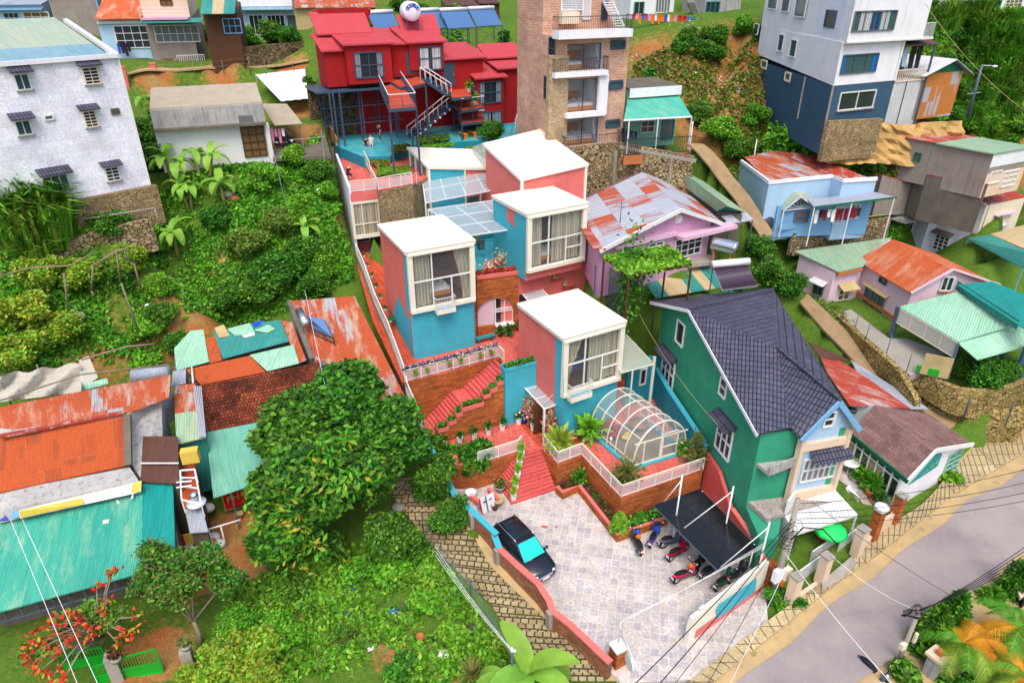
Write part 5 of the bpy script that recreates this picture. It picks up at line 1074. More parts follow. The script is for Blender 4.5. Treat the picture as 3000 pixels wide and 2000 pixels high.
def facade(r,x0,x1,yb,yt,zb,az,depth):
 A=P(r,x0,yb,zb);B=PV(r,x1,yb,A,azp(A,az));B=H(B,zb);return A,B,ZAT(r,yt,A)
ROW=set()
def rowhouse(name,label,r,x0,x1,yb,yt,zb,az,depth,wallm,roofm=None,rise=.8,ovh=.4,cat='house'):
 A,B,zt=facade(r,x0,x1,yb,yt,zb,az,depth);n=outn(A,B);k=-n*depth
 t=body(name,label,cat,[H(A,zt),H(B,zt),H(B+k,zt+rise),H(A+k,zt+rise)],zb-1.5,wallm,A)
 ROW.add(t.name)
 if roofm:roofp(t,[H(A,zt+.12)+n*ovh,H(B,zt+.12)+n*ovh,H(B+k,zt+rise+.15),H(A+k,zt+rise+.15)],roofm,.1)
 return t,A,B,zt,n
t,A,B,zt,n=rowhouse('house','pale blue house with sky blue ledge behind the white block','a',-60,345,215,40,23.9,14,7,'pale_blue','roof_galv')
q.bar(H(A,zt-.4)+n*.3,H(B,zt-.4)+n*.3,.7,.2);q.B('ledge','sky_blue',t)
win(t,A,B,('a',165,85,340,150),3,2,'white','pane_warm');win(t,A,B,('a',30,90,135,160),3,2,'pale_blue','pane_dark')
t,A,B,zt,n=rowhouse('house','plain grey blue house wall beside the rust roofed house','a',400,722,230,-60,23.6,14,8,'grey_render','roof_galv')
q.bar(H(B,21)+n*.1,H(B,zt)+n*.1,.18);q.B('trim','sky_blue',t)
t,A,B,zt,n=rowhouse('house','pale blue house with rusty orange roof and white folding doors','a',735,1052,400,135,21.6,14,7,'pale_blue',None)
roofp(t,[H(A,zt+.1)+n*.8,H(B,zt+.1)+n*.8,H(B-n*4.5,zt+1.9),H(A-n*4.5,zt+1.9)],'roof_rust_orange',.1)
q.bar(H(A,zt-.3)+n*.1,H(B,zt-.3)+n*.1,.3,.3);q.B('band','white',t)
win(t,A,B,('a',798,178,1032,330),4,3,'white','pane_dark')
q.wall([H(A,0)+n*2.2,H(B,0)+n*2.2],21.7,19.3,.2);q.B('porch_wall','concrete_dark',t)
t,A,B,zt,n=rowhouse('house','two storey house with white balcony over clothes lines','a',1058,1372,420,135,21.5,14,7,'grey_render',None)
A2,B2=H(A,zt),H(B,zt);q.pr([H(A,zt+3.2),H(B,zt+3.2),H(B-n*6,zt+3.2),H(A-n*6,zt+3.2)],zt);q.B('upper_wall','peach',t)
q.sl([H(A,zt+.2)+n*1.6,H(B,zt+.2)+n*1.6,H(B,zt+.2),H(A,zt+.2)],.2);q.B('balcony','pink_house',t)
a,b=H(A,zt+.2)+n*1.5,H(B,zt+.2)+n*1.5
for h in(.3,.6,.95):q.bar(a+U*h,b+U*h,.05)
for k in rg(15):p=a.lerp(b,k/14);q.bar(p,p+U*.95,.03)
q.B('balcony_rail','white',t)
roofp(t,[H(A,zt-.2)+n*2.0,H(B+(B-A)*.3,zt-.2)+n*2.0,H(B+(B-A)*.3,zt+.1),H(A,zt+.1)],'roof_teal_mid',.06,'canopy');win(t,A,B,('a',1068,175,1370,290),6,2,'white','pane_grey');win(t,H(A,0),H(B,0),('a',1105,0,1185,36),2,1,'wood_brown','pane_warm')
t,A,B,zt,n=rowhouse('house','shaded plant filled porch under teal and cream striped awning','a',1455,1682,400,90,22.0,14,6,'wood_brown',None)
for k in rg(3):roofp(t,[H(A.lerp(B,k/3),zt)+n*1.6,H(A.lerp(B,(k+1)/3),zt)+n*1.6,H(A.lerp(B,(k+1)/3),zt+1.6)-n*2.5,H(A.lerp(B,k/3),zt+1.6)-n*2.5],('roof_teal_mid','roof_beige_sheet','roof_teal_mid')[k],.06,'awning')
win(t,A,B,('a',1540,130,1660,230),3,2,'sky_blue','pane_dark')
t,A,B,zt,n=rowhouse('house','pale blue house with white parapet beside the striped awning','a',1690,2050,300,60,22.3,14,7,'pale_blue',None)
q.pr([H(A,zt+2.2)+n*.3,H(B,zt+2.2)+n*.3,H(B-n*6,zt+2.2),H(A-n*6,zt+2.2)],zt+.2);q.B('parapet','off_white',t);roofp(t,[H(A,zt-.1)+n*1.2,H(B,zt-.1)+n*1.2,H(B,zt+.25),H(A,zt+.25)],'roof_sky',.06,'canopy')
win(t,A,B,('a',1722,105,1815,240),3,1,'white','pane_dark');win(t,A,B,('a',1845,105,1962,215),4,1,'white','pane_dark');win(t,A,B,('a',1985,110,2045,190),3,1,'steel_dark','pane_grey')
t,A,B,zt,n=rowhouse('shed','ochre boarded shed with rusty patched roof behind the red house','b',165,720,200,60,24.2,14,6,'straw','roof_rust_mixed',1.6,.5)
win(t,A,B,('b',450,60,560,130),3,1,'bright_blue','pane_dark');win(t,A,B,('b',590,60,700,130),2,1,'wood_brown','pane_dark')
for k,(x0,x1,yb,yt,m,l) in en(((1190,1420,95,45,'concrete_dark','grey shed with dark sheet roof behind the solar collectors'),(1420,1560,90,30,'wood_brown','brown shed beside the cream tower at the hilltop'))):
 rowhouse('shed',l,'b',x0,x1,yb,yt,25.3,14,4,m,'roof_brown',.5)
t=T('retaining_wall','dark mossy stone wall below the upper footpath','wall');k4=Q('a',1150,640,18.5,1480,620,18.6,1745,600,18.8);q.wall(k4,[20.4,20.7,20.9],[16.5]*3,.5);q.B('stonework','stone_rubble',t)
t=T('stone_bank','grey boulder bank above the footpath beside the red house','wall',Pa(1700,460,21));k4=Q('a',1500,470,20.8,1700,455,21,2100,420,21.2);q.wall(k4,[22.2,22.9,23.2],[19.5]*3,1.2);q.B('stonework','stone_dark',t)
t=T('tarpaulin','white tarpaulin sheet hung along the footpath fence','')
a,b=Pa(1760,515,20.6),Pa(2100,475,20.8);c,d=Pa(2120,680,18.9),Pa(1935,698,18.7);K=12;vs=[]
for j in rg(7):
 for i in rg(K+1):p=a.lerp(b,i/K).lerp(d.lerp(c,i/K),j/6);vs.append(p+E2*-.12*sin(i*1.7)*(.3+.7*j/6)*1.6)
q.add(vs,[(j*(K+1)+i,j*(K+1)+i+1,(j+1)*(K+1)+i+1,(j+1)*(K+1)+i) for j in rg(6) for i in rg(K)],0,True);q.B('sheet','fabric_white',t)
for k in rg(5):p=a.lerp(b,k/4);q.tu([p+U*.15,H(p,18)],.04,5)
q.B('post','concrete',t)
t=T('path_fence','thin post and wire fence along the upper footpath','fence',Pa(1140,500,20.3));pts=Q('a',1140,520,20.5,1340,505,20.6,1540,490,20.7,1720,470,20.9,1830,490,20.9,2020,475,21.0)
for p in pts:q.tu([H(p,p.z-.6),p+U*1.1],.035,5)
for h in(.5,1.0):q.tu([p+U*h for p in pts],.012,4)
q.B('posts_and_wire','wood_grey',t)
for k,(x,y,l) in en(((1085,590,'pink gate pillar at the path end near the white block'),(880,620,'darker pink gate pillar half behind the white block'))):
 p=Pa(x,y,19.6);q=MB();q.box(p+U*.9,.5,.5,2.4,20);q.box(p+U*2.15,.6,.6,.14,20);tag(q.B('gate_pillar','coral'),l,'pillar')
t=T('gate','white slatted gate in front of the two storey house','');a,b=Pa(1240,500,20.3),Pa(1425,490,20.3)
for k in rg(14):p=a.lerp(b,k/13);q.bar(p,p+U*1.75,.06)
for h in(.1,1.7):q.bar(a+U*h,b+U*h,.08)
q.B('slats','white',t)
q.wall([Pa(1140,515,20.2),a],[21.9,21.7],[19]*2,.3);one(q,'garden_wall','stone_rubble','stone garden wall left of the white slatted gate','wall')
def laundry(label,a,b,cols,n,drop=.8,group=None,seed=0):
 t=T('laundry_line',label,'laundry',a);r=random.Random(seed);q=MB();q.tu([a,a.lerp(b,.5)-U*.06,b],.012,4);q.B('line','steel_grey',t);d=(b-a);w=d.length/n;d.normalize();nn=v3((-d.y,d.x,0))
 for k in rg(n):
  p=a+d*w*(k+.08);ww=w*r.uniform(.6,.95);h=drop*r.uniform(.6,1.15);q=MB();pts=[p,p+d*ww,p+d*ww*1.02-U*h*.35+nn*.06,p+d*ww*.95-U*h+nn*.02,p+d*ww*.08-U*h*.97-nn*.03,p-d*.02-U*h*.4+nn*.05];q.add([v+nn*.02 for v in pts]+[v-nn*.02 for v in pts],[(0,1,2,5),(5,2,3,4),(6,7,8,11),(11,8,9,10)]+[(i,(i+1)%6,6+(i+1)%6,6+i) for i in rg(6)]);q.B('garment',cols[r.randrange(len(cols))],t)
BR=['fabric_pink','magenta','fabric_white','red','fabric_blue','bright_blue']
laundry('red pink and white laundry under the balcony house canopy',Pa(1085,250,23.9),Pa(1285,245,23.9),BR,9,1.1,seed=2)
laundry('dark blue and pink laundry on the porch of the rust roofed house',Pa(800,300,23.1),Pa(895,300,23.1),['fabric_dark','fabric_pink','royal_blue','fabric_dark'],4,1.2,seed=3)
laundry('colourful laundry line on the bank beside the brick tower',Pc(850,130,25.9),Pc(1290,150,25.7),BR+['orange'],14,1.0,seed=4)
laundry('row of small garments and a red cloth on the upper bank',Pc(1300,150,25.7),Pc(1470,170,25.5),['bright_blue','fabric_pink','red'],4,.8,seed=5)
laundry('maroon and dark clothes on the blue house veranda',Pg(300,725,12.6),Pg(760,700,12.8),['fabric_maroon','fabric_dark','fabric_maroon','fabric_white','magenta'],11,1.1,seed=6)
laundry('dark clothes on the fence of the green awning cottage',Pc(740,1260,18.2),Pc(905,1300,18.0),['fabric_dark','black','fabric_dark'],4,1.0,seed=7)
laundry('pink and pale clothes in the bungalow carport',Pa(1860,890,17.8),Pa(1960,885,17.8),['fabric_pink','fabric_white','red'],4,1.1,seed=8)
A=Pc(60,1400,17.2);A=H(A,17.0);Bq=PV('c',740,1440,A,azp(A,25));B=H(Bq,17.0);n=outn(A,B);d=(B-A).normalized();L=(B-A).length;kd=-n*7
zt=ZAT('c',330,B)
t=T('tower_house','tall pink brick guest house with open balconied bedrooms','building',A)
hol=[];rooms=[((205,430,550,690)),((215,775,530,1100)),((205,1165,515,1420))]
for(x0,y0,x1,y1) in rooms:
 u0,z1=swide('c',x0,(y0+y1)/2,A,B)[0],PV('c',(x0+x1)/2,y0,A,B).z;u1=swide('c',x1,(y0+y1)/2,A,B)[0];z0=PV('c',(x0+x1)/2,y1,A,B).z;hol.append((u0,u1,z0,z1))
wallholes(q,A,B,16.5,zt,hol);q.pr([H(A-n*.01,zt),H(B-n*.01,zt),H(B+kd,zt),H(A+kd,zt)],zt-.3);q.wall([B+kd,B],zt,16.5,.02);q.wall([A,A+kd],zt,16.5,.02);q.B('wall','brick_tower',t)
for i,(u0,u1,z0,z1) in en(hol):
 q=MB();p=lambda u,z,o:H(A+d*u+n*o,z)
 q.add([p(u0,z0,0),p(u0,z1,0),p(u0,z1,-3.5),p(u0,z0,-3.5)],[(0,1,2,3)]);q.add([p(u1,z0,0),p(u1,z1,0),p(u1,z1,-3.5),p(u1,z0,-3.5)],[(0,1,2,3)]);q.add([p(u0,z1,0),p(u1,z1,0),p(u1,z1,-3.5),p(u0,z1,-3.5)],[(0,1,2,3)]);q.add([p(u0,z0,-3.5),p(u1,z0,-3.5),p(u1,z1,-3.5),p(u0,z1,-3.5)],[(0,1,2,3)]);rm=q.B('room','off_white',t)
 q=MB();q.add([p(u0,z0+.01,0),p(u1,z0+.01,0),p(u1,z0+.01,-3.5),p(u0,z0+.01,-3.5)],[(0,1,2,3)]);q.add([p(u0,z0+.2,-3.45),p(u1,z0+.2,-3.45),p(u1,z0+1.2,-3.45),p(u0,z0+1.2,-3.45)],[(0,1,2,3)]);q.B('wood_panel','wood_orange',rm)
 q=MB()
 for u in(u0+.05,(u0+u1)/2,u1-.05):q.bar(p(u,z0,-.2),p(u,z1,-.2),.07)
 for z in(z0+.04,z1-.04):q.bar(p(u0,z,-.2),p(u1,z,-.2),.07)
 w_=q.B('window','steel_dark',t);q=MB();q.add([p(u0,z0,-.22),p(u1,z0,-.22),p(u1,z1,-.22),p(u0,z1,-.22)],[(0,1,2,3)]);q.B('pane','glass_front',w_)
 q=MB();drape_curtain(q,p(u1-.5,0,-.4),p(u1-.05,0,-.4),z0+.05,z1-.05,3,.04,-.5);q.B('curtain','curtain_white',w_)
 nb=1 if i==0 else 2
 for b_ in rg(nb):
  u=u0+(u1-u0)*((.33,.22)[nb-1]if b_==0 else .7);bed(p(u,z0+.02,-1.6),115,'bed',('white bed behind the top bedroom window of the tower','left bed in the middle bedroom of the tower','right bed in the middle bedroom of the tower','left bed in the lowest bedroom of the tower','right bed in the lowest bedroom of the tower')[(0,1,3)[i]+b_],'beds in the brick tower')
def slabbal(x0,x1,y,th,o,rail=True,mat='off_white'):
 a=PV('c',x0,y,A+n*o,B+n*o);b=PV('c',x1,y,A+n*o,B+n*o);b=H(b,a.z);q=MB();q.sl([a,b,b-n*(o+.05),a-n*(o+.05)],th);s_=q.B('balcony',mat,t)
 if rail:
  q=MB();pts=[a-n*o,a,b,b-n*o];pts=[p_+n*-.06 if i in(1,2) else p_ for i,p_ in en(pts)]
  for i in rg(3):
   q.bar(pts[i]+U*1.0,pts[i+1]+U*1.0,.05);m_=max(2,int((pts[i+1]-pts[i]).length/.16))
   for j in rg(m_+1):p_=pts[i].lerp(pts[i+1],j/m_);q.bar(p_,p_+U,.022)
  q.B('balcony_rail','charcoal',s_)
 return a,b
a_,b_=slabbal(130,855,310,.6,1.1);slabbal(90,612,722,.4,.9);slabbal(205,765,1478,.5,1.2)
u0=swide('c',95,760,A+n*.9,B+n*.9)[0];u1=swide('c',610,720,A+n*.9,B+n*.9)[0];zb0=PV('c',400,1150,A+n*.9,B+n*.9).z;zb1=PV('c',400,745,A+n*.9,B+n*.9).z;p=lambda u,z,o=.88:H(A+d*u+n*o,z)
q.bar(p(u1-.15,zb0,.45),p(u1-.15,zb1,.45),.9,.3);q.bar(p(u0+1.2,zb0+.15,.45),p(u1,zb0+.15,.45),.9,.35);q.B('bay_frame','off_white',t)
for k,rc in en(((640,405,770,475),(620,800,745,870),(590,1185,715,1245))):win(t,A,B,('c',)+rc,1,1,'steel_dark','pane_teal',fw=.14)
sc0=PV('c',20,900,A+n*.3,B+n*.3);u0=swide('c',25,1000,A+n*.3,B+n*.3)[0];u1=swide('c',205,1000,A+n*.3,B+n*.3)[0];q.pr([p(u0,PV('c',100,760,A,B).z,.35),p(u1,PV('c',100,790,A,B).z,.35),p(u1,18,.0),p(u0,18,0)]and[H(p(u0,0,.35),24.1),H(p(u1,0,.35),24.1),H(p(u1,0,-.2),24.1),H(p(u0,0,-.2),24.1)],15);q.B('stone_column','stone_cladding',t)
for k,(rc) in en(((1905,262,1945,410),(1872,530,1905,680))):
 win(t,A,A+kd if False else azp(A,115,3),('b',)+rc,1,2,'steel_dark','pane_dark')
zt2=zt+4;q.pr([H(A-n*2.4+d*.1,zt2),H(B-n*2.4,zt2),H(B+kd,zt2),H(A+kd,zt2)],zt-.1);q.B('top_storey','brick_tower',t)
A3,B3=A-n*2.4,B-n*2.4;win(t,A3,B3,('c',148,-40,360,100),1,8,'off_white','panel_white',name='shutter');win(t,A3,B3,('c',360,-40,432,190),1,1,'off_white','panel_white',name='cupboard');win(t,A3,B3,('c',545,-40,600,195),1,1,'steel_dark','pane_dark',name='door')
q.box(PV('c',225,150,A3+n*.4,B3+n*.4)-U*.2,1.6,.6,.9,25);q.B('kitchen_counter','ivory',t)
s0=PV('c',720,255,A3+n*1.0,B3+n*1.0);s1=PV('c',600,0,A3+n*1.0,B3+n*1.0)
for j in rg(11):q.box(s0.lerp(s1,j/10),.95,.32,.08,25)
q.bar(s0-d*.4,s1-d*.4,.08,.2);q.bar(s0+d*.4,s1+d*.4,.08,.2);q.B('roof_stairs','off_white',t)
A4=Pb(1705,560,21.3);z4=ZAT('b',200,A4);A4=H(A4,z4);B4=PV('b',1850,300,A4,azp(A4,10));q.pr([A4,H(B4,z4),H(B4+v3((0,4,0)),z4),H(A4+v3((0,4,0)),z4)],15);t=T('stair_block','cream stair block with dark glazing left of the brick tower','building',H(A4,16));q.B('wall','peach',t)
win(t,A4,H(B4,z4),('b',1805,450,1848,630),1,4,'charcoal','pane_dark');win(t,A4,H(B4,z4),('b',1815,210,1860,370),1,3,'charcoal','pane_dark')
q.pr([H(A4,z4+5),H(B4,z4+5),H(B4+v3((0,3,0)),z4+5),H(A4+v3((0,3,0)),z4+5)],z4);q.B('glazed_top','pane_grey',t)
for s in rg(5):q.bar(H(A4.lerp(B4,s/4),z4)-E2*.05,H(A4.lerp(B4,s/4),z4+5)-E2*.05,.08)
for h in(0,1.2,2.4,3.6,4.8):q.bar(H(A4,z4+h)-E2*.06,H(B4,z4+h)-E2*.06,.08)
q.B('glazing_bars','steel_grey',t)
t=T('glass_fence','blue glass panel fence between red house and brick tower','fence',Pb(1790,850,16.5));a,b=Pb(1760,840,16.2),Pb(1880,900,16.0)
for s in(0,.5,1):q.bar(a.lerp(b,s)-U,a.lerp(b,s)+U*2.2,.08)
for h in(0,2.2):q.bar(a+U*h,b+U*h,.06)
q.B('frame','steel_dark',t);q.add([a,b,b+U*2.2,a+U*2.2],[(0,1,2,3)]);q.B('panel','glass_green',t)
t=T('retaining_wall','tall rubble wall with concrete ribs below the brick tower','wall');w0=A+n*1.3-d*1.0;w1=w0+d*6.8;w2=Pf(1120,40,16.3);q.wall([w0,w1,H(w2,0)],[16.95,16.95,16.4],[11]*3,.5);q.B('stonework','stone_rubble',t)
for s in(.35,.7):p_=w1.lerp(H(w2,0),s) if s>.5 else w0.lerp(w1,.95);q.bar(H(p_,16.3)+n*.28,H(p_,11)+n*.28,.3,.16)
q.bar(H(w1,16.6)+n*.3,H(w2,16.1)+n*.3,.15,.3);q.B('concrete_rib','concrete',t)
zb=16.35;t=T('cottage','small mint cottage with ragged green awning beside the brick tower','house')
A5=Pc(770,1330,zb+.3);B5=PV('c',1260,1330,A5,azp(A5,22));A5,B5=H(A5,zb),H(B5,zb);n5=outn(A5,B5);z5=ZAT('c',880,A5)
MB().pr([H(A5,z5),H(B5,z5),H(B5-n5*4,z5),H(A5-n5*4,z5)],zb-1).B('wall','mint_wall',t)
roofp(t,[H(A5,z5+.1)+n5*.3,H(B5,z5+.1)+n5*.3,H(B5-n5*4.4,z5+.3),H(A5-n5*4.4,z5+.3)],'concrete_dark',.15);q.bar(H(A5,z5-.3)+n5*.32,H(B5,z5-.3)+n5*.32,.1,.8);q.B('fascia','off_white',t)
aw=[Pc(762,1185,zb+2.7),Pc(1432,1148,zb+2.6),H(B5,zb+3.5)+n5*.1,H(A5,zb+3.5)+n5*.1];roofp(t,aw,'roof_aqua',.05,'awning')
q.bar(aw[0],aw[1],.12)
for s in(.08,.5,1):p_=aw[0].lerp(aw[1],s);q.bar(H(p_,zb-.2),p_,.08)
q.B('awning_frame','off_white',t)
win(t,A5,B5,('c',930,1185,1060,1300),2,2,'off_white','pane_dark');win(t,A5,B5,('c',1135,1180,1250,1370),1,1,'teal_wall','pane_teal',name='door')
t=T('fence','black bar fence in front of the green awning cottage','');a,b=Pc(760,1540,zb-.3),Pc(1450,1500,zb-.3)
for j in rg(40):p_=a.lerp(b,j/39);q.bar(p_,p_+U*1.5,.03)
for h in(.15,1.4):q.bar(a+U*h,b+U*h,.05)
q.B('bars','charcoal',t);q.wall([a,b],zb-.25,zb-1.0,.25);q.B('brick_base','terracotta',t)
K=Pd(650,1025,19.0);Rr=PV('d',1165,985,K,azp(K,26));Rr=H(Rr,19);Lq=Pd(60,440,22.6)
laz=math.degrees(math.atan2(Lq.y-K.y,Lq.x-K.x));n=outn(K,Rr);nl=outn(K,Lq)
t=T('corner_building','tall white corner building with grey blue base on the slope','building',K)
zmid=ZAT('d',740,K);ztop=ZAT('d',365,K);L2=H(Lq,0);zl0=PV('d',60,470,K,Lq).z
RB_=H(Rr+(L2-H(K,0)),0)
MB().pr([H(K,zmid),H(Rr,zmid),H(RB_,zmid+.0),H(L2,zmid)],16).B('base_wall','grey_blue',t)
Kf,Rf=H(K,0)+n*.03+nl*.03,H(Rr,0)+n*.03
q.pr([H(Kf,ztop),H(Rf,ztop),H(RB_,ztop),H(L2+nl*.03,ztop)],[zmid,zmid,zmid,max(zmid,zl0)]);q.B('wall','off_white',t)
Ku,Ru=H(K,0)+n*.45+nl*.06,H(Rr,0)+n*.45+(Rr-K).normalized()*1.6
q.pr([H(Ku,ztop+9),H(Ru,ztop+9),H(RB_+(Rr-K).normalized()*1.6,ztop+9),H(L2+nl*.06,ztop+9)],ztop-.12);q.B('upper_wall','off_white',t)
q.bar(H(Ku,ztop)+n*.05,H(Ru,ztop)+n*.05,.12,.12);q.bar(H(Rf,ztop)-(Rr-K).normalized()*.15+n*.02,H(Rf,zmid)-(Rr-K).normalized()*.15+n*.02,.3,.16);q.B('band','white',t)
a,b=PV('d',700,300,Ku,L2),PV('d',480,200,Ku,L2);p=[PV('d',835,-40,Ku,L2)+nl*.02,PV('d',755,350,Ku,L2)+nl*.02,PV('d',468,262,Ku,L2)+nl*.02,PV('d',520,-40,Ku,L2)+nl*.02];q.add(p,[(0,1,2,3)]);q.B('grey_panel','lilac_white',t)
win(t,Ku,Ru,('d',880,97,1238,265),4,1,'pane_grey','pane_teal',curt=('curtain_white',((.15,.42),(.62,.85))));win(t,Ku,Ru,('d',1035,105,1110,262),1,1,'steel_grey','curtain_blue',proud=.03)
win(t,Kf,Rf,('d',782,470,1080,626),3,1,'steel_grey','pane_teal',curt=('curtain_blue',((.0,.1),(.86,1))));win(t,K,Rr,('d',760,790,1055,936),2,1,'white','pane_dark',sill=True)
for rc,fm,pm in(((238,297,284,445),'off_white','pane_teal'),((340,342,396,495),'off_white','pane_teal'),((385,-20,480,150),'white','pane_teal'),((270,-20,338,105),'white','pane_teal'),((150,-20,232,80),'off_white','pane_teal'),((30,207,68,300),'off_white','pane_teal')):win(t,H(K,0)+nl*.05,L2+nl*.05,('d',)+rc,1,1,fm,pm)
win(t,Ku,L2+nl*.06,('d',645,92,735,238),1,6,'steel_grey','pane_grey')
for rc in((95,522,142,590),(300,628,346,700)):win(t,K,L2,('d',)+rc,1,1,'ivory','pane_teal',fw=.12)
q.bar(H(K.lerp(Lq,.3),zmid)+nl*.03,H(K.lerp(Lq,.3),18)+nl*.03,.15);q.bar(H(K,zmid)+nl*.02+n*.02,H(K,18.5)+nl*.02+n*.02,.12);q.B('downpipe','concrete',t)
d_=(Rr-K).normalized();e=H(Ru,ztop+.1)
for s in rg(8):q.bar(e+d_*(.1+s*.16)-n*.0,e+d_*(.1+s*.16)+U*1.1,.03)
q.bar(e+U*1.1,e+d_*1.3+U*1.1,.05);q.B('balcony_rail','white',t)
q.sl([e,e+d_*1.4,e+d_*1.4-n*3,e-n*3],.2);q.B('side_balcony','white',t)
t=T('lean_to','white panelled lean-to with slatted balcony beside the corner building','shed',H(Rr,19))
A=H(Rr,0)+d_*.05;B=H(PV('d',1440,900,Rr,Rr+d_),0);zf=PV('d',1330,700,Rr,Rr+d_).z;zr=PV('d',1450,385,Rr,Rr+d_).z
MB().pr([H(A,zf),H(B,zf),H(B-n*5,zf),H(A-n*5,zf)],17.5).B('wall','panel_white',t)
q.bar(H(B,17.5)+n*.1,H(B,zr)+n*.1,.14);q.bar(H(A,zr)+n*.1,H(B,zr)+n*.1,.08);q.bar(H(A.lerp(B,.4),17.5)+n*.05,H(A.lerp(B,.4),zf)+n*.05,.06);q.B('post','steel_grey',t)
for k in rg(17):p=A.lerp(B,k/16);q.bar(H(p,zf)+n*.05,H(p,zf+.95)+n*.05,.05)
for h in(.02,.95):q.bar(H(A,zf+h)+n*.05,H(B,zf+h)+n*.05,.07)
q.B('balcony_rail','ivory',t)
roofp(t,[H(A,zr)+n*.2,H(B+d_*.5,zr)+n*.2,H(B+d_*.2,zr+.7)-n*2.5,H(A,zr+.7)-n*2.5],'roof_brown',.06);q.wall([A-n*2.4,B-n*2.4],zr,zf,.1);q.B('back_wall','concrete_dark',t)
laundry('dark and pale clothes under the lean-to roof',H(A,zr-.2)-n*.5,H(B,zr-.2)-n*.8,['black','fabric_white','pale_blue','fabric_dark'],4,1.7,seed=9)
A=H(PV('d',1480,660,Rr,Rr+d_),0);B=H(PV('d',1835,590,Rr,Rr+d_),0);t=T('shed','patched tin shed with white roof and green gable beside the corner building','',H(A,19))
ze=PV('d',1480,640,A,B).z;zp=PV('d',1722,515,A,B).z;u=A.lerp(B,.62)
MB().pr([H(A,ze),H(B,ze),H(B-n*6,ze),H(A-n*6,ze)],18).B('wall','panel_mixed',t)
q.add([H(A,ze)+n*.03,H(B,ze)+n*.03,H(u,zp)+n*.03],[(0,1,2)]);q.B('gable','forest_green',t)
roofp(t,[H(A,ze)+n*.5-d_*.4-U*.1,H(u,zp+.08)+n*.5,H(u,zp+.08)-n*6.3,H(A,ze)-n*6.3-d_*.4-U*.1],'roof_white_sheet');roofp(t,[H(u,zp+.08)+n*.5,H(B,ze)+n*.5+d_*.9-U*.25,H(B,ze)-n*6.3+d_*.9-U*.25,H(u,zp+.08)-n*6.3],'roof_galv')
t=T('retaining_wall','pale stone footing wall under the grey blue corner building','wall',K);k0=H(K,0)+n*.3-d_*.2;q.wall([k0,H(Pd(1115,1040,18.6),0)],[18.9,18.8],[15.5,15.5],.5);q.B('stonework','stone_fine',t)
pts=Q('d',680,1090,18.0,900,1110,17.9,1120,1060,18.3,1380,1090,18.2,1600,1060,18.4,1890,1050,18.5);r_=random.Random(4);up_=[];lo=[]
pts=resample(pts,26)
for i,p in en(pts):up_.append(p+E2*(.5+.3*r_.random()));lo.append(H(p,15.0)+v3((r_.uniform(-.2,.2),-.9+r_.uniform(-.4,.4),0)))
K_=8;vs=[]
for j in rg(K_+1):
 for i in rg(26):p=up_[i].lerp(lo[i],j/K_);vs.append(p+v3((r_.uniform(-.15,.15),r_.uniform(-.3,.3),0)) if 0<j<K_ else p)
q.add(vs,[(j*26+i,j*26+i+1,(j+1)*26+i+1,(j+1)*26+i) for j in rg(K_) for i in rg(25)]);paint('cliff_earth',C(206,168,108),.95,.05,.35,.5,dirt=(.12,.09,.05,1),bump=.8);struct(q,'earth_bank','cliff_earth')
def simplehouse(label,r,x0,x1,yb,yt,zb,az,dep,wm,rm,wins,rise=.8):
 t,A,B,zt,n=rowhouse('house',label,r,x0,x1,yb,yt,zb,az,dep,wm,rm,rise)
 for rc,nx,ny,fm,pm in wins:win(t,A,B,(r,)+rc,nx,ny,fm,pm)
simplehouse('lilac white house wall with small grid window at the top right','d',1375,1590,75,-120,26.2,18,6,'lilac_white','roof_galv',[((1435,0,1525,32),3,1,'white','pane_dark')])
simplehouse('white house with three white folding doors on the top right hill','d',1600,1985,110,-120,25.8,18,6,'lilac_white','roof_galv',[((1750,0,1910,60),3,2,'white','pane_dark'),((1675,10,1735,60),1,2,'white','pane_teal')])
simplehouse('pale house with green door posts at the top right corner','d',2095,2420,100,-120,25.9,18,6,'off_white','roof_teal_mid',[((2190,0,2330,60),4,2,'white','pane_warm'),((2105,0,2150,80),1,1,'mint_green','pane_dark')])
simplehouse('pale green house front with white grille beside the tower roof','c',820,1245,175,-120,25.2,18,6,'off_white','roof_galv',[((1075,-20,1215,125),5,1,'white','pane_grey'),((860,20,960,170),2,1,'mint_wall','pane_dark')])
simplehouse('weathered hut with turquoise posts at the top of the slope','c',1545,1900,150,-100,25.5,18,5,'concrete_stained','roof_rust_mixed',[((1570,20,1700,140),3,1,'teal_wall','pane_dark')])
t=T('outside_stairs','brown concrete steps climbing beside the hilltop hut','stairs',Pc(1480,170,25.3));a,b=Pc(1490,175,25.3),Pc(1420,20,27.0)
for k in rg(9):q.box(a.lerp(b,k/8),1.0,.45,.25,20)
q.B('steps','concrete',t)
zb=10.2;Ea,Eb=Pf(190,945,13.2),Pf(1390,670,13.2);ap=PV('f',990,540,Ea,Eb);ed=H(Eb-Ea,0).normalized();bkp=azp((0,0,0),96,10.3)
n=outn(Ea,Eb);F0=H(Ea,0)-n*.6+ed*.5;F1=H(Eb,0)-n*.6-ed*.5;fa_=H(ap,0)-n*.6;apz=ap.z
t=T('gabled_house','pale pink gabled house with galvanised rust streaked roof','house',H(F0,zb))
q.pr([H(F0,13.1),H(fa_,apz-.18),H(F1,13.1),H(F1+bkp,13.1),H(fa_+bkp,apz-.18),H(F0+bkp,13.1)],zb-1);q.B('wall','pink_house',t)
roofp(t,[Ea,ap,ap+bkp,Ea+bkp],'roof_galv_rust');roofp(t,[ap,Eb,Eb+bkp,ap+bkp],'roof_galv_rust')
q.bar(Ea+n*.05-U*.12,ap+n*.05-U*.12,.1,.28);q.bar(ap+n*.05-U*.12,Eb+n*.05-U*.12,.1,.28);q.B('bargeboard','white',t)
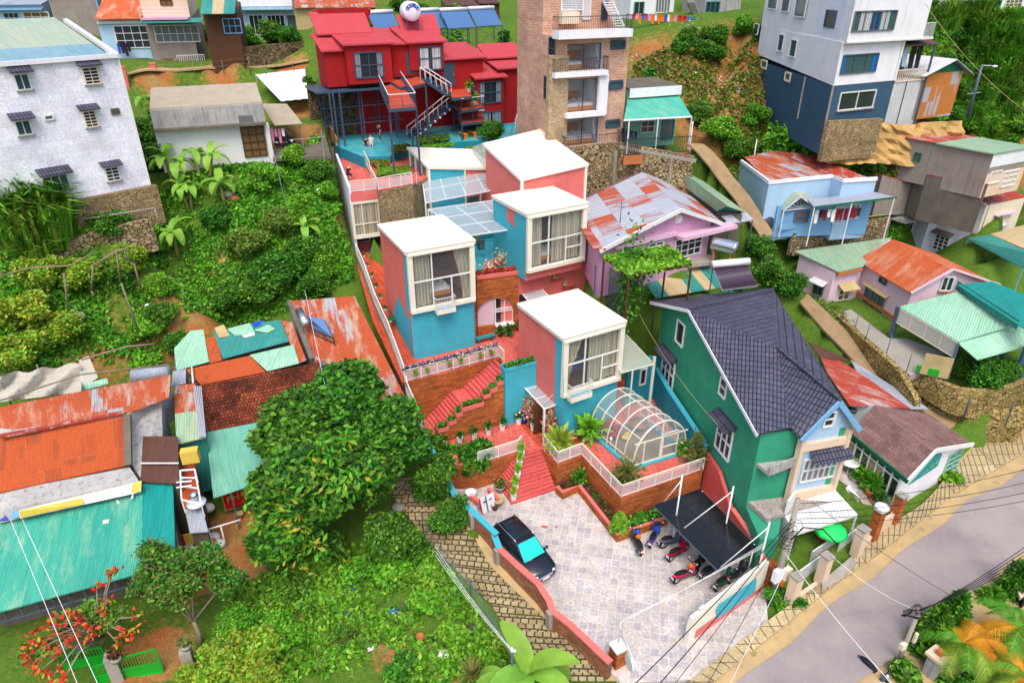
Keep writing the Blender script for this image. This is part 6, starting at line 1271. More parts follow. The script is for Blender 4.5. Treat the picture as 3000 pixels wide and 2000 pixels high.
q.bar(Ea.lerp(Eb,.0)+U*.02,H(Ea+bkp,13.2),.9,.1);q.B('eave_patch','roof_rust_red',t)
a,b=PV('f',330,915,F0,F1),PV('f',920,835,F0,F1);q.bar(H(a,a.z)+n*.15,H(b,a.z)+n*.15,.35,.3)
a2,b2=PV('f',925,790,F0,F1),PV('f',1445,735,F0,F1);q.sl([H(a2,a2.z)+n*1.0,H(b2,a2.z)+n*1.0,H(b2,a2.z),H(a2,a2.z)],.28);q.B('ledge','pink_trim',t)
win(t,F0,F1,('f',422,905,552,970),2,1,'white','pane_blue');win(t,F0,F1,('f',668,872,808,945),2,2,'white','pane_dark');win(t,F0,F1,('f',928,822,1180,1000),4,3,'white','pane_dark',name='door')
q.ball(PV('f',952,640,F0,F1)+n*.03,.42,.08,.42,10,8);q.B('gable_vent','white',t)
q.bar(PV('f',1295,840,F0,F1)+n*.1,PV('f',1295,1030,F0,F1)+n*.1,.16);q.B('porch_column','pink_trim',t)
q.sl(Q('f',1040,1000,10.4,1280,990,10.4,1330,1060,10.2,1080,1085,10.2),.3);q.B('porch','concrete',t)
p=Ea.lerp(ap,.35)+bkp*.25;q.tu([p,p+U*1.6],.03,5);q.bar(p+U*1.5-ed*.5,p+U*1.5+ed*.5,.03);q.bar(p+U*1.2-ed*.35,p+U*1.2+ed*.35,.03);tag(q.B('antenna','steel_grey'),'thin aerial mast on the galvanised roof of the pink house','antenna')
t=T('shed','long shed with pale green pitched roof beside the pink gabled house','')
r0,r1=Pf(985,170,15.0),Pf(1440,508,14.0);l0,l1=Pf(890,212,14.2),Pf(1345,560,13.2);g0=Pf(1170,240,14.1);g1=Pf(1625,572,13.2)
roofp(t,[l0,l1,r1,r0],'roof_green_pale');roofp(t,[r0,r1,g1,g0],'roof_green_pale')
q.pr([l0-U*.15+E1*.3,l1-U*.15+E1*.3-E2*-.3,H(g1-E1*.3,13),H(g0-E1*.3,13.8)],10.2);q.B('wall','concrete_dark',t)
q.add([l1+U*-.02,g1+U*-.02,r1-U*.03],[(0,1,2)]);q.B('gable','roof_teal_new',t)
roofp(t,Q('f',1390,615,12.9,1635,578,12.9,1705,650,12.4,1465,692,12.4),'roof_galv',.06,'awning')
for x,y in((1475,690),(1695,650)):p=Pf(x,y,12.4);q.bar(H(p,10),p,.08)
q.B('post','steel_grey',t)
t=T('striped_canopy','teal and beige striped sheet canopy behind the dark roof','canopy');c0,c1,c2,c3=Pf(570,1170,9.6),Pf(1285,1070,9.6),Pf(1480,1300,8.9),Pf(740,1418,8.9)
st_=[0,.17,.47,.65,.79,1.0]
for k in rg(5):roofp(t,[c0.lerp(c1,st_[k]),c0.lerp(c1,st_[k+1]),c3.lerp(c2,st_[k+1]),c3.lerp(c2,st_[k])],('roof_teal_mid','roof_beige_sheet')[k%2],.06,'sheet')
for p in(c0,c1,c2,c3):q.bar(H(p,6),p-U*.06,.1)
q.B('post','steel_grey',t)
t=T('solar_heater','solar water heater with dark tubes and white tank on the dark roof','');a,b,c,d=Pf(1395,1345,10.7),Pf(1740,1300,10.7),Pf(1640,1095,11.9),Pf(1305,1125,11.9)
MB().sl([a,b,c,d],.04).B('back_panel','charcoal',t)
for k in rg(24):q.tu([a.lerp(b,(k+.5)/24)+U*.08,d.lerp(c,(k+.5)/24)+U*.08],.045,6)
q.B('tubes','solar_tube',t);q.tu([d+U*.28-(c-d)*.04,c+U*.28+(c-d)*.04],.26,12);q.B('tank','lamp_white',t);q.bar(a,b,.09);q.bar(a,d,.06);q.bar(b,c,.06);q.B('rail','steel',t)
for p in(a,b,c,d):q.bar(H(p,9.2),p,.06)
q.bar(H(a,9.6),c,.04);q.bar(H(b,9.6),d,.04);q.B('stand','steel_grey',t)
t=T('water_tank','shiny steel water tank on a red stand beside the pink house','');c=Pf(1420,905,11.7);dv=v3((.75,-.6,0));q.tu([c-dv*1.0,c-dv*.9,c+dv*.9,c+dv*1.0],.5,14);q.B('tank','chrome',t)
for s in(-.7,.7):
 for j in(-.4,.4):q.bar(H(c+dv*s+v3((.6,.75,0))*j,9.6),c+dv*s+v3((.6,.75,0))*j*.8-U*.4,.07)
q.bar(c-dv*.8-U*.5,c+dv*.8-U*.5,.08);q.B('stand','terracotta',t)
t=T('screen_fence','tall wire screens behind the front cube tower','fence');n_=MB();k4=Q('f',150,1130,11.2,280,1110,11.4,480,1270,10.8)
for i,p in en(k4):q.tu([H(p,6),p+U*.2],.05,6)
for i in rg(2):a,b=k4[i],k4[i+1];n_.add([H(a,7.5),H(b,7.5),b,a],[(0,1,2,3)]);q.bar(a,b,.05)
q.B('frame','steel_grey',t);n_.B('mesh','mesh_screen',t)
zb=10.2;zt=14.5;A=Pf(1855,300,zt);B=H(Pg(460,405,zt),zt);C_=H(Pg(565,450,zt),zt);D=H(Pg(900,430,zt),zt);Lb=H(Pf(1580,90,zt),zt)
t=T('house','pale blue single storey house with red patched tin roof and porch','',H(A,zb));n=outn(A,B);db=(B-A).normalized()
Db=D+H(-n*8.5,0);MB().pr([A,B,C_,D,Db,Lb],zb-.8).B('wall','pale_blue',t)
q.wall([Lb,A,B,C_,D],zt+.28,zt-.02,.2);q.B('parapet','off_white',t)
ins=lambda p,z=zt:H(p,z)
roofp(t,[A+H(-n*.3,0)+db*.2+U*.06,B-n*.3+U*.06,B-n*8.2+U*.5,Lb+db*.3+U*.5],'roof_rust_mixed');roofp(t,[B-n*.4+db*.2+U*.07,C_-n*.3+db*.2+U*.02,D-n*.3-db*.3+U*.02,Db+n*1-db*.3+U*.5,B-n*8+U*.5+db*.2],'roof_rust_red')
W1=A-n*.0;aw=[PV(*k,A+n*o,D+n*o) for k,o in((('g',290,697),2.2),(('g',1100,600),2.2),(('g',880,545),.1),(('g',225,618),.1))];roofp(t,aw,'roof_galv',.06,'awning');q.bar(aw[0],aw[1],.06,.16);q.B('fascia','forest_green',t)
for s in(.0,.45,.97):p=aw[0].lerp(aw[1],s);q.bar(H(p,zb-.5),p,.07)
q.B('awning_post','off_white',t)
Va,Vb=H(A,0)+db*1.2+n*.25,H(D,0)+n*.25;q.wall([Va-n*.1,Vb-n*.1],12.6,zb-.4,.12);q.B('veranda_wall','sky_blue',t)
win(t,Va,Vb,('g',95,725,225,840),2,2,'bright_blue','pane_warm');win(t,Va,Vb,('g',480,690,560,850),2,1,'white','pane_blue');win(t,Va,Vb,('g',640,665,720,800),2,1,'white','pane_grey')
pr=Q('f',1808,437,12.3,1985,298,13.6,2172,428,13.6,2002,560,12.3);t2=T('porch','sage green pitched porch roof with white sunburst gable on the blue house','',Pf(2000,860,zb));roofp(t2,pr,'roof_sage',.07);pr2=Pf(2310,530,12.3);roofp(t2,[pr[1],pr[1]+(pr2-pr[3]),pr2,pr[2]],'roof_sage',.07)
q.bar(pr[3],pr[2],.08);q.bar(pr[2],pr2,.08);q.bar(pr[3],pr2,.07);m_=pr[3].lerp(pr2,.5)
for k in rg(7):a=math.pi*(k+.5)/7;q.bar(m_,m_+(pr2-pr[3]).normalized()*1.15*cos(a)+U*.95*sin(a),.04)
q.B('gable_truss','white',t2)
for p in(pr[3],pr2,pr[0]):q.bar(H(p,zb-.3),p,.08)
q.B('post','off_white',t2);q.add([H(pr[3],zb+.3)-n*.1,H(pr2,zb+.3)-n*.1,pr2-n*.1-U*1.2,pr[3]-n*.1-U*1.2],[(0,1,2,3)]);q.B('lattice','sky_blue',t2)
t=T('garden_wall','mossy garden wall with yellow pipe rail below the blue house','wall');k4=Q('g',60,990,9.7,560,910,9.9,1020,850,10.0);q.wall(k4,[10.1,10.4,10.6],[8]*3,.35);q.B('wall_body','stone_rubble',t);q.tu([p+U*.85 for p in k4],.05,6);q.B('pipe_rail','straw',t)
t=T('rain_barrel','black tarped barrel at the corner of the blue house','barrel',Pf(1810,760,10.4));c=Pf(1810,765,10.2);q.la(c,[(.5,0),(.62,.5),(.6,1.2),(.3,1.45),(.05,1.5)],12);q.B('tarp','charcoal',t)
zb=7.0;zt=12.3;A=Pg(1975,682,zt);B=Pg(1515,548,zt);D=Pg(2360,602,zt);n=outn(A,B);nf=outn(A,D)
t=T('house','white and cream corner house under rusted tin roofs','',H(A,zb));q.pr([A,D,D+(B-A),B],zb-.6);q.B('wall','lilac_white',t)
q.add([H(A,zt+.02)+nf*.03,H(D,zt+.02)+nf*.03,H(D,zb)+nf*.03,H(A,zb)+nf*.03],[(0,1,2,3)]);q.B('front_wall','ivory',t)
roofp(t,[A+U*.12+n*.1,D+U*.12,D+(B-A)*1.0+U*1.0,B+U*.9+n*.1],'roof_rust_red');q.bar(A+n*.05+U*.1,B+n*.05+U*.75,.2,.14);q.B('coping','white',t)
A6,B6=Pg(1462,690,11.2),Pg(1172,565,11.2);n6=outn(A6,B6);t2=T('house','lower white house wing with rusted roof beside the cream house','',H(A6,zb));MB().pr([A6,B6,B6-n6*7,A6-n6*7],zb-.6).B('wall','lilac_white',t2);roofp(t2,[A6+U*.1,B6+U*.1,B6-n6*7+U*.8,A6-n6*7+U*.8],'roof_rust_red')
q.bar(A6+U*.1+n6*.05,B6+U*.1+n6*.05,.2,.14);q.B('coping','white',t2)
win(t2,A6,B6,('g',1172,815,1262,960),3,1,'white','pane_dark');roofp(t2,Q('g',1035,800,10.0,1160,765,10.3,1300,830,10.2,1190,850,9.8),'concrete_stained',.1,'hood')
win(t,A,B,('g',1465,970,1610,1130),3,4,'white','pane_dark',.6,'concrete_dark');win(t,A,D,('g',2048,785,2180,872),2,1,'white','pane_dark',None,sill='pink_trim');a,b=PV('g',2050,775,A,D),PV('g',2230,740,A,D);q.bar(H(a,a.z)+nf*.2,H(b,a.z)+nf*.2,.4,.08);q.B('hood','pink_trim',t)
win(t,A+nf*.02,D+nf*.02,('g',1845,1095,2110,1275),5,4,'ivory','pane_dark',name='shutter_door')
p=PV('g',1985,640,A,D)+nf*.3;q.tu([p-U*2.5,p+U*.9],.03,5);q.B('roof_pipe','steel_grey',t)
t=T('canopy','teal sheet canopy with brown band in front of the cream house','');roofp(t,Q('g',1788,1000,9.6,2020,962,10.2,2420,1150,10.2,2420,1330,9.0),'roof_teal_mid');roofp(t,Q('g',2020,958,10.25,2420,850,11.2,2440,1140,10.25),'roof_beige_sheet')
for x,y in((1800,1005),(2340,1300)):p=Pg(x,y,9.5 if x<2000 else 9.0);q.bar(H(p,6.5),p,.08)
q.B('post','sky_blue',t)
A=Pd(2090,1328,17.2);B=Pd(1350,1192,17.2);D=Pd(2420,1270,17.2);n=outn(A,B);nf=outn(A,D);t=T('house','grey rendered house with pale green flat roof below the cliff','',H(A,14));MB().pr([A,D,D+(B-A),B],13.6).B('wall','grey_render',t)
X=lambda s,v:A+(B-A)*s+(D-A)*v+U*(.1+.5*s*0)
roofp(t,[X(-.02,-.05),X(-.02,1),X(.63,1),X(.63,-.05)],'roof_green_pale',.1);roofp(t,[X(.64,-.03),X(.64,1),X(1.02,1),X(1.02,-.03)],'roof_rust_red',.1)
q.add([A+nf*.03,D+nf*.03,H(D,16.1)+nf*.03,H(A,16.1)+nf*.03],[(0,1,2,3)]);q.B('parapet','off_white',t)
q.add([H(A,15.6)+nf*.02,H(D,15.6)+nf*.02,H(D,13.6)+nf*.02,H(A,13.6)+nf*.02],[(0,1,2,3)]);q.B('front_wall','peach',t)
roofp(t,Q('d',2065,1410,15.7,2120,1468,15.2,2450,1435,15.2,2450,1370,15.7),'roof_green_pale',.06,'awning');win(t,A,B,('d',1410,1318,1465,1385),1,1,'forest_green','pane_teal');win(t,A,D,('g',2010,345,2110,450),2,1,'white','pane_teal');win(t,A,D,('g',2140,340,2265,480),3,3,'white','pane_dark')
t=T('shed','long low shed with rusted sheets and timber gable between white houses','');a,b,c,d=Pg(880,400,13.6),Pg(960,372,14.2),Pg(1520,545,12.4),Pg(1240,560,11.6);roofp(t,[a,b,c,d],'roof_rust_red');q.pr([a-U*.1,b-U*.1,c-U*.1,d-U*.1],10.4);q.B('wall','grey_render',t)
t=T('shed','dark shed with rust and cream patched roof below the grey house','');a,b,c,d=Pg(1270,440,13.6),Pg(1400,372,14.6),Pg(2000,470,14.8),Pg(1560,540,12.4);roofp(t,[a,b,c,d],'roof_rust_red');q.pr([a-U*.1,b-U*.1,c-U*.1,d-U*.1],10.6);q.B('wall','concrete_dark',t)
q.bar(Pg(1250,372,13.8),Pg(1260,470,12.6),.25,.3);q.bar(Pg(1120,380,13.2),Pg(1235,450,12.8),.3,.12);one(q,'timber_beam','wood_grey','weathered timber post and beam between the rusted sheds','beam')
zb=5.6;r0,r1,r2=Pg(1060,1010,10.6),Pg(1655,1310,10.6),Pg(2112,1462,9.0);e0,e1=Pg(700,1212,8.6),Pg(1238,1540,8.6)
t=T('gabled_house','pink gabled house with bright orange rusted roof beside the path','house',H(e1,zb));n=outn(e0,e1);rd_=(r1-r0)
roofp(t,[e0,e1,r1,r0],'roof_rust_orange',.09);roofp(t,[r0,r1,H(r2,r2.z),H(r2,r2.z)-rd_],'roof_rust_orange',.09)
W0,Wf=H(e0,0)-n*.35,H(e1,0)-n*.35-(e1-e0).normalized()*.35;g2=H(r2,0)-(e1-e0).normalized()*.4;rr1=H(r1,0)-(e1-e0).normalized()*.4
q.pr([H(Wf,8.5),H(rr1,10.45),H(g2,8.9),H(g2-rd_,8.9),H(rr1-rd_,10.45),H(W0,8.5)],zb-.6);q.B('wall','pale_pink',t)
q.bar(e1+U*.02,r1+U*.05,.16,.14);q.bar(r1+U*.05,r2+U*.05,.16,.14);q.B('bargeboard','pale_pink',t)
win(t,W0,Wf,('h',960,150,1150,385),3,1,'pane_grey','pane_teal',.35,'straw',sill='terracotta');win(t,W0,Wf,('h',1108,45,1175,90),1,1,'steel_dark','pane_dark');win(t,Wf,rr1,('h',1640,30,1738,150),2,1,'white','pane_dark',sill='terracotta')
q.bar(H(W0,zb+.25)+n*.05,H(Wf,zb+.25)+n*.05,.12,.3);q.B('plinth','terracotta',t)
a,b,c,d=Pg(95,1125,9.0),Pg(525,1330,8.6),Pg(760,1290,8.6),Pg(1055,990,9.4);t=T('house','pink wing with faded teal sheet roof joined to the orange roofed house','',H(b,zb));roofp(t,[a,b,H(c,8.7),d],'roof_green_pale',.08);q.pr([H(a,8.8)+E1*.35-E2*.3,H(b,8.4)+E2*.35,H(c,8.5)+E2*.3,H(d,9.0)],zb-.4);q.B('wall','pale_pink',t)
q.bar(H(b,8.35),H(c,8.45),.2,.2);q.B('eave_band','terracotta',t)
wa,wb_=H(a,0)+E1*.35-E2*.3,H(b,0)+E2*.35;win(t,wa,wb_,('h',540,95,625,185),2,1,'steel_grey','pane_dark',.6,'panel_white')
wc=H(c,0)+E2*.3;win(t,wb_,wc,('h',740,140,832,312),2,4,'white','pane_warm',.8,'straw',name='door')
t=T('carport','pale mint carport roof on a steel post beside the pink house','');p0,p1,p2,p3=Ph(1275,288,8.3),Ph(1780,158,8.9),Ph(2285,440,8.5),Ph(1790,590,7.9)
roofp(t,[p0,p3,p2,p1],'roof_mint',.06);l2,l3=Ph(2400,620,7.3),Ph(1952,745,7.2);roofp(t,[p3-U*.1,l3,l2,H(Ph(2400,420,8.3),8.3)],'roof_mint',.06,'lower_roof')
roofp(t,Q('h',1772,98,9.4,2075,70,10.0,2480,235,10.0,2480,560,9.2,2300,440,9.2),'roof_teal_new',.06,'teal_roof');q.bar(Ph(1772,103,9.2),Ph(2300,446,9.05),.06,.7);q.B('riser','roof_teal_mid',t)
q.bar(H(p3,5.0)+v3((.1,-.05,0)),p3-U*.1,.16);q.bar(H(p0,zb)+E1*.2,p0,.3);q.B('post','steel_grey',t)
a,b=p0-U*.12,p3-U*.12
q.add([a,b,b-U*1.1,a-U*1.1],[(0,1,2,3)]);q.B('side_screen','shade_net',t)
q.bar(a-U*1.1,b-U*1.1,.06);q.bar(a,b,.06)
for k in rg(5):p=a.lerp(b,k/4);q.bar(p,p-U*1.1,.04)
q.B('screen_frame','ivory',t)
bp=Ph(2352,620,6.6);q.wall([H(Ph(2050,760,5.6),0),H(Ph(2330,640,5.6),0)],7.0,4.8,.15);q.wall([H(Ph(2262,880,5.4),0),H(Ph(2420,830,5.4),0)],8.0,4.8,.2);one(q,'garden_wall','grey_blue','blue grey corrugated garden wall under the mint carport edge','wall')
q.box(Ph(1600,800,6.2),1.7,.06,1.6,-28);tag(q.B('cardboard_sheet','straw'),'brown cardboard sheet leaning under the carport','cardboard');q.box(Ph(1520,840,5.7),1.4,.08,.5,-35);tag(q.B('tarpaulin','green_paint'),'green panel on the ground beside the cardboard sheet','panel')
t=T('stone_wall','stone retaining wall with wire posts along the sloping path','wall');k4=[Ph(x,y,5.6) for x,y in((715,345),(860,480),(1000,600),(1180,745),(1360,890),(1480,990))];tz_=[5.85,5.85,5.8,5.75,5.6,4.6];q.wall(resample(k4,12),list(np.interp(np.linspace(0,5,12),rg(6),tz_)),[p.z-3.4 for p in resample(k4,12)],.45);q.B('stonework','stone_path_wall',t)
for x,y in((780,360),(900,420),(985,540),(1170,640),(1340,800)):p=Ph(x,y+40,5.7);q.tu([H(p,5.5),p+U*1.4],.03,5)
q.B('fence_post','steel_grey',t)
def curved(label,mat,pix,zt,zb,th=.45):
 k=[Ph(x,y,z) for(x,y),z in zip(pix,zt)];m_=18;k=resample(k,m_);t=T('stone_wall',label,'wall',k[m_//2]);q=MB();q.wall(k,[p.z for p in k],list(np.interp(np.linspace(0,1,m_),np.linspace(0,1,len(zb)),zb)),th);q.B('stonework',mat,t);return t
curved('upper curved stone wall below the mint carport','stone_path_wall',[(1500,860),(1640,930),(1800,990),(2000,1010),(2200,980),(2420,900)],[5.2,5.15,5.1,5.1,5.15,5.3],[3.6,3.0,2.8,3.2])
tr=MB();o=[Ph(x,y,z) for x,y,z in((1400,880,5.0),(1560,880,4.6),(1720,1030,3.95),(1960,1150,3.7),(2200,1165,3.8),(2450,1120,4.1),(2450,1260,2.9),(2180,1300,2.75),(1990,1290,2.7),(1830,1210,2.9),(1640,1060,3.5),(1500,960,4.3))]
tr.sl(o,.6);struct(tr,'terrace_bank','stone_path_wall')
curved('middle curved mossy stone wall beside the street corner','stone_path_wall',[(1520,1010),(1640,1080),(1800,1180),(1960,1280),(2120,1310),(2330,1300)],[3.9,3.5,3.05,2.75,2.7,2.8],[1.9,1.3,1.0,1.0])
curved('lower dark stone wall meeting the slab sidewalk','stone_path_wall',[(1530,1120),(1650,1180),(1780,1240),(1900,1290)],[3.1,2.7,2.3,2.0],[1.2,.9,.6],.4)
for k,(x,y,l) in en(((1850,1200,'grey iron post at the bend of the middle stone wall'),(1690,1080,'thin post on the curved stone bank nearest the path'),(2220,1240,'slim post on the stone bank near the right edge'))):
 p=Ph(x,y,3.4);tag(MB().tu([p-U*.8,p+U*1.2],.045,6).B('iron_post','steel_grey'),l,'post')
p=Ph(1720,985,4.6);tag(MB().tu(Q('t',1620,740,1.2,1700,470,2.7,1760,410,3.1),.1,8).B('pipe_post','steel_grey'),'leaning grey pipe post at the foot of the curved stone wall','post')
a0,a1=Pt(380,320,4.9),Pt(1240,930,4.9);l0,l1=Pt(60,700,3.5),Pt(850,1345,3.5);q0,q1=Pt(1050,378,3.5),Pt(1745,850,3.5)
t=T('house','low white house with brown shingle roof and teal sign by the street','',H(l1,.6))
MB().sl([l0,l1,a1,a0],.12).B('roof','roof_tile_brown',t);MB().sl([a0,a1,q1,q0],.12).B('roof','roof_tile_brown',t)
rdv=(a1-a0).normalized();F0=H(l1,0)-H(rdv,0)*.5;F1=H(q1,0)-H(rdv,0)*.5;Fa=H(a1,0)-H(rdv,0)*.5;n=outn(F0,F1);ins=(F1-F0).normalized()*.5
q.pr([H(F0+ins*.3,3.35),H(Fa,4.7),H(F1-ins,3.35),H(q0,3.35)-ins,H(a0,4.7),H(l0,3.35)+ins*.3],.2);q.B('wall','off_white',t)
q.bar(l1-U*.02,a1-U*.02,.12,.26);q.bar(a1-U*.02,q1-U*.02,.12,.26);q.B('bargeboard','white',t);q.bar(l0-U*.12,l1-U*.12,.1,.3);q.B('eave_board','forest_green',t)
sg=[PV('t',850,1400,F0,F1),PV('t',1230,980,F0,F1),PV('t',1305,970,F0,F1),PV('t',1240,1140,F0,F1),PV('t',1080,1250,F0,F1)];q.add([p+n*.08 for p in sg]+[p+n*.02 for p in sg],[(0,1,2,3,4)]+[(i,(i+1)%5,5+(i+1)%5,5+i) for i in rg(5)]);sg_=q.B('sign_board','teal_sign',t)
o=textobj('Nhà hàng',.42,'mint_wall',sg_,'sign_lettering');xd=(sg[2]-sg[0]).normalized();place_text(o,sg[0].lerp(sg[2],.62)+n*.10-U*.22,xd,n.cross(xd))
win(t,F0,F1,('t',1380,985,1520,1210),2,4,'mint_wall','pane_teal')
S0_,S1_=H(l0,0)+ins*.3,H(l1,0)+ins*.3-H(rdv,0)*.5;ns=outn(S0_,S1_)
for k in rg(8):s=S0_.lerp(S1_,k/7)+ns*.06;q.bar(H(s,.9),H(s,3.2),.1)
for z in(1.3,2.9):q.bar(H(S0_,z)+ns*.06,H(S1_,z)+ns*.06,.08)
w_=q.B('window','white',t);q.add([H(S0_,1.3)+ns*.02,H(S1_,1.3)+ns*.02,H(S1_,3.1)+ns*.02,H(S0_,3.1)+ns*.02],[(0,1,2,3)]);q.B('pane','pane_dark',w_)
for k in(0,3,4):a,b=S0_.lerp(S1_,(k+.15)/7),S0_.lerp(S1_,(k+.85)/7);q.add([H(a,1.9)+ns*.04,H(b,1.9)+ns*.04,H(b,2.8)+ns*.04,H(a,2.8)+ns*.04],[(0,1,2,3)])
q.B('blind','straw',w_)
t=T('shed','low shed with red rusted patchwork roof between dark and brown roofs','');roofp(t,Q('h',560,640,5.6,900,830,4.9,1370,1160,4.3,850,1135,4.9,660,860,5.5),'roof_rust_red');roofp(t,Q('h',860,745,4.75,1530,1165,4.0,1375,1165,4.2,905,835,4.85),'roof_galv');roofp(t,Q('h',495,590,5.8,560,620,5.7,850,745,5.0,620,760,5.5),'roof_brown')
q.pr(Q('h',600,700,5.2,1000,870,4.4,1350,1140,4.0,870,1130,4.5),.5);q.B('wall','concrete_stained',t)
a,b=Pt(160,255,4.7),Pt(380,320,4.9);q.pr([H(a,4.75),H(b,4.95),H(b,4.95)+E2*.2,H(a,4.75)+E2*.2],.8);one(q,'gable_wall','off_white','white gable wall with a round fan next to the brown roof','wall')
c=Pt(80,385,4.2);q.la(c,[(.05,-.1),(.28,-.08),(.3,.1),(.05,.12)],12);tag(q.B('wall_fan','charcoal'),'round dark vent fan on the white gable wall','fan')
ev0=Ph(57,1383,8.0);ev1=Ph(440,1432,7.6);ap=Ph(770,1098,9.6);ev2=Ph(945,1340,7.7);rL=Pf(1065,1530,11.0);rR=Pf(1900,1342,11.0);bL=Pf(690,1450,9.6);bR=Pf(1840,1325,10.3);v0=Ph(222,642,10.3);vl=Ph(345,1322,8.1)
t=T('green_house','tall green house with dark tiled roof and pale blue street gable','house',H(ev0,0))
wA=H(ev0,0)+v3((.35,.35,0));wR=H(rL,0)+v3((.35,0,0));wd_=(wR-wA).normalized();wB=wR+wd_*4.5;gR=H(rR,0)+v3((-.3,0,0));fR=H(ev2,0)+v3((-.6,.4,0))
q.pr([H(wA,7.75),H(fR,7.5),H(gR,10.75),H(gR+(wB-wR),9.0),H(wB,9.2),H(wR,10.75)],-.3);q.B('wall','green_wall',t)
q.sl([ev0,vl,v0,rL],.12);q.sl([rL,v0,rR],.12);q.sl([v0,ap,ev2,rR],.12);q.sl([rL,rR,bR,bL],.12);q.B('roof','roof_tile_dark',t)
q.sl([v0,vl,ev1,ap],.12);q.B('gable_roof','roof_tile_dark',t)
for a,b in((ev0,rL),(rL,bL)):q.bar(a-U*.12,b-U*.12,.1,.22)
q.B('bargeboard','off_white',t)
for a,b in((ev1,ap),(ap,ev2)):q.bar(a-U*.1,b-U*.1,.12,.3)
q.B('bargeboard','sky_blue',t)
for a,b in((rL,rR),(v0,ap)):MB().bar(a+U*.05,b+U*.05,.22,.14).B('ridge_tiles','roof_tile_dark',t)
for rc,nx,ny,aw in(((1958,95,2012,262),1,1,None),((1855,335,1945,540),3,2,.75),((2258,485,2308,622),1,2,None),((2232,790,2345,1030),3,2,.8)):win(t,wA,wR,('i',)+rc,nx,ny,'off_white','pane_dark',aw)
g0=H(ev1,0)+v3((.25,.55,0));g1=H(ev2,0)+v3((-.35,.5,0));n=outn(g0,g1);d=(g1-g0).normalized();Lg=(g1-g0).length;gm=H(ap,0)+v3((-.1,.5,0));um=(H(PV('h',770,1200,g0,g1),0)-g0).dot(d)
q.pr([H(g0,7.5),H(g0+d*um,9.35),H(g1,7.6),H(g1-n*4,7.6),H(g0+d*um-n*4,9.35),H(g0-n*4,7.5)],2.9);q.B('bay_wall','pale_blue',t)
for s in(.0,.98):q.bar(H(g0+d*Lg*s+n*.08,2.9),H(g0+d*Lg*s+n*.08,7.45),.32)
q.bar(H(g0+n*.08,6.7),H(g1+n*.08,6.7),.3,.5);q.bar(H(g0+n*.1,3.1),H(g1+n*.1,3.1),.3,.7);q.B('pillar','peach',t)
win(t,g0,g1,('q',945,415,1390,705),6,2,'white','pane_grey');win(t,g0,g1,('h',632,1195,712,1310),1,2,'off_white','pane_dark')
a=PV('q',1020,420,g0,g1);b=PV('q',1545,310,g0,g1);q.sl([H(a,a.z)+n*.7,H(b,a.z)+n*.7,H(b,a.z+.55),H(a,a.z+.55)],.08);q.B('awning','roof_tile_dark',t)
h0=H(ev0,0)+v3((.45,.4,0));h1=g0-n*.9;nh=outn(h0,h1);win(t,h0+nh*.02,h1+nh*.02,('q',350,430,650,880),4,3,'white','pane_dark',name='balcony_door')
q.add([H(h0,7.4)+nh*.012,H(h1,7.4)+nh*.012,H(h1,2.9)+nh*.012,H(h0,2.9)+nh*.012],[(0,1,2,3)]);q.B('balcony_wall','sky_blue',t)
q.sl([H(h0,5.7)+nh*1.0,H(h1,5.7)+nh*1.0,H(h1,5.7),H(h0,5.7)],.22);q.wall([H(h0,0)+nh*.95,H(h1,0)+nh*.95],6.1,5.7,.1);q.B('canopy_slab','concrete_stained',t)
win(t,h0,h1,('q',580,60,665,150),1,1,'off_white','pane_dark')
fl=[H(h0,2.9)+nh*1.6-d*.1,H(g0,2.9)+n*.9,H(g1,2.9)+n*.9,H(g1,2.9),H(h0,2.9)];MB().sl(fl,.3).B('balcony_floor','terrazzo',t)
k=[Pq(560,900,3.0),Pq(560,900,3.0)+d*1.0,H(g0,2.9)+n*.9]
q.wall([H(h0,0)+nh*1.55+d*1.1,H(g0,0)+n*.5],3.9,2.9,.12);q.B('balcony_parapet','white',t)
q.pr([H(wA+v3((.0,-2.6,0)),2.55),H(wA+v3((1.0,-2.6,0)),2.55),H(g0-n*.2,2.55),H(wA,2.55)],-.4);q.B('side_wall','green_wall',t)
cn=Q('q',620,1100,2.75,1400,870,3.1,1695,1190,2.75,830,1460,2.55)
t2=T('porch_canopy','white sheet porch canopy over the street gate','canopy',H(cn[3],0));MB().sl(cn,.07).B('sheet','roof_white_sheet',t2)
for p in cn:q.bar(H(p,-.1),p-U*.06,.09)
q.bar(cn[3]-U*.1,cn[2]-U*.1,.1,.2);q.B('post','white',t2)
q.add([H(cn[0],.2),H(cn[3],.2),cn[3],cn[0]],[(0,1,2,3)]);q.B('side_panel','panel_white',t2)
yd=MB();yd.sl([Pq(560,1560,.08),Pn(700,560,.08),Pn(1010,560,.1),Pn(1300,330,.6),Pn(1120,100,1.0),Pn(500,100,1.0)],.4);struct(yd,'front_yard','terrazzo')
yd=MB();yd.sl([Pt(20,1050,1.0),Pt(260,1300,.85),Pt(500,1500,.7),Pn(1380,260,.6),Pn(1260,330,.55),Pn(1090,240,.8),Pn(940,20,1.1),Pn(930,-60,1.3)],.6);struct(yd,'side_yard','paver_lot')
stp=MB()
for k in rg(5):p=Pq(1620+45*k,760+95*k,.95-.12*k);stp.box(p,1.5,.5,.16,-60)
one(stp,'garden_steps','concrete','garden steps between the blue gabled bay and brown house','stairs')
t=T('gate','white slatted street gate standing half open','')
def slats(q,a,b,h,n):
 for k in rg(n):p=a.lerp(b,k/(n-1));q.bar(p,p+U*h,.05)
 q.bar(a+U*.08,b+U*.08,.06);q.bar(a+U*h*.97,b+U*h*.97,.07)
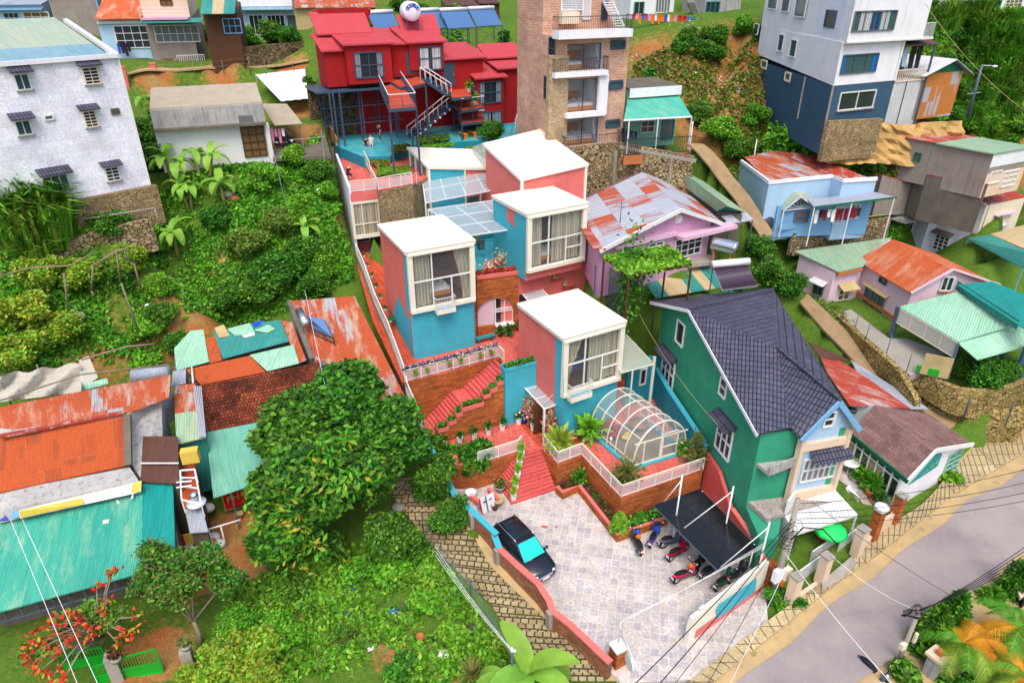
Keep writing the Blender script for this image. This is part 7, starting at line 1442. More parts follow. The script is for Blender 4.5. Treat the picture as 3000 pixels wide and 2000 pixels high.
slats(q,Pn(600,840,-.05),Pn(790,700,.0),1.35,16);q.B('leaf','white',t);slats(q,Pn(700,680,0),Pn(880,560,.1),1.25,14);slats(q,Pn(910,610,.1),Pn(1030,520,.2),1.4,10);q.B('leaf','white',t)
for k,(r,x,y,h,m,l) in en((('n',560,960,2.0,'peach','peach gate post nearest the roadside utility pole'),('n',790,790,1.9,'peach','peach gate post with dark top bar of white gate'),('n',1060,590,2.0,'peach','peach gate post by the mossy slope'),('n',1180,470,2.3,'brick_orange','brick gate pillar carrying a white round lamp'),('n',1345,340,2.1,'brick_orange','brick gate pillar nearest the brown roofed house'))):
 p=PR(r,x,y);t=T('gate_pillar',l,'pillar',p);MB().box(p+U*h/2,.5,.5,h,30).B('shaft',m,t);MB().box(p+U*(h+.04),.58,.58,.1,30).B('cap','concrete' if k!=3 else 'white',t)
 if k==3:q=MB();q.ball(p+U*(h+.22),.42,.42,.16);q.B('lamp','lamp_white',t)
q.wall([PR('n',1060,590),PR('n',1180,470)],1.1,-.3,.2);q.wall([PR('n',1200,450),PR('n',1330,345)],1.6,-.2,.2);q.wall([PR('n',560,960),PR('n',790,790)],.45,-.5,.3);one(q,'garden_wall','peach','low peach garden wall between the street gate pillars','wall')
mo=MB();mo.sl([PR('n',800,790,.35),PR('n',1040,590,.5),PR('n',1065,660,.12),PR('n',960,770,.12),PR('n',810,850,.1)],.5);tag(mo.B('mossy_ramp','concrete'),'mossy concrete driveway ramp with kerb stones at the white gate','ramp')
t=T('umbrella','mint green umbrella over crimson cloth at the gate','',Pn(860,450,.2));c=Pn(865,400,1.9);q.la(c,[(1.0,0),(.85,.16),(.5,.32),(.08,.42)],10);q.B('canopy','mint_green',t);q.tu([c-U*1.7,c+U*.5],.03,6);q.B('pole','steel',t)
q.ball(Pn(820,455,.7),.75,.6,.55);one(q,'cloth_heap','crimson_cloth','crimson cloth bundle under the mint umbrella','cloth')
q.la(Pn(780,600,.1),[(.35,0),(.42,.35),(.36,.6),(.3,.62)],10);tag(q.B('barrel','wood_brown'),'brown barrel behind the white gate','barrel')
t=T('garden_table','round white garden table beside the brown roofed house','table',Pq(1570,600,1.3));c=Pq(1565,610,1.2);q.la(c+U*.72,[(.02,0),(.62,.02),(.62,.08),(.02,.1)],16);q.B('table_top','white',t)
for k in rg(3):a=k*2.1;q.tu([c+U*.72,c+v3((.45*cos(a),.45*sin(a),0))],.025,5);q.B('leg','white',t)
def potted(label,p,r,h,potm,leafm,n=120,lh=.5,lr=.35,ls=.16,group=None,seed=0,spiky=False):
 t=T('potted_plant',label,'potted plant',p,group);q=MB();q.la(p,[(r*.7,0),(r,h),(r*.9,h),(r*.85,h*.8)],10);q.B('pot',potm,t)
 rr_=np.random.default_rng(seed);c=np.array(p)+np.array([0,0,h+lh/2]);LM('foliage',c+rr_.normal(0,1,(n,3))*np.array([lr,lr,lh])*.42,ls,leafm,t,seed,aspect=2.6 if spiky else 1.6);return t
potted('white stone basin plant on the side yard',Pq(1650,740,1.0),.38,.35,'concrete','leaf_mid',60,.2,.3,.15,seed=1);potted('orange clay pot of spiky plant uppermost on the garden steps',Pq(1790,830,.95),.36,.45,'terracotta','leaf_mid',150,.6,.5,.2,None,2,True);potted('large square clay planter with agave on the side yard',Pq(1900,950,.8),.55,.6,'terracotta','leaf_mid',150,.7,.5,.24,None,3,True);potted('clay planter beside the brick lamp pillar',Pq(1950,1080,.6),.45,.5,'terracotta','leaf_dark',120,.5,.5,.2,None,4);potted('leafy palm pot beside the white garden table',Pq(1760,640,1.1),.3,.35,'wood_brown','leaf_bright',200,.8,.7,.22,None,5,True)
tag(MB().sl(Q('q',1540,840,1.6,1590,800,1.7,1740,980,1.5,1700,1050,1.1,1560,900,1.0),.05).B('hung_sheet','fabric_white'),'pale blue white sheet hung over the balcony side rail','sheet')
c=Pq(675,790,3.4);q.ball(c,.38,.3,.42);q.ball(c+v3((.25,-.1,-.35)),.32,.25,.28);one(q,'raincoat','magenta','crimson raincoat hung on the balcony rail','clothing')
t=T('shed','big shed with faded teal corrugated roof at the lower left','')
a,b,c,d=Pk(-250,330,4.9),Pk(1095,85,5.0),Pk(1090,720,3.4),Pk(-250,1090,3.0)
roofp(t,[a,b,c,d],'roof_teal_old');b2,c2=Pk(1090,30,5.15),Pk(1090,720,3.45);roofp(t,[b2+U*.03,Pk(1322,-10,5.2),Pk(1345,665,3.5),c2+U*.03],'roof_teal_new')
e1=H(Pk(1345,665,3.5),0);e=[H(d,0)+v3((0,1.4,0)),H(c,0)+v3((0,1.4,0)),H(e1,0)+v3((-.4,1.3,0)),H(Pk(1322,-10,5.2),0)-v3((.3,.1,0)),H(a,0)-v3((0,.1,0))];q.pr([H(p,z) for p,z in zip(e,(3.1,3.4,3.4,5.0,4.7))],.3);q.B('wall','concrete_dark',t)
a_,b_=d+v3((0,.1,-.2)),c+v3((0,.1,-.2))
for k in rg(12):p=a_.lerp(b_,k/11);q.bar(p,p-U*.55,.06)
q.bar(a_-U*.55,b_-U*.55,.06)
for k in rg(12):p=a_.lerp(b_,k/11);q.bar(p-U*.1,p+v3((0,1.5,-.1)),.05)
q.B('eave_frame','steel_grey',t)
q.tu([Pk(770,280,4.45),Pk(757,405,4.2)],.05,6);one(q,'pipe','white','white pipe lying on the teal roof','pipe')
q.tu([Pk(1040,20,5.3),Pk(1010,160,4.95)],.06,6);one(q,'pipe','white','white pipe standing at the banner end of the teal roof','pipe')
q.tu([Pk(893,165,4.85),Pk(912,192,4.8)],.06,6);one(q,'pipe','white','short white pipe stub near the top of the teal roof','pipe')
q.box(Pk(813,332,4.45),.3,.25,.1,20);tag(q.B('roof_stone','ivory'),'small pale block lying on the teal roof','block')
t=T('wall','stained plaster wall with faded yellow banner above the teal roof','');w0,w1=Px(-20,900,5.0),Px(1620,560,5.1);n=outn(w0,w1);q.add(Q('x',-20,560,6.0,1490,265,6.1,1600,430,5.6,-20,770,5.5),[(0,1,2,3)]);q.add(Q('x',-20,770,5.5,1600,430,5.6,1600,560,5.05,-20,910,4.95),[(0,1,2,3)]);q.pr(Q('x',-20,560,5.98,1490,265,6.08,1600,430,5.58,-20,770,5.48),3.2);q.B('wall_body','concrete_stained',t)
f_=lambda x,y,z:Px(x,y,z);q.sl([f_(230,850,5.18),f_(1620,545,5.25),f_(1625,420,5.72),f_(215,760,5.62)],.04);bn=q.B('banner','cream',t)
q.sl([f_(235,846,5.25),f_(960,690,5.27),f_(950,620,5.56),f_(225,770,5.66)],.01);q.sl([f_(1510,555,5.32),f_(1618,545,5.33),f_(1625,425,5.76),f_(1515,460,5.74)],.01);q.B('print','yellow',bn);q.sl([f_(1255,560,5.36),f_(1400,550,5.36),f_(1500,490,5.55),f_(1330,500,5.5)],.01);q.B('print','roof_teal_mid',bn);q.sl([f_(100,860,5.2),f_(230,835,5.25),f_(230,770,5.5),f_(150,760,5.6)],.01);q.B('print','sky_blue',bn)
t=T('blue_tarp','blue tarpaulin corner at the far left edge of the teal roof','tarpaulin');MB().sl(Q('x',-60,800,5.3,45,800,5.3,95,865,5.1,-60,890,5.05),.05).B('sheet','royal_blue',t)
t=T('shed','long shed with deep orange rusted roof and mixed ridge sheets at left','');r0,r1=Pj(0-150,1030,8.0),Pj(860,865,8.0);q0,q1=Pj(-150,1420,6.1),Pj(862,1205,6.1)
roofp(t,[r0,r1,q1,q0],'roof_rust');s0,s1,s2,s3=Pj(-150,960,8.05),Pj(1165,735,8.0),Pj(1175,580,8.5),Pj(-150,830,8.7);roofp(t,[Pj(-150,1010,7.9),Pj(870,850,7.95),s1,s2,s3],'roof_rust_mixed')
q.pr([r0-U*.1,r1-U*.1,Pj(1160,600,8.3),Pj(-150,850,8.5)],5.5);q.pr([q0-U*.1+v3((0,.3,0)),q1-U*.1+v3((-.2,.3,0)),r1-U*.12,r0-U*.12],3.5);q.B('wall','concrete_stained',t)
q.bar(Pj(878,860,8.1),Pj(885,1205,6.3),.35,.25);q.B('verge','concrete_dark',t);q.bar(Pj(0,1005,8.15),Pj(860,840,8.15),.3,.12);q.B('ridge','roof_rust_red',t)
t=T('wall','weathered concrete shed wall between rust roofs','');q.pr(Q('j',905,800,7.6,1110,740,7.6,1120,1005,6.2,965,1290,5.4,905,1190,5.9),3);q.B('wall_body','concrete_stained',t)
t=T('shed','small shed with dark brown sheet roof beside the teal roofs','');roofp(t,Q('j',985,1005,6.6,1225,1005,6.6,1235,1330,5.3,968,1318,5.3),'roof_brown');q.pr(Q('j',990,1010,6.4,1220,1010,6.4,1228,1320,5.2,975,1310,5.2),1.5);q.B('wall','concrete_dark',t);q.bar(Pj(970,1190,6.0),Pj(1230,1190,6.0),.08,.04);q.B('lap_seam','off_white',t)
t=T('shed','narrow shed with mossy teal and rust roof strips','');roofp(t,Q('j',1197,660,7.4,1345,640,7.4,1420,1010,6.1,1215,1065,6.0),'roof_rust_mixed');roofp(t,Q('j',1205,850,6.95,1345,830,6.95,1412,1012,6.18,1215,1060,6.12),'roof_green_pale',.05);q.pr(Q('j',1200,665,7.2,1345,645,7.2,1415,1010,5.9,1215,1060,5.8),2);q.B('wall','roof_teal_mid',t)
for k in rg(5):q.bar(Pj(1335+12*k,660,7.6),Pj(1375+10*k,1010,6.3),.06,.06)
one(q,'pipe_bundle','steel','bundle of grey pipes lying along the clay tile roof','pipes')
t=T('house','long house with mottled clay tile roof under the big tree','');k0,k1,k2,k3=Pj(1355,665,7.1),Pj(2205,490,7.1),Pj(2290,680,6.0),Pj(1425,970,5.4);roofp(t,[k0,k1,k2,Pj(2260,800,5.4),k3],'roof_tile_clay',.12)
roofp(t,Q('j',1418,975,5.35,2255,790,5.35,2290,1150,3.7,1470,1430,3.5),'roof_teal_pale',.06,'lean_to_roof');q.pr(Q('j',1380,690,6.8,2205,520,6.8,2250,790,5.2,1440,960,5.2),.5);q.B('wall','concrete_dark',t)
q.bar(Pj(2215,490,7.2),Pj(2275,690,6.1),.4,.2);q.bar(k0,k3,.12,.12);q.B('verge','concrete_dark',t)
for x,y in((1590,1400),(1780,1365)):p=Pj(x,y,3.5);q.bar(H(p,.5),p,.09)
q.B('lean_to_post','steel_grey',t);q.pr(Q('j',1500,1330,3.2,2200,1150,3.2,2200,1120,3.2,1500,1300,3.2),.5);q.B('back_wall','straw',t)
t=T('shop_sign','red board with yellow letters and red table top under the lean-to','sign');s0=Pk(1772,205,1.4);s1=Pk(1860,165,1.45);z1=Pk(1772,125,2.9);n=outn(s0,s1);d=H(s1-s0,0).normalized();W_=1.5;c=Pk(1815,150,2.2);q.bar(c-d*.75,c+d*.75,.06,1.1);q.B('board','red',t);o=textobj('PHỞ',.62,'yellow',t);place_text(o,c+n*.05+U*.12,d,U.copy());q.sl(Q('k',1790,215,1.45,1945,165,1.5,1935,140,1.6,1795,185,1.5),.12);q.B('table_top','red',t)
t=T('stool','low wooden stool frame beside the red sign','',Pk(1830,290,.8));c=Pk(1830,270,1.2);MB().box(c,.5,.4,.06,20).B('seat','straw',t)
for i in(-.2,.2):
 for j in(-.15,.15):q=MB();q.bar(c+v3((i,j,0)),c+v3((i*1.3,j*1.3,-.6)),.05);q.B('leg','wood_brown',t)
t=T('shed','patchwork shed roof of mint teal and rust sheets below the garden','');pw=[((1200,400),(1310,280),(1400,270),(1440,490),(1215,550),'roof_mint'),((1415,330),(1490,310),(1530,480),(1445,500),'roof_rust'),((1470,290),(1720,230),(1930,205),(1990,350),(1535,470),'roof_teal_mid'),((1280,545),(1720,450),(1830,560),(1385,650),'roof_rust'),((1190,560),(1280,540),(1280,640),(1180,660),'roof_galv'),((1720,445),(2020,375),(2060,500),(1840,555),'roof_mint'),((1935,205),(2010,220),(2110,480),(2060,500),(1990,350),'roof_rust_mixed')]
pz=lambda x,y:8.35-(y-205)/345*1.25
for i,pp_ in en(pw):roofp(t,[Pj(x,y,pz(x,y)+.05*(i%3)) for x,y in pp_[:-1]],pp_[-1],.05,'roof_sheet')
q.pr(Q('j',1200,410,7.3,1920,215,8.0,2090,490,6.9,1200,650,6.4),4);q.B('wall','concrete_dark',t)
q.sl(Q('j',1565,265,8.3,1720,225,8.4,1755,290,8.2,1620,310,8.1),.05);q.sl(Q('j',1750,275,8.3,1850,235,8.4,1895,265,8.3,1840,290,8.2),.05);one(q,'drying_net','roof_mint','pale mint drying nets spread on the teal patch roof','net');q.sl(Q('j',1475,260,8.3,1540,235,8.4,1580,310,8.1,1510,325,8.1),.06);one(q,'mat','straw','woven mat drying on the patchwork roof','mat');q.sl(Q('j',1665,310,8.15,1750,290,8.2,1755,305,8.12,1685,325,8.08),.04);one(q,'white_board','white','small white board on the teal patch roof','board')
q.sl(Q('j',1735,225,8.4,1810,205,8.45,1820,230,8.35,1750,255,8.3),.05);one(q,'blue_mat','royal_blue','faded blue mat at the top of the patchwork roof','mat');q.tu([Pj(1320,520,7.4),Pj(1330,640,7.0)],.06,6);one(q,'pipe','white','white pipe across the rust sheets of the patchwork roof','pipe')
t=T('roll','rolled grey corrugated sheet beside the garden net','',Pj(1040,575,8.4));q.tu([Pj(915,590,8.2),Pj(1165,555,8.3)],.45,12);q.B('sheet','roof_galv',t)
t=T('shed','long shed with striped rust and grey roof along the guest house wall','');k0,k1,k2,k3=Pj(1985,75,9.0),Pj(2440,40,9.0),Pj(2830,830,5.8),Pj(2270,640,6.5);roofp(t,[k0,k1,Pi(100,640,5.4),Pi(-60,640,5.3),Pj(2290,680,6.3),Pj(2140,480,7.1)],'roof_rust_mixed');q.pr([p-U*.1 for p in(k0,k1,Pi(100,640,5.4),Pi(-60,640,5.3),Pj(2290,680,6.3),Pj(2140,480,7.1))],2);q.B('wall','concrete_stained',t)
q.bar(Pj(1990,80,9.2),Pj(2150,480,7.3),.3,.3);q.B('verge','concrete_dark',t)
t=T('solar_heater','small solar water heater with blue panel on the striped rust roof','');a,b,c,d=Pj(2160,270,8.3),Pj(2300,330,8.0),Pj(2240,205,9.0),Pj(2110,175,9.2);MB().sl([a,b,c,d],.06).B('panel','solar_tube',t);q.sl([a.lerp(b,.06)+U*.02,a.lerp(b,.94)+U*.02,d.lerp(c,.94)+U*.02,d.lerp(c,.06)+U*.02],.02);q.B('tubes','solar_blue',t);q.tu([Pj(2060,140,9.3),Pj(2110,235,8.9)],.28,12);q.B('tank','chrome',t);q.bar(a,b,.08);q.bar(b-U*.0,b-U*.5,.06);q.bar(a,a-U*.5,.06);q.bar(a-U*.4,b-U*.4,.06);q.B('stand','wood_brown',t)
t=T('shade_net','sagging grey shade net tunnel on poles at the garden foot','net');vs=[];r_=random.Random(8);NX=18
for j in rg(6):
 for i in rg(NX+1):
  x=-40+600*i/NX;y0=590-90*(i/NX)+12*sin(i*1.1);y1=775-75*(i/NX);p=Pj(x,y0+(y1-y0)*j/5,9.4-1.1*j/5+.22*sin(j*1.3+i*.8));vs.append(p)
q.add(vs,[(j*(NX+1)+i,j*(NX+1)+i+1,(j+1)*(NX+1)+i+1,(j+1)*(NX+1)+i) for j in rg(5) for i in rg(NX)],0,True);q.B('net','net_grey',t);q.add(Q('j',545,480,9.6,610,450,9.8,675,600,8.5,560,680,8.3),[(0,1,2,3)]);q.B('net_end','shade_net',t)
for x,y in((540,480),(260,530),(0,600)):p=Pj(x,y,9.5);q.tu([H(p,7.5),p+U*.2],.04,5)
q.B('pole','wood_grey',t);q.sl(Q('j',560,650,8.5,735,605,8.5,745,640,8.3,560,690,8.2),.05);one(q,'sheet','roof_mint','pale mint sheet lying beside the shade net','sheet')
def pole(label,a,b,r=.06,group='bare trellis poles in the vine garden'):return tag(MB().tu([a,b],r,6).B('trellis_pole','bark_grey'),label,'pole',group)
def GP(r,x,y,h):g=G(r,x,y);return g,h
for i,((x0,y0),(x1,y1),h) in en((((800,780),(830,1010),0),((640,890),(630,1060),0),((440,940),(470,1200),0),((920,860),(970,1050),0),((835,1010),(950,1330),0),((630,1065),(650,1100),0))):
 g=G('o',x1,y1);tp_z=ZAT('o',y0,g);top=Po(x0,y0,tp_z);pole('bare grey trellis pole of the vine garden',g,top)
def beam(label,pts,r=.05):
 q=MB();q.tu(pts,r,6);return one(q,'trellis_beam','bark_grey',label,'beam')
def over(r,x,y,h):
 g=G(r,x,y);return P(r,x,y,g.z+h)
beam('long bare trellis beam carrying vines',[over('o',0,960,2),over('o',220,900,2.2),over('o',480,890,2.2),over('o',640,800,2.4)]);beam('bent grey trellis branch beside the banana plant',[over('o',640,890,1.8),over('o',800,790,2.2),over('o',880,770,2.3),over('o',850,830,2.0),over('o',930,870,1.8)],.07);beam('pale trellis rail above the shade net',[over('j',0,760,1.6),over('j',550,580,1.8),over('j',1165,515,1.8)]);beam('second pale trellis rail near the rolled sheet',[over('j',560,480,1.8),over('j',860,390,1.9),over('j',1060,370,1.9)])
t=T('gate','bright green metal gate leaves half open at the bottom left','')
def gleaf(a,b,h0,h1):
 q=MB()
 for k in rg(15):p=a.lerp(b,k/14);hh=h0+(h1-h0)*k/14+.12*sin(math.pi*k/14*3);q.bar(p+U*.75,p+U*hh,.035)
 q.bar(a+U*.08,b+U*.08,.1);q.bar(a+U*.75,b+U*.75,.08);q.bar(a+U*h0,b+U*h1,.07);q.bar(a,a+U*h0,.09);q.bar(b,b+U*h1,.09);q.B('leaf_frame','green_paint',t);q=MB();q.add([a+U*.1,b+U*.1,b+U*.74,a+U*.74],[(0,1,2,3)]);q.B('leaf_panel','green_paint',t)
gleaf(Pk(960,1545,.6),Pk(1255,1490,.6),1.5,1.7);gleaf(Pk(770,1600,.6),Pk(960,1545,.6),1.4,1.5);gleaf(Pk(500,1500,.7),Pk(830,1430,.8),1.3,1.3)
for x,y,h,l in((925,1560,1.9,'grey concrete gate post between the green gate leaves'),(1470,1480,1.6,'plastered gate post with plant on top beside the yard path')):
 p=Pk(x,y,.5);q=MB();q.box(p+U*h/2,.5,.5,h,20);tag(q.B('gate_pillar','pole_concrete'),l,'pillar')
for x,y,l in((885,1375,'dry brown plant in a pot on the concrete gate post'),(1420,1280,'grey green plant on top of the plastered gate post')):
 p=Pk(x,y,2.4);t=T('potted_plant',l,'potted plant',p);q=MB();q.la(p-U*.2,[(.2,0),(.26,.25)],9);q.B('pot','concrete',t);LM('foliage',al(p+U*.1,p+U*.3,60,(.15,.15,.1),1),.2,'bark_leaf_brown' if x<1000 else 'leaf_olive',t,1)
t=T('wash_line','white pipe wash line frame across the yard','frame');a,b=Pk(1470,428,2.4),Pk(1842,318,2.5);q.tu([a,b],.05,6)
for s in(.05,.33,.58):p=a.lerp(b,s);q.tu([p,H(p,.5)],.045,6)
q.B('pipes','off_white',t)
t=T('notice_board','small red and yellow notice board with white panel at the yard','sign');c=Pk(1435,465,1.9);dd=v3((.97,.24,0));MB().bar(c-dd*.55,c+dd*.55,.06,.75).B('board','yellow',t);q.bar(c-dd*.56-v3((0,.02,0)),c-dd*.15-v3((0,.02,0)),.07,.76);q.B('red_panel','red',t);q.bar(c-dd*.5-U*.6,c+dd*.2-U*.6,.06,.5);q.B('white_panel','fabric_white',t);q.tu([c+dd*.5+U*.4,H(c+dd*.5,.5)],.04,5);q.B('post','off_white',t)
t=T('roof_rack','welded white pipe rack on the small rust roof','frame');R4=Q('x',2070,305,5.6,2235,290,5.7,2310,690,4.9,2085,640,4.9)
for i in rg(4):q.bar(R4[i],R4[(i+1)%4],.07);q.bar(R4[i],R4[i]-U*.9,.06)
for s in(.25,.55):q.bar(R4[0].lerp(R4[3],s),R4[1].lerp(R4[2],s),.06)
q.bar(Px(2025,500,5.4),Px(2200,475,5.4),.06);q.bar(Px(2025,440,5.6),Px(2200,425,5.6),.06);q.B('pipes','off_white',t)
t=T('shed','tiny lean-to with rust sheets under the white pipe rack','');roofp(t,Q('x',2075,215,5.0,2240,200,5.0,2320,720,4.0,2100,730,4.0),'roof_rust');roofp(t,Q('x',2120,740,3.9,2320,720,3.9,2390,1000,3.2,2180,1020,3.2),'roof_galv');q.pr(Q('x',2080,220,4.8,2240,205,4.8,2370,980,3.1,2190,1000,3.1),.5);q.B('wall','concrete_dark',t)
q.box(Px(2185,130,6.2),.9,.5,.8,15);one(q,'crate','yellow','yellow and white crate beside the teal shed end','crate');q.la(Px(2260,690,4.2),[(.05,0),(.5,.06),(.52,.12),(.05,.06)],14);tag(q.B('metal_pan','lilac_white'),'grey basin lid on the small rust roof','basin');q.ball(Px(2228,585,4.9),.24,.24,.2);tag(q.B('metal_pot','chrome'),'silver pot hanging on the pipe rack','pot')
r_=random.Random(12)
for k,(x,y,m,l) in en(((1640,470,'fabric_white','crumpled white sack on the yard heap'),(1680,520,'fabric_white','pale torn sack at the foot of the yard heap'),(1560,440,'concrete','grey sheet leaning on the wash line frame'),(1630,515,'orange','orange bucket on the yard heap'),(1600,245,'fabric_white','round white bucket near the narrow gap between sheds'))):
 p=G('k',x,y);q=MB();q.ball(p+U*.2,.4,.32,.28);tag(q.B('rubbish',m),l,'rubbish')
# -- building plots cut into the hillside, then the ground sheet
def hull(p):
 p=sorted(set(p));out=[]
 for seq in(p,p[::-1]):
  h=[]
  for c in seq:
   while len(h)>1 and(h[-1][0]-h[-2][0])*(c[1]-h[-2][1])-(h[-1][1]-h[-2][1])*(c[0]-h[-2][0])<=0:h.pop()
   h.append(c)
  out+=h[:-1]
 return out
WN=('wall','base_wall','front_wall','lower_wall','back_wall','wall_body')
def plot(pts,c):
 global ZZ
 h=hull(pts);D=np.full(XX.shape,-1e9)
 for i in rg(len(h)):
  x1,y1=h[i];x2,y2=h[(i+1)%len(h)];L=math.hypot(x2-x1,y2-y1)
  if L>.01:D=np.maximum(D,((XX-x1)*(y2-y1)-(YY-y1)*(x2-x1))/L)
 ZZ=np.where(D<.3,np.maximum(ZZ,c-.5),ZZ);ZZ=np.minimum(ZZ,c+np.maximum(0,D-1.2)*1.1)
for o in list(COL.objects):
 if o.parent or o.get('category')not in('house','shed','building','cottage')or o.name.split('.')[0]in('cube_tower','pavilion','annex','patio_block','entrance_block','red_house','green_house','corner_building','apartment_block'):continue
 pts=[];z=[]
 for ch in o.children:
  if ch.name.split('.')[0]in WN:w=[v.co+OFF[ch.name]for v in ch.data.vertices];pts+=[(round(v.x,2),round(v.y,2)) for v in w];z+=[v.z for v in w]
 if len(pts)>2:plot(pts,min(z)+(1.4 if o.name in ROW else .5))
for poly,z in PATHS:ZZ=np.where(inpoly(XX,YY,poly),z,ZZ)
soil=.22+.5*(vnoise(XX,YY,9,5)-.5)
def soilat(pix,val,rad):
 global soil
 for(x,y) in pix:
  p=G('w',x,y);w=np.exp(-(((XX-p.x)**2+(YY-p.y)**2)/rad**2));soil=soil*(1-w)+val*w
soilat([(1900,150),(1950,260),(2080,250),(2150,330),(2000,330),(2200,200),(1880,330),(2280,330),(2180,120),(2300,380),(2100,400)],.62,3.2)
soilat([(2560,430),(2700,420),(2800,400),(2480,470),(2960,430)],.95,3)
soilat([(560,930),(620,860),(880,400),(960,620),(500,960),(280,1000),(850,470),(640,790)],.75,1.6)
soilat([(1000,1720),(900,1780),(1150,1900),(980,1850),(1300,1960),(640,1620),(700,1560),(720,1650)],.7,1.5)
soilat([(450,228),(650,205),(860,195)],.9,1.6);soilat([(880,330),(920,380),(820,420)],.8,2)
soilat([(600,1600),(650,1550),(690,1620),(480,1900),(420,1950),(550,1700)],.85,1.6)
soilat([(2500,960),(2620,1050),(2700,1130)],.8,1.2)
nx,ny=len(GX),len(GY);me=bpy.data.meshes.new('ground');V=np.stack([XX,YY,ZZ],-1).reshape(-1,3)
idx=np.arange(nx*ny).reshape(ny,nx);Fq=np.stack([idx[:-1,:-1],idx[:-1,1:],idx[1:,1:],idx[1:,:-1]],-1).reshape(-1,4)
me.from_pydata(V.tolist(),[],Fq.tolist());me.polygons.foreach_set('use_smooth',[True]*len(Fq))
at=me.attributes.new('soil','FLOAT','POINT');at.data.foreach_set('value',np.clip(soil,0,1).ravel().astype(np.float32))
me.materials.append(M['hillside']);ground=bpy.data.objects.new('ground',me);COL.objects.link(ground);tag(ground,kind='structure')
# -- trees, shrubs, bananas, ground cover
def blob_pts(n,seed,rx=1,ry=1,rz=1,shell=.55,lump=7,lr=.45):
 r=np.random.default_rng(seed);cs=r.normal(0,1,(lump,3));cs/=np.linalg.norm(cs,axis=1,keepdims=True);cs*=(r.random((lump,1))**.4)*.72;cs[:,2]=cs[:,2]*.8+.05
 rad=lr*(.7+.6*r.random(lump));k=r.choice(lump,n,p=rad**2/(rad**2).sum());d=r.normal(0,1,(n,3));d/=np.linalg.norm(d,axis=1,keepdims=True)
 u=shell+(1-shell)*r.random((n,1));p=cs[k]+d*rad[k][:,None]*u;twig=r.integers(0,max(n//14,1),n);tw=r.normal(0,.05,(max(n//14,1)+1,3));p=p+tw[twig]
 return p*np.array([rx,ry,rz])
CR={}
def crown_mesh(key,n,size,seed,lump,mats,shell=.5,lr=.45,aspect=1.7,up=.35):
 o=LM('crown',blob_pts(n,seed,1,1,1,shell,lump,lr),size,mats,None,seed,aspect=aspect,up=up);me=o.data;bpy.data.objects.remove(o);CR[key]=me
crown_mesh('tree',9000,.105,1,16,['leaf_dark','leaf_dark','leaf_mid'],.55,.38);crown_mesh('shrub_a',1500,.20,2,7,['leaf_mid','leaf_dark']);crown_mesh('shrub_b',1500,.20,3,9,['leaf_mid','leaf_bright']);crown_mesh('shrub_c',1300,.19,4,6,['leaf_dark','leaf_dark','leaf_mid']);crown_mesh('shrub_y',1400,.18,5,8,['leaf_bright','leaf_vine','leaf_yellow']);crown_mesh('shrub_o',1200,.16,6,10,['leaf_olive','leaf_mid'],.3,.4)
for kk_ in('shrub_a','shrub_b','shrub_c','shrub_y','shrub_o'):crown_mesh(kk_+'+',6500,.085,len(kk_)+ord(kk_[-1]),16,{'a':['leaf_mid','leaf_dark'],'b':['leaf_mid','leaf_bright'],'c':['leaf_dark','leaf_dark','leaf_mid'],'y':['leaf_bright','leaf_vine','leaf_yellow'],'o':['leaf_olive','leaf_mid']}[kk_[-1]],.5,.36)
crown_mesh('dense',3200,.14,8,12,['leaf_bright','leaf_mid'],.6,.42);crown_mesh('loose',2600,.09,9,14,['leaf_dark','leaf_olive','leaf_mid'],.2,.34)
def grass_mesh(key,n,seed,mats,h=1.0,spread=.5,w=.035):
 r=np.random.default_rng(seed);q=MB();ms=[]
 for i in rg(n):
  a=r.random()*6.283;rr=spread*r.random()**.5;b=np.array([rr*cos(a),rr*sin(a),0]);L=h*(.6+.5*r.random());lean=.25+.5*r.random();a2=a+r.normal(0,.6);dx=np.array([cos(a2),sin(a2),0]);pw=np.array([-dx[1],dx[0],0])*w
  p1=b+dx*L*lean*.35+np.array([0,0,L*.65]);p2=b+dx*L*lean+np.array([0,0,L*(.95-.45*lean)])
  q.add([b-pw,b+pw,p1+pw,p1-pw,p2],[(0,1,2,3),(3,2,4)],int(r.integers(0,len(mats))))
 o=q.B('blades',mats,None,False);CR[key]=o.data;bpy.data.objects.remove(o)
grass_mesh('tuft',70,1,['leaf_grass','leaf_bright','leaf_grass']);grass_mesh('tuft_dry',60,2,['leaf_dry','leaf_grass']);grass_mesh('tallgrass',160,3,['leaf_grass','leaf_mid'],1.0,.38,.028)
def inst(name,key,parent,loc,sc,rz):
 o=bpy.data.objects.new(name,CR[key]);COL.objects.link(o);o.parent=parent;o.location=loc;o.scale=sc;o.rotation_euler=(0,0,rz);return o
rv=random.Random(21)
def shrub(r,x,y,w,key='shrub_a',h=None,label=None,group=None,base=None,cat='shrub',name='shrub'):
 g=base or G(r,x,y+w*Z[r][2]*.28);R=w/PXM(g)/2;w*=.88;R*=.88;h=h or min(R*1.4,2.4)
 t=T(name,label,cat,g,group);q=MB()
 for k in rg(3):a=k*2.1+rv.random();q.tu([g-U*.1,g+v3((cos(a)*R*.25,sin(a)*R*.25,h*.45)),g+v3((cos(a)*R*.5,sin(a)*R*.5,h*.8))],max(.02,.05*R),5,0,.012)
 q.B('stems','bark',t);inst('foliage',key+'+' if R>1.15 and key+'+' in CR else key,t,(0,0,h*.5),(R,R,h*.55),rv.random()*6.28);return t
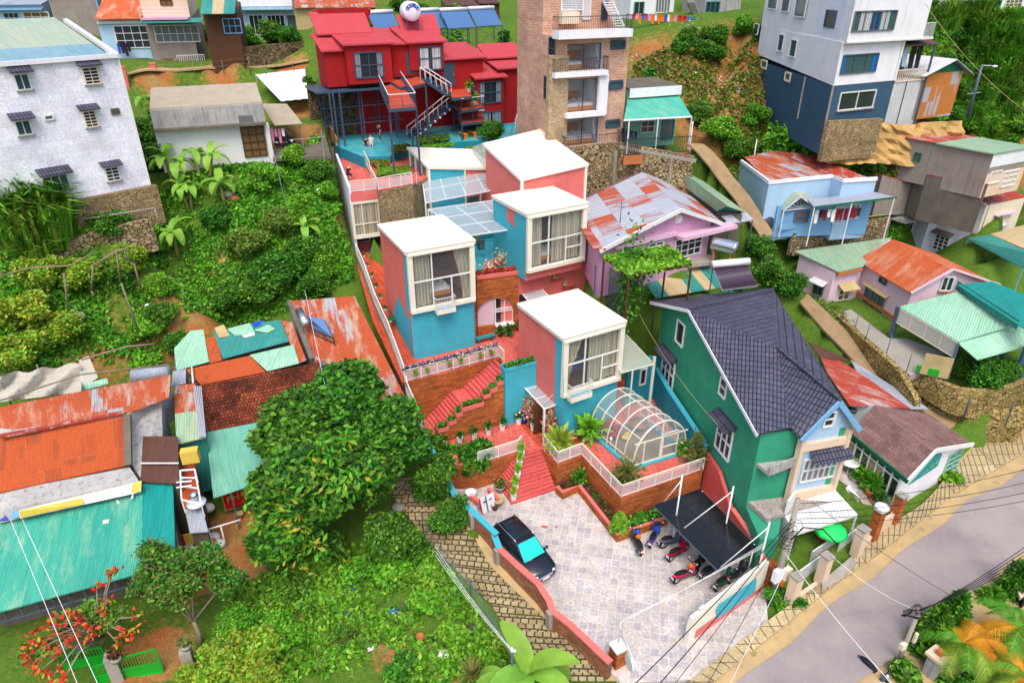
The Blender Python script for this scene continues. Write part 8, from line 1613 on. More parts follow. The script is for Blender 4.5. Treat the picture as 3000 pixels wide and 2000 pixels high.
def tree(label,base,crowns,key,trunk_r=.16,mat='bark',group=None,name='tree'):
 t=T(name,label,'tree',base,group);q=MB();b=Vector(base);top=sum((Vector(c[:3]) for c in crowns),Vector())/len(crowns);f=b.lerp(top,.35)
 q.tu([b-U*.2,b.lerp(f,.5)+v3((.1,.05,0)),f],trunk_r,8,0,trunk_r*.75)
 for c in crowns:
  e=Vector(c[:3]);m_=f.lerp(e,.5)+v3((rv.uniform(-.3,.3),rv.uniform(-.3,.3),.2));q.tu([f,m_,e],trunk_r*.5,6,0,trunk_r*.15)
  for k in rg(4):a=rv.random()*6.28;q.tu([m_.lerp(e,.5),e+v3((cos(a)*c[3]*.6,sin(a)*c[3]*.6,rv.uniform(-.1,.5)*c[3]))],trunk_r*.22,5,0,.015)
 q.B('trunk',mat,t)
 for c in crowns:inst('crown',c[5]if len(c)>5 else key,t,Vector(c[:3])-b,(c[3],c[3],c[4]),rv.random()*6.28)
 return t
def at(x,y,z):p=Pw(x,y,z);return(p.x,p.y,p.z)
bt=G('w',960,1480);tree('big dark green mango tree beside the cobbled lane',bt,[at(1000,1180,7.2)+(2.9,2.3),at(880,1260,6.6)+(2.7,2.2),at(1110,1260,6.2)+(2.6,2.0),at(840,1420,5.0)+(2.5,2.0),at(960,1380,6.0)+(2.8,2.1),at(1090,1380,5.0)+(2.2,1.8),at(1180,1310,5.0)+(1.7,1.5),at(820,1590,3.2)+(1.8,1.5),at(870,1510,4.2)+(2.2,1.7,'tree'),at(1150,1560,2.6)+(1.5,1.3),at(1280,1390,3.2)+(1.3,1.3)],'tree',.3)
r_=np.random.default_rng(3);pts=[]
for(x,y,z,w) in((900,1430,6.8,60),(830,1560,5.0,60),(1000,1290,8.0,70),(880,1620,4.0,50),(800,1500,5.4,50),(1050,1400,6.6,50),(940,1350,7.6,60)):
 c=np.array(Pw(x,y,z));pts.append(c+r_.normal(0,1,(90,3))*np.array([.75,.75,.3]))
tg=[o for o in COL.objects if o.name.startswith('tree') and o.type=='EMPTY'][-1];LM('young_shoots',np.concatenate(pts),.2,['leaf_yellow','leaf_mid','leaf_mid'],tg,5,aspect=2.2)
lt=G('k',1530,1290);tree('slim tree with fine dark leaves in front of the teal shed',lt,[at(470,1640,4.8)+(1.7,1.1),at(590,1640,4.6)+(1.7,1.2),at(660,1690,4.0)+(1.3,1.1),at(520,1720,4.0)+(1.5,1.1),at(420,1710,3.8)+(1.2,.9)],'loose',.12,'bark_grey')
rt=G('k',880,1400);t=tree('bare branched tree with red flower clusters over the green gate',rt,[at(180,1830,3.6)+(.9,.6,'shrub_o'),at(260,1790,3.9)+(.9,.6,'shrub_o'),at(330,1800,3.6)+(.9,.6,'shrub_o'),at(120,1900,3.0)+(.9,.6,'shrub_o')],'shrub_o',.11,'bark_grey');pts=[];r_=np.random.default_rng(9)
for(x,y) in((270,1180),(350,1140),(420,1200),(330,1290),(230,1280),(200,1360),(240,1420),(430,1330),(520,1040),(480,1110),(560,1060),(620,1110),(600,1190),(690,1150),(700,1220),(640,1250),(530,1250),(890,1250),(950,1180),(1010,1170),(1050,1060),(820,930),(780,1010),(300,1480),(390,1530),(450,1450),(370,1340),(500,1520),(320,1250),(470,1560),(410,1060),(870,700),(840,730),(740,820)):
 z=3.0+2.2*(1500-y)/700;c=np.array(Pk(x,y,z));pts.append(c+r_.normal(0,1,(16,3))*np.array([.15,.15,.1]));q.tu([Vector(c),Vector(c).lerp(Vector(rt)+U*2.2,.45)+U*.3,Vector(rt)+U*1.8],.025,5,0,.05)
LM('flowers',np.concatenate(pts),.16,['petal_red','petal_red','petal_orange','leaf_yellow'],t,6);q.B('branches','bark_grey',t)
KK=('shrub_a','shrub_b','shrub_c','shrub_y','shrub_o','dense','tree')
SH=[(390,760,150,3,'yellow green vine clump on the trellis near the banana'),
(250,790,190,3,'yellow green vine clump in the middle of the trellis'),
(130,800,170,3,'yellow green vine clump at the left of the trellis'),
(80,900,220,3,'broad bright vine mass at the left edge'),
(190,950,190,3,'bright vine mass above the shade net'),
(60,1020,210,3,'bright vine mass in the corner above the shade net'),
(370,820,100,2,'white flowered shrub below the trellis branch'),
(1490,1870,90,3,'yellow leaved bush near the lane pole'),
(1320,1500,150,2,'dark bush at the lane side of the wavy wall'),
(1260,1420,140,2,'dark bush outside the turquoise coping'),
(1380,1370,160,6,'spreading bush tree below the entrance terrace'),
(1290,1320,110,2,'small bush at the turquoise wall end'),
(2110,370,150,1,'bright shrub below the rubbish slope'),
(2160,430,130,0,'shrub beside the hill path'),
(2590,450,120,2,'dark shrub under the earth cliff'),
(2530,500,110,0,'shrub between cliff and patched roofs'),
(2650,310,90,1,'bush at the foot of the tin shed'),
(2720,330,110,1,'bush along the cliff top below the tin shed'),
(2790,340,90,0,'bush at the cliff top near the leaning pole'),
(2330,430,230,5,'broad bright tree crown behind the patched roofs'),
(2260,450,130,5,'smaller bright tree crown left of the broad one'),
(2440,500,110,5,'bright tree crown against the cliff'),
(2250,790,140,2,'clipped dark hedge clump at the path top'),
(2310,830,120,2,'clipped dark hedge clump at the path bend'),
(2350,800,90,2,'hedge clump beside the pink wing'),
(2220,720,110,2,'hedge clump below the blue house barrel'),
(2270,680,100,1,'climbing bush on the porch post'),
(2130,670,80,0,'bush beside the steel tank'),
(2180,830,110,4,'mossy bush by the solar heater'),
(2620,680,90,1,'grassy bush beside the white wing window'),
(2870,1090,150,2,'dark shrub under the mint carport edge'),
(2790,1060,110,2,'dark potted shrub behind the carport post'),
(2930,1080,110,0,'flowering shrub by the blue garden wall'),
(2390,1060,60,0,'weeds between roof and path'),
(2780,1395,80,1,'bright bush at the corner of the white gable'),
(2320,1760,90,2,'green bush at the foot of the utility pole'),
(2270,1740,80,0,'bush between sign wall and pole'),
(2290,1770,60,1,'weed by the pole footing')]
for l,g,tb in(('green shrub on the overgrown slope left of the guest house','shrubs on the left slope',((830,760,210,2),(760,830,190,0),(680,860,180,2),(930,830,150,2),(900,720,160,0),(960,770,140,1),(740,700,170,4),(830,650,140,4),(890,610,130,1),(770,520,150,1),(870,460,110,1),(930,500,110,0),(960,560,90,1),(640,640,120,2),(450,690,170,1),(330,660,140,0),(420,960,130,1),(490,920,120,0),(540,1000,110,0),(430,1060,100,1),(480,830,110,1),(420,390,150,2),(450,460,140,2))),
('low bush in the weedy plot beside the cobbled lane','bushes of the weedy plot',((730,1900,260,3),(620,1950,200,3),(820,1830,180,1),(700,1800,150,1),(760,1980,180,3),(1150,1660,130,1),(1210,1600,110,0),(980,1600,120,2),(1050,1660,110,1),(880,1720,100,0),(1250,1750,110,1),(1330,1850,110,1),(1180,1950,120,0),(1000,1860,100,4))),
('green shrub on the bare slope between brick tower and corner building','shrubs on the bare slope',((2060,150,90,2),(2010,110,80,2),(2090,110,100,0),(2090,160,80,0),(1990,140,70,0),(2170,80,100,1),(2230,100,80,2),(1900,230,70,2),(2040,330,110,4),(2200,340,110,1)))):
 for x,y,w,k in tb:shrub('w',x,y,w,KK[k],label=l,group=g)
for x,y,w,k,l in SH:
 d=k>4;shrub('w',x,y,w,KK[k],label=l,cat='tree' if d else 'shrub',name='tree' if d else 'shrub',h=(w/42)*.95 if d else None)
k=0
for row,(y0,n) in en(((75,9),(120,9),(165,9),(215,8),(265,7),(315,6),(370,5),(430,4))):
 for i in rg(n):
  x=2665+row*22+(3040-2665-row*22)*(i+.5)/n+rv.uniform(-14,14);y=y0+rv.uniform(-14,14)
  if 2700<x<2840 and y<330 and y>130 and x<2700+(y-130)*.55:continue
  g=G('w',x,y);ky=('shrub_a','shrub_c','shrub_b','shrub_a')[rv.randrange(4)]
  shrub('w',x,y,rv.uniform(60,95),ky,label='leafy shrub covering the green upper right hillside',group='shrubs on the upper right hillside');k+=1
def reed(label,r,x,y,h,n,spread,key='tallgrass',group=None,drop=True):
 g=G(r,x,y);t=T('reed_clump',label,'reeds',g,group)
 for i in rg(n):a=rv.random()*6.28;d=spread*rv.random()**.5;xx,yy=g.x+d*cos(a),g.y+d*sin(a);inst('blades',key,t,(xx-g.x,yy-g.y,TH(xx,yy)-g.z),(h*.9,h*.9,h*rv.uniform(.75,1.2)),rv.random()*6.28)
 return t
reed('tall feathery reed clump beside the white block','w',60,690,4.2,14,2.2);reed('second reed clump at the left edge below the block','w',15,560,4.0,10,2.0);reed('third reed clump drooping over the terrace wall','w',100,740,3.0,8,1.6);reed('reeds beside the grey blue base of the corner building','d',1180,1000,2.2,9,1.6);reed('tall yellow green grass on the right hillside','w',2930,230,3.4,22,4.0);reed('tall grass stand below the top right houses','w',2850,120,3.0,16,3.5);reed('tall grass beside the upper white balcony','w',2690,60,3.0,12,2.5);reed('grass along the foot of the leaning lamp pole','w',2900,330,2.2,16,3.5)
def banana(label,r,x,y,h,n=9,L=2.2,group='banana plants on the left slope',base=None,seed=0,stems=1,mat='leaf_banana'):
 g=base or G(r,x,y);t=T('banana_plant',label,'banana plant',g,group);rr_=random.Random(seed);q=MB()
 tops=[]
 for s in rg(stems):o=v3((rr_.uniform(-.5,.5),rr_.uniform(-.5,.5),0))*(stems>1);top=g+o*1.6+U*h*rr_.uniform(.5,.62);q.tu([g+o*.6-U*.1,top],.16,8,0,.09);tops.append(top)
 q.B('stem','banana_stem',t)
 for i in rg(n):
  top=tops[i%stems];a=i*2.4+rr_.uniform(-.4,.4);el=(1.25,.8,.55,.35,.9,.6)[i%6]+rr_.uniform(-.1,.1);dv=v3((cos(a),sin(a),0));ll=L*rr_.uniform(.8,1.1);K=7;vs=[];side=v3((-dv.y,dv.x,0));p=top.copy();ang=el
  lf=MB()
  for k in rg(K+1):
   u=k/K;w=.34*ll/2*sin(math.pi*min(1,.12+u*.86))**.7*(1 if k else .2);up_=(dv*-sin(ang)+U*cos(ang));fold=.25
   vs+=[p-side*w+up_*w*fold,p.copy(),p+side*w+up_*w*fold];p=p+(dv*cos(ang)+U*sin(ang))*ll/K;ang-=.24+.1*(el<1)
  lf.add(vs,[(k*3+j,k*3+j+1,(k+1)*3+j+1,(k+1)*3+j) for k in rg(K) for j in(0,1)],0,True);lf.B('leaf',mat,t,False)
 return t
for i,(x,y,h,n,L,st_,l) in en(((470,370,4.2,12,2.0,2,'tall banana plant beside the white block corner'),(520,560,4.2,14,2.1,3,'dense banana grove with many leaves below the bungalow'),(600,540,4.0,12,2.0,2,'banana grove clump in front of the bungalow wall'),(560,620,3.8,11,1.9,2,'banana clump with brown hanging leaves in the grove'),(660,610,3.6,9,1.9,1,'upright banana plant at the right side of the grove'),(525,760,3.6,11,2.1,1,'front banana plant with wide spread leaves'),(900,720,2.8,7,1.8,1,'pale banana plant near the annex wall'),(690,470,2.4,7,1.5,1,'small banana beside the bungalow wall'),(620,440,3.0,9,1.7,1,'banana at the bungalow corner'))):
 banana(l,'w',x,y,h,n,L,seed=i,stems=st_)
banana('huge bright banana leaves by the lane at the bottom edge','w',1560,2090,3.0,9,2.8,None,v3((.75,20.6,-.4)),50,1);banana('banana shoots beside the lane pole','w',1500,2080,2.2,6,2.0,None,v3((-.1,20.4,-.4)),51,1)
g=G('w',1385,1995);t=T('spiky_plant','spiky narrow leaved plant beside the banana at the bottom edge','plant',g);rr_=random.Random(3)
for i in rg(34):
 a=rr_.random()*6.28;el=rr_.uniform(.2,1.3);dv=v3((cos(a)*cos(el),sin(a)*cos(el),sin(el)));L=rr_.uniform(.9,1.4);s=v3((-sin(a),cos(a),0))*.05;p=g+U*.5;m_=p+dv*L*.6;e=p+dv*L-U*.25*L;q.add([p-s,p+s,m_+s,m_-s,e],[(0,1,2,3),(3,2,4)])
q.B('leaves','leaf_olive',t,False)
def palm(label,base,h,n,L,gold,seed):
 t=T('palm','x','',base);t['label']=label;rr_=random.Random(seed);q=MB();top=Vector(base)+U*h;q.tu([Vector(base),top],.14,8,0,.09);q.B('trunk','bark_grey',t)
 for i in rg(n):
  a=i*2.4+rr_.uniform(-.3,.3);el=rr_.uniform(.3,1.15);dv=v3((cos(a),sin(a),0));side=v3((-dv.y,dv.x,0));p=top.copy();ang=el;f=MB();K=18;ll=L*rr_.uniform(.8,1.1)
  for k in rg(K):
   d=dv*cos(ang)+U*sin(ang);q2=p+d*ll/K;f.bar(p,q2,.035,.03);w=.62*sin(math.pi*(.1+.88*k/K))**.6
   for s in(-1,1):
    for j in(0,.5):b=p.lerp(q2,j);tip=b+side*s*w+d*w*.7-U*w*.35;f.add([b,b+d*.05,tip],[(0,1,2)])
   p=q2;ang-=.115
  f.B('frond','leaf_palm_gold' if i in gold else('leaf_mid' if i%2 else 'leaf_vine'),t,False)
 return t
palm('feather palm with golden orange lower fronds across the road',Pw(2770,1990,-.5),2.6,13,2.3,{0,3,5,8,11},1);palm('green feather palm at the right edge across the road',Pw(2920,1960,-.5),3.0,12,2.4,{4,9},2);palm('small palm with golden fronds at the bottom right corner',Pw(2960,2070,-.5),2.2,10,2.0,{1,2,6,7},3)
def conifer(label,base,h,r,n,seed,mat):
 t=T('conifer',label,'tree',base);q=MB();q.tu([Vector(base),Vector(base)+U*h*.9],.07,6,0,.02);q.B('trunk','bark',t);rr_=np.random.default_rng(seed);u=rr_.random((n,1));a=rr_.random((n,1))*6.283;rad=r*(1-u)**.7*(.35+.65*rr_.random((n,1))**.5);p=np.array(base)+np.concatenate([rad*np.cos(a),rad*np.sin(a),.15*h+.85*h*u],1);LM('foliage',p,.3,mat,t,seed,aspect=2.6,up=-.2);return t
conifer('dark feathery conifer nearest the leaning street pole',Pw(2700,1930,-.4),3.6,1.0,2400,1,['leaf_dark','leaf_mid']);conifer('second dark conifer between street pole and palms',Pw(2760,1880,-.3),3.4,.9,2000,2,['leaf_dark','leaf_mid']);conifer('columnar conifer by the gate roof at the right edge',Pw(2940,1770,-.1),3.0,.7,1500,3,['leaf_mid','leaf_dark']);conifer('low conifer beside the gate roof at the right edge',Pw(2890,1790,-.1),1.5,.9,1000,4,['leaf_mid'])
for x,y,w,l in((2640,1985,150,'leafy bush around the bottom right gate pillar'),(2820,1990,170,'dark undergrowth bush below the golden palm'),(2900,1880,150,'undergrowth bush behind the golden palm'),(2980,1850,120,'undergrowth bush at the right edge'),(2750,2000,120,'small bush beside the brick capped pillar')):shrub('w',x,y,w,'shrub_c',label=l,base=Pw(x,y+30,-.5))
for x,y,h,l in((2710,2010,2.2,'cream gate pillar with brick finial nearest the bottom edge'),(2912,1790,1.2,'cream gate pillar top with brick finial among the palms')):
 p=Pw(x,y,-.5);t=T('gate_pillar',l,'pillar',p);MB().box(p+U*h/2,.6,.6,h,30).B('shaft','concrete_stained',t);MB().box(p+U*(h+.08),.85,.85,.16,30).B('cap','peach',t);q=MB();q.box(p+U*(h+.3),.28,.28,.3,30);q.B('finial','terracotta',t)
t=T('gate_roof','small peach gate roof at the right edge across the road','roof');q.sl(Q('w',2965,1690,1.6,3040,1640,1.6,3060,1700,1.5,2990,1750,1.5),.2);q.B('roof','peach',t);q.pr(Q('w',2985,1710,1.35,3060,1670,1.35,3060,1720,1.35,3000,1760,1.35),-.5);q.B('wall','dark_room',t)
t=T('pergola','flat leafy vine pergola in front of the pink gabled house','',Pf(650,1050,11));pk=[Pf(x,y,12.8) for x,y in((235,1015),(860,915),(1095,1085),(480,1200))];rr_=np.random.default_rng(5);A4=[np.array(pk[0]),np.array(pk[1]),np.array(pk[2]),np.array(pk[3])];u=rr_.random((4200,1));v=rr_.random((4200,1));pp=(A4[0]*(1-u)+A4[1]*u)*(1-v)+(A4[3]*(1-u)+A4[2]*u)*v+rr_.normal(0,1,(4200,3))*np.array([.05,.05,.09]);LM('vine',pp,.24,['leaf_bright','leaf_mid'],t,2,up=1.2)
for p in pk:q.bar(H(p,8),p,.1)
q.bar(pk[0],pk[1],.08);q.bar(pk[3],pk[2],.08);q.sl([p-U*.12 for p in pk],.05);q.B('frame','wood_brown',t)
cs=np.concatenate([np.array(Pf(500,1240,11.3))+rr_.normal(0,1,(900,3))*np.array([.5,.5,1.6])]);LM('hanging_vine',cs,.22,['leaf_dark','leaf_mid'],t,4)
def cover(name,label,pix,n,size,mats,seed,lift=.12,clump=5):
 r=np.random.default_rng(seed);pw=[G('w',x,y) for x,y in pix];xs=[p.x for p in pw];ys=[p.y for p in pw];X=r.uniform(min(xs),max(xs),n*4);Y=r.uniform(min(ys),max(ys),n*4);k=inpoly(X,Y,[(p.x,p.y) for p in pw]);nz=vnoise(X+200,Y+200,1.7,seed);k&=(nz+r.normal(0,.14,len(X))>.40);X,Y=X[k][:n],Y[k][:n]
 c=np.array([(x,y,TH(x,y)+lift*r.random()*2) for x,y in zip(X,Y)]);c=np.repeat(c,clump,0)+r.normal(0,1,(len(c)*clump,3))*np.array([.13,.13,.08]);o=LM(name,c,size,mats,None,seed,up=.9,aspect=1.9);return tag(o,label,'ground cover',kind='stuff')
cover('weeds','low green weeds over the rough garden plot by the lane',[(560,1990),(700,1720),(900,1640),(1150,1560),(1260,1600),(1400,1800),(1560,2010),(1000,2040)],5200,.19,['leaf_bright','leaf_mid','leaf_grass'],31)
cover('weeds','low weeds and grass over the vine garden and left slope',[(0,1100),(0,740),(330,640),(560,520),(700,480),(900,430),(960,440),(1000,640),(1040,820),(900,880),(620,930),(480,1040),(300,1080)],9500,.21,['leaf_bright','leaf_mid','leaf_grass','leaf_mid'],32)
cover('weeds','grass and weeds over the rubbish strewn slope',[(1850,200),(2050,100),(2250,120),(2330,300),(2400,420),(2200,480),(2050,380),(1860,330)],3800,.21,['leaf_grass','leaf_dry','leaf_dry','leaf_mid'],33)
cover('weeds','dense green cover of the upper right hillside',[(2640,40),(3010,40),(3030,480),(2890,460),(2850,350),(2780,300),(2700,200)],5200,.34,['leaf_mid','leaf_bright','leaf_grass'],34,.3)
cover('weeds','weeds along the foot of cliff and hill path',[(2040,440),(2200,400),(2440,480),(2640,430),(2660,560),(2420,540),(2250,640)],2200,.2,['leaf_mid','leaf_grass','leaf_dry'],35)
cover('weeds','weeds on the bank under the upper footpath',[(430,300),(480,260),(560,260),(760,330),(720,470),(560,440),(430,430)],1600,.2,['leaf_mid','leaf_dark','leaf_grass'],36)
cover('moss_strip','mossy grass strips beside the sloping path',[(2360,860),(2440,960),(2640,1160),(2700,1220),(2720,1200),(2600,1060),(2480,930),(2400,850)],700,.12,['leaf_grass','leaf_olive'],37,.05,4)
cover('verge_grass','grass tufts at the edges of the cobbled lane',[(1300,1560),(1500,1800),(1700,1990),(1740,1990),(1560,1800),(1380,1610)],160,.12,['leaf_grass','leaf_olive'],38,.05,4)
# -- vehicles, people, poles, wires, small things
def loft(q,secs,m=0,cap=True):
 n=len(secs[0]);vs=[p for s in secs for p in s];q.add(vs,[(k*n+i,k*n+(i+1)%n,(k+1)*n+(i+1)%n,(k+1)*n+i) for k in rg(len(secs)-1) for i in rg(n)],m,True)
 if cap:q.add(secs[0],[tuple(rg(n-1,-1,-1))],m);q.add(secs[-1],[tuple(rg(n))],m)
def wheel(t,c,r,w,axis,name='wheel'):
 q=MB();c=Vector(c);ax=Vector(axis).normalized()
 pts=[c-ax*w/2,c-ax*w*.35,c+ax*w*.35,c+ax*w/2];q.tu(pts,r,18);o=q.B(name,'black_rubber',t,False);q=MB();q.tu([c-ax*w*.53,c+ax*w*.53],r*.62,12);q.B('rim','chrome',o,False);return o
def car(loc,rz):
 t=T('car','black seven seat car with teal sunshade parked by the wavy wall','',(0,0,0))
 L,Wd=4.55,1.84
 def sec(x,w,zb,zs,zt,wt):
  return[v3((x,s*a,z)) for s,a,z in((-1,w*.96,zb),(-1,w,zb+.18),(-1,w,zs),(-1,wt,zt),(1,wt,zt),(1,w,zs),(1,w,zb+.18),(1,w*.96,zb))]
 q=MB();B=[(-2.26,.80,.42,.80,.92,.70),(-2.18,.88,.30,.95,1.02,.84),(-1.6,.92,.26,.98,1.04,.9),(0,.92,.25,.98,1.03,.9),(1.0,.92,.25,.96,1.02,.88),(1.35,.91,.26,.90,.98,.84),(2.0,.86,.28,.78,.86,.76),(2.2,.76,.32,.66,.74,.62),(2.29,.62,.38,.55,.60,.50)]
 loft(q,[sec(*b) for b in B]);q.B('body','car_paint',t)
 q=MB();G_=[(-2.14,.76,1.0,.66),(-1.75,.78,1.62,.66),(-1.2,.80,1.72,.67),(-.2,.80,1.74,.67),(.35,.78,1.70,.65),(1.22,.80,1.0,.72)]
 loft(q,[[v3((x,-w,.98)),v3((x,-wt,max(z,.99))),v3((x,wt,max(z,.99))),v3((x,w,.98))]for x,w,z,wt in G_]);cb_=q.B('cabin','car_paint',t)
 q=MB();q.sl([v3((x,s*(.655 if x>-1.9 else .64),z)) for x,z,s in((-1.72,1.655,-1),(.3,1.735,-1),(.3,1.735,1),(-1.72,1.655,1))],.01);q.B('roof_panel','black_gloss',t)
 q=MB();q.add([v3((.41,-.60,1.70)),v3((.41,.60,1.70)),v3((1.22,.72,1.06)),v3((1.22,-.72,1.06))],[(0,1,2,3)])
 q.v=[(x,y,z+.012) for x,y,z in q.v];q.B('windscreen','windscreen',t)
 q=MB()
 for s in(-1,1):
  q.add([v3((-1.6,s*.795,1.08)),v3((.95,s*.805,1.08)),v3((.35,s*.69,1.62)),v3((-1.45,s*.69,1.58))],[(0,1,2,3)])
 q.add([v3((-2.16,-.62,1.08)),v3((-2.16,.62,1.08)),v3((-1.8,.58,1.56)),v3((-1.8,-.58,1.56))],[(0,1,2,3)]);q.B('side_windows','pane_dark',t)
 for s in(-1,1):
  q=MB();q.tu([v3((-1.75,s*.60,1.70)),v3((-1.6,s*.61,1.80)),v3((.1,s*.61,1.83)),v3((.25,s*.60,1.76))],.03,6);q.B('roof_rail','chrome',t)
  q=MB();q.ball(v3((.95,s*1.02,1.06)),.09,.14,.09);q.B('mirror','car_paint',t)
  q=MB();q.ball(v3((2.12,s*.58,.68)),.16,.16,.08);q.B('headlight','lamp_white',t)
  q=MB();q.box(v3((-2.22,s*.66,.9)),.1,.2,.22);q.B('tail_light','tail_red',t)
  q=MB();q.bar(v3((-1.6,s*.925,.97)),v3((1.0,s*.925,.97)),.03,.03);q.B('trim','chrome',t)
  for x in(-1.38,1.42):wheel(t,(x,s*.82,.33),.33,.22,(0,1,0))
 q=MB();q.box(v3((2.27,0,.55)),.05,.9,.16);q.bar(v3((2.29,-.5,.62)),v3((2.29,.5,.62)),.03);q.B('grille','chrome',t)
 q=MB();q.box(v3((2.31,0,.42)),.02,.5,.12);q.B('licence_plate','plate_white',t)
 q=MB();q.bar(v3((1.24,-.5,1.03)),v3((1.3,.55,1.0)),.03);q.B('wiper','black',t)
 t.location=Vector(loc);t.rotation_euler=(0,0,rz);return t
ch=v3((cos(radians(-55)),sin(radians(-55)),0));cmid=H(Pm(285,385,1.74),0)+ch*.7
car(H(cmid,0),radians(-55))
def scooter_proto():
 t=T('motorbike','x','',(0,0,0),'motorbikes in the parking court')
 q=MB();loft(q,[[v3((x,-w,z0)),v3((x,-w*.8,z1)),v3((x,w*.8,z1)),v3((x,w,z0))]for x,w,z0,z1 in((-.92,.05,.62,.72),(-.75,.13,.52,.74),(-.35,.17,.42,.70),(0,.16,.36,.60),(.12,.10,.30,.42))]);q.B('tail_fairing','magenta',t,False)
 q=MB();loft(q,[[v3((x,-w,z)),v3((x,-w*.75,z+h)),v3((x,w*.75,z+h)),v3((x,w,z))]for x,w,z,h in((-.82,.08,.74,.05),(-.6,.15,.74,.09),(-.2,.15,.70,.08),(.05,.10,.62,.06))]);q.B('seat','black_rubber',t,False)
 q=MB();loft(q,[[v3((x,-w,z0)),v3((x+.04,-w,z1)),v3((x+.04,w,z1)),v3((x,w,z0))]for x,w,z0,z1 in((.30,.20,.30,.62),(.40,.22,.34,.92),(.52,.14,.46,.98))]);q.B('front_fairing','magenta',t,False)
 q=MB();q.box(v3((.1,0,.28)),.5,.28,.1);q.box(v3((-.25,0,.36)),.4,.22,.22);q.tu([v3((-.5,.2,.3)),v3((-.95,.22,.36))],.06,8);q.B('engine','steel_grey',t,False)
 q=MB();q.tu([v3((.66,0,.3)),v3((.45,0,1.0))],.035,6);q.tu([v3((.38,-.36,1.06)),v3((.46,-.12,1.02)),v3((.46,.12,1.02)),v3((.38,.36,1.06))],.022,6);q.B('handlebar','black',t,False)
 for s in(-1,1):q=MB();q.tu([v3((.42,s*.25,1.05)),v3((.40,s*.30,1.24))],.01,4);q.ball(v3((.40,s*.32,1.26)),.03,.08,.05);q.B('mirror','chrome',t,False)
 q=MB();q.ball(v3((.53,0,.9)),.08,.11,.09);q.B('headlight','lamp_white',t,False);q=MB();q.box(v3((-.93,0,.68)),.06,.14,.06);q.B('tail_light','tail_red',t,False);q=MB();q.box(v3((-.98,0,.55)),.02,.2,.15);q.B('licence_plate','plate_white',t,False);q=MB();q.box(v3((.66,0,.58)),.34,.12,.05);q.box(v3((-.88,0,.5)),.3,.1,.04);q.B('mudguard','black',t,False)
 wheel(t,(.68,0,.27),.27,.1,(0,1,0));wheel(t,(-.62,0,.27),.27,.11,(0,1,0));return t
sp_=scooter_proto()
bikes=[('m',1590,735,28,{},'crimson scooter parked in front, rear end toward the street wall'),('m',1215,490,100,{'magenta':'charcoal'},'grey scooter with blue helmet and orange cloth nearest the planting bed'),('m',1350,440,62,{'magenta':'royal_blue'},'blue scooter between the planter curb and the canopy'),('m',1490,475,22,{'magenta':'steel_grey'},'silver scooter half under the canopy edge'),('m',1535,560,38,{'magenta':'crimson_cloth'},'dark red scooter with orange trim beside the silver one'),('m',1690,650,50,{'magenta':'black'},'black scooter at the canopy edge behind the crimson one'),('m',1790,700,35,{'magenta':'charcoal'},'charcoal scooter under the front corner of the canopy'),('m',1890,780,40,{'magenta':'forest_green'},'dark green scooter half hidden by the cream sign wall'),('m',1990,720,40,{'magenta':'charcoal'},'dark scooter deep under the canopy near the pillar')]
for i,(r,x,y,az,mt,l) in en(bikes):
 p=P(r,x,y,.4)
 if i==0:sp_.location=H(p,.01);sp_.rotation_euler=(0,0,radians(az));sp_['label']=l
 else:dup(sp_,H(p,.01),radians(az),1,l,mt)
dup(sp_,Pn(1190,1540,-.2),radians(-60),1,'blue grey scooter seen from above at the bottom street edge',{'magenta':'grey_blue'})
dup(sp_,Pa(1960,1000,16.3),radians(25),1,'black scooter parked inside the bungalow carport',{'magenta':'black'})
q.ball(Ps(790,268,1.1),.17,.15,.15);tag(q.B('helmet','royal_blue'),'blue helmet on the grey scooter','helmet');q.ball(Ps(1060,150,1.1),.16,.15,.14);tag(q.B('helmet','fabric_dark'),'dark blue helmet on the blue scooter by the curb','helmet')
for x,y,l in((800,335,'orange cloth hung on the grey scooter'),(1525,735,'orange cloth hung on the crimson scooter')):
 q=MB();q.ball(Ps(x,y,.8),.16,.13,.2);tag(q.B('cloth','orange'),l,'cloth')
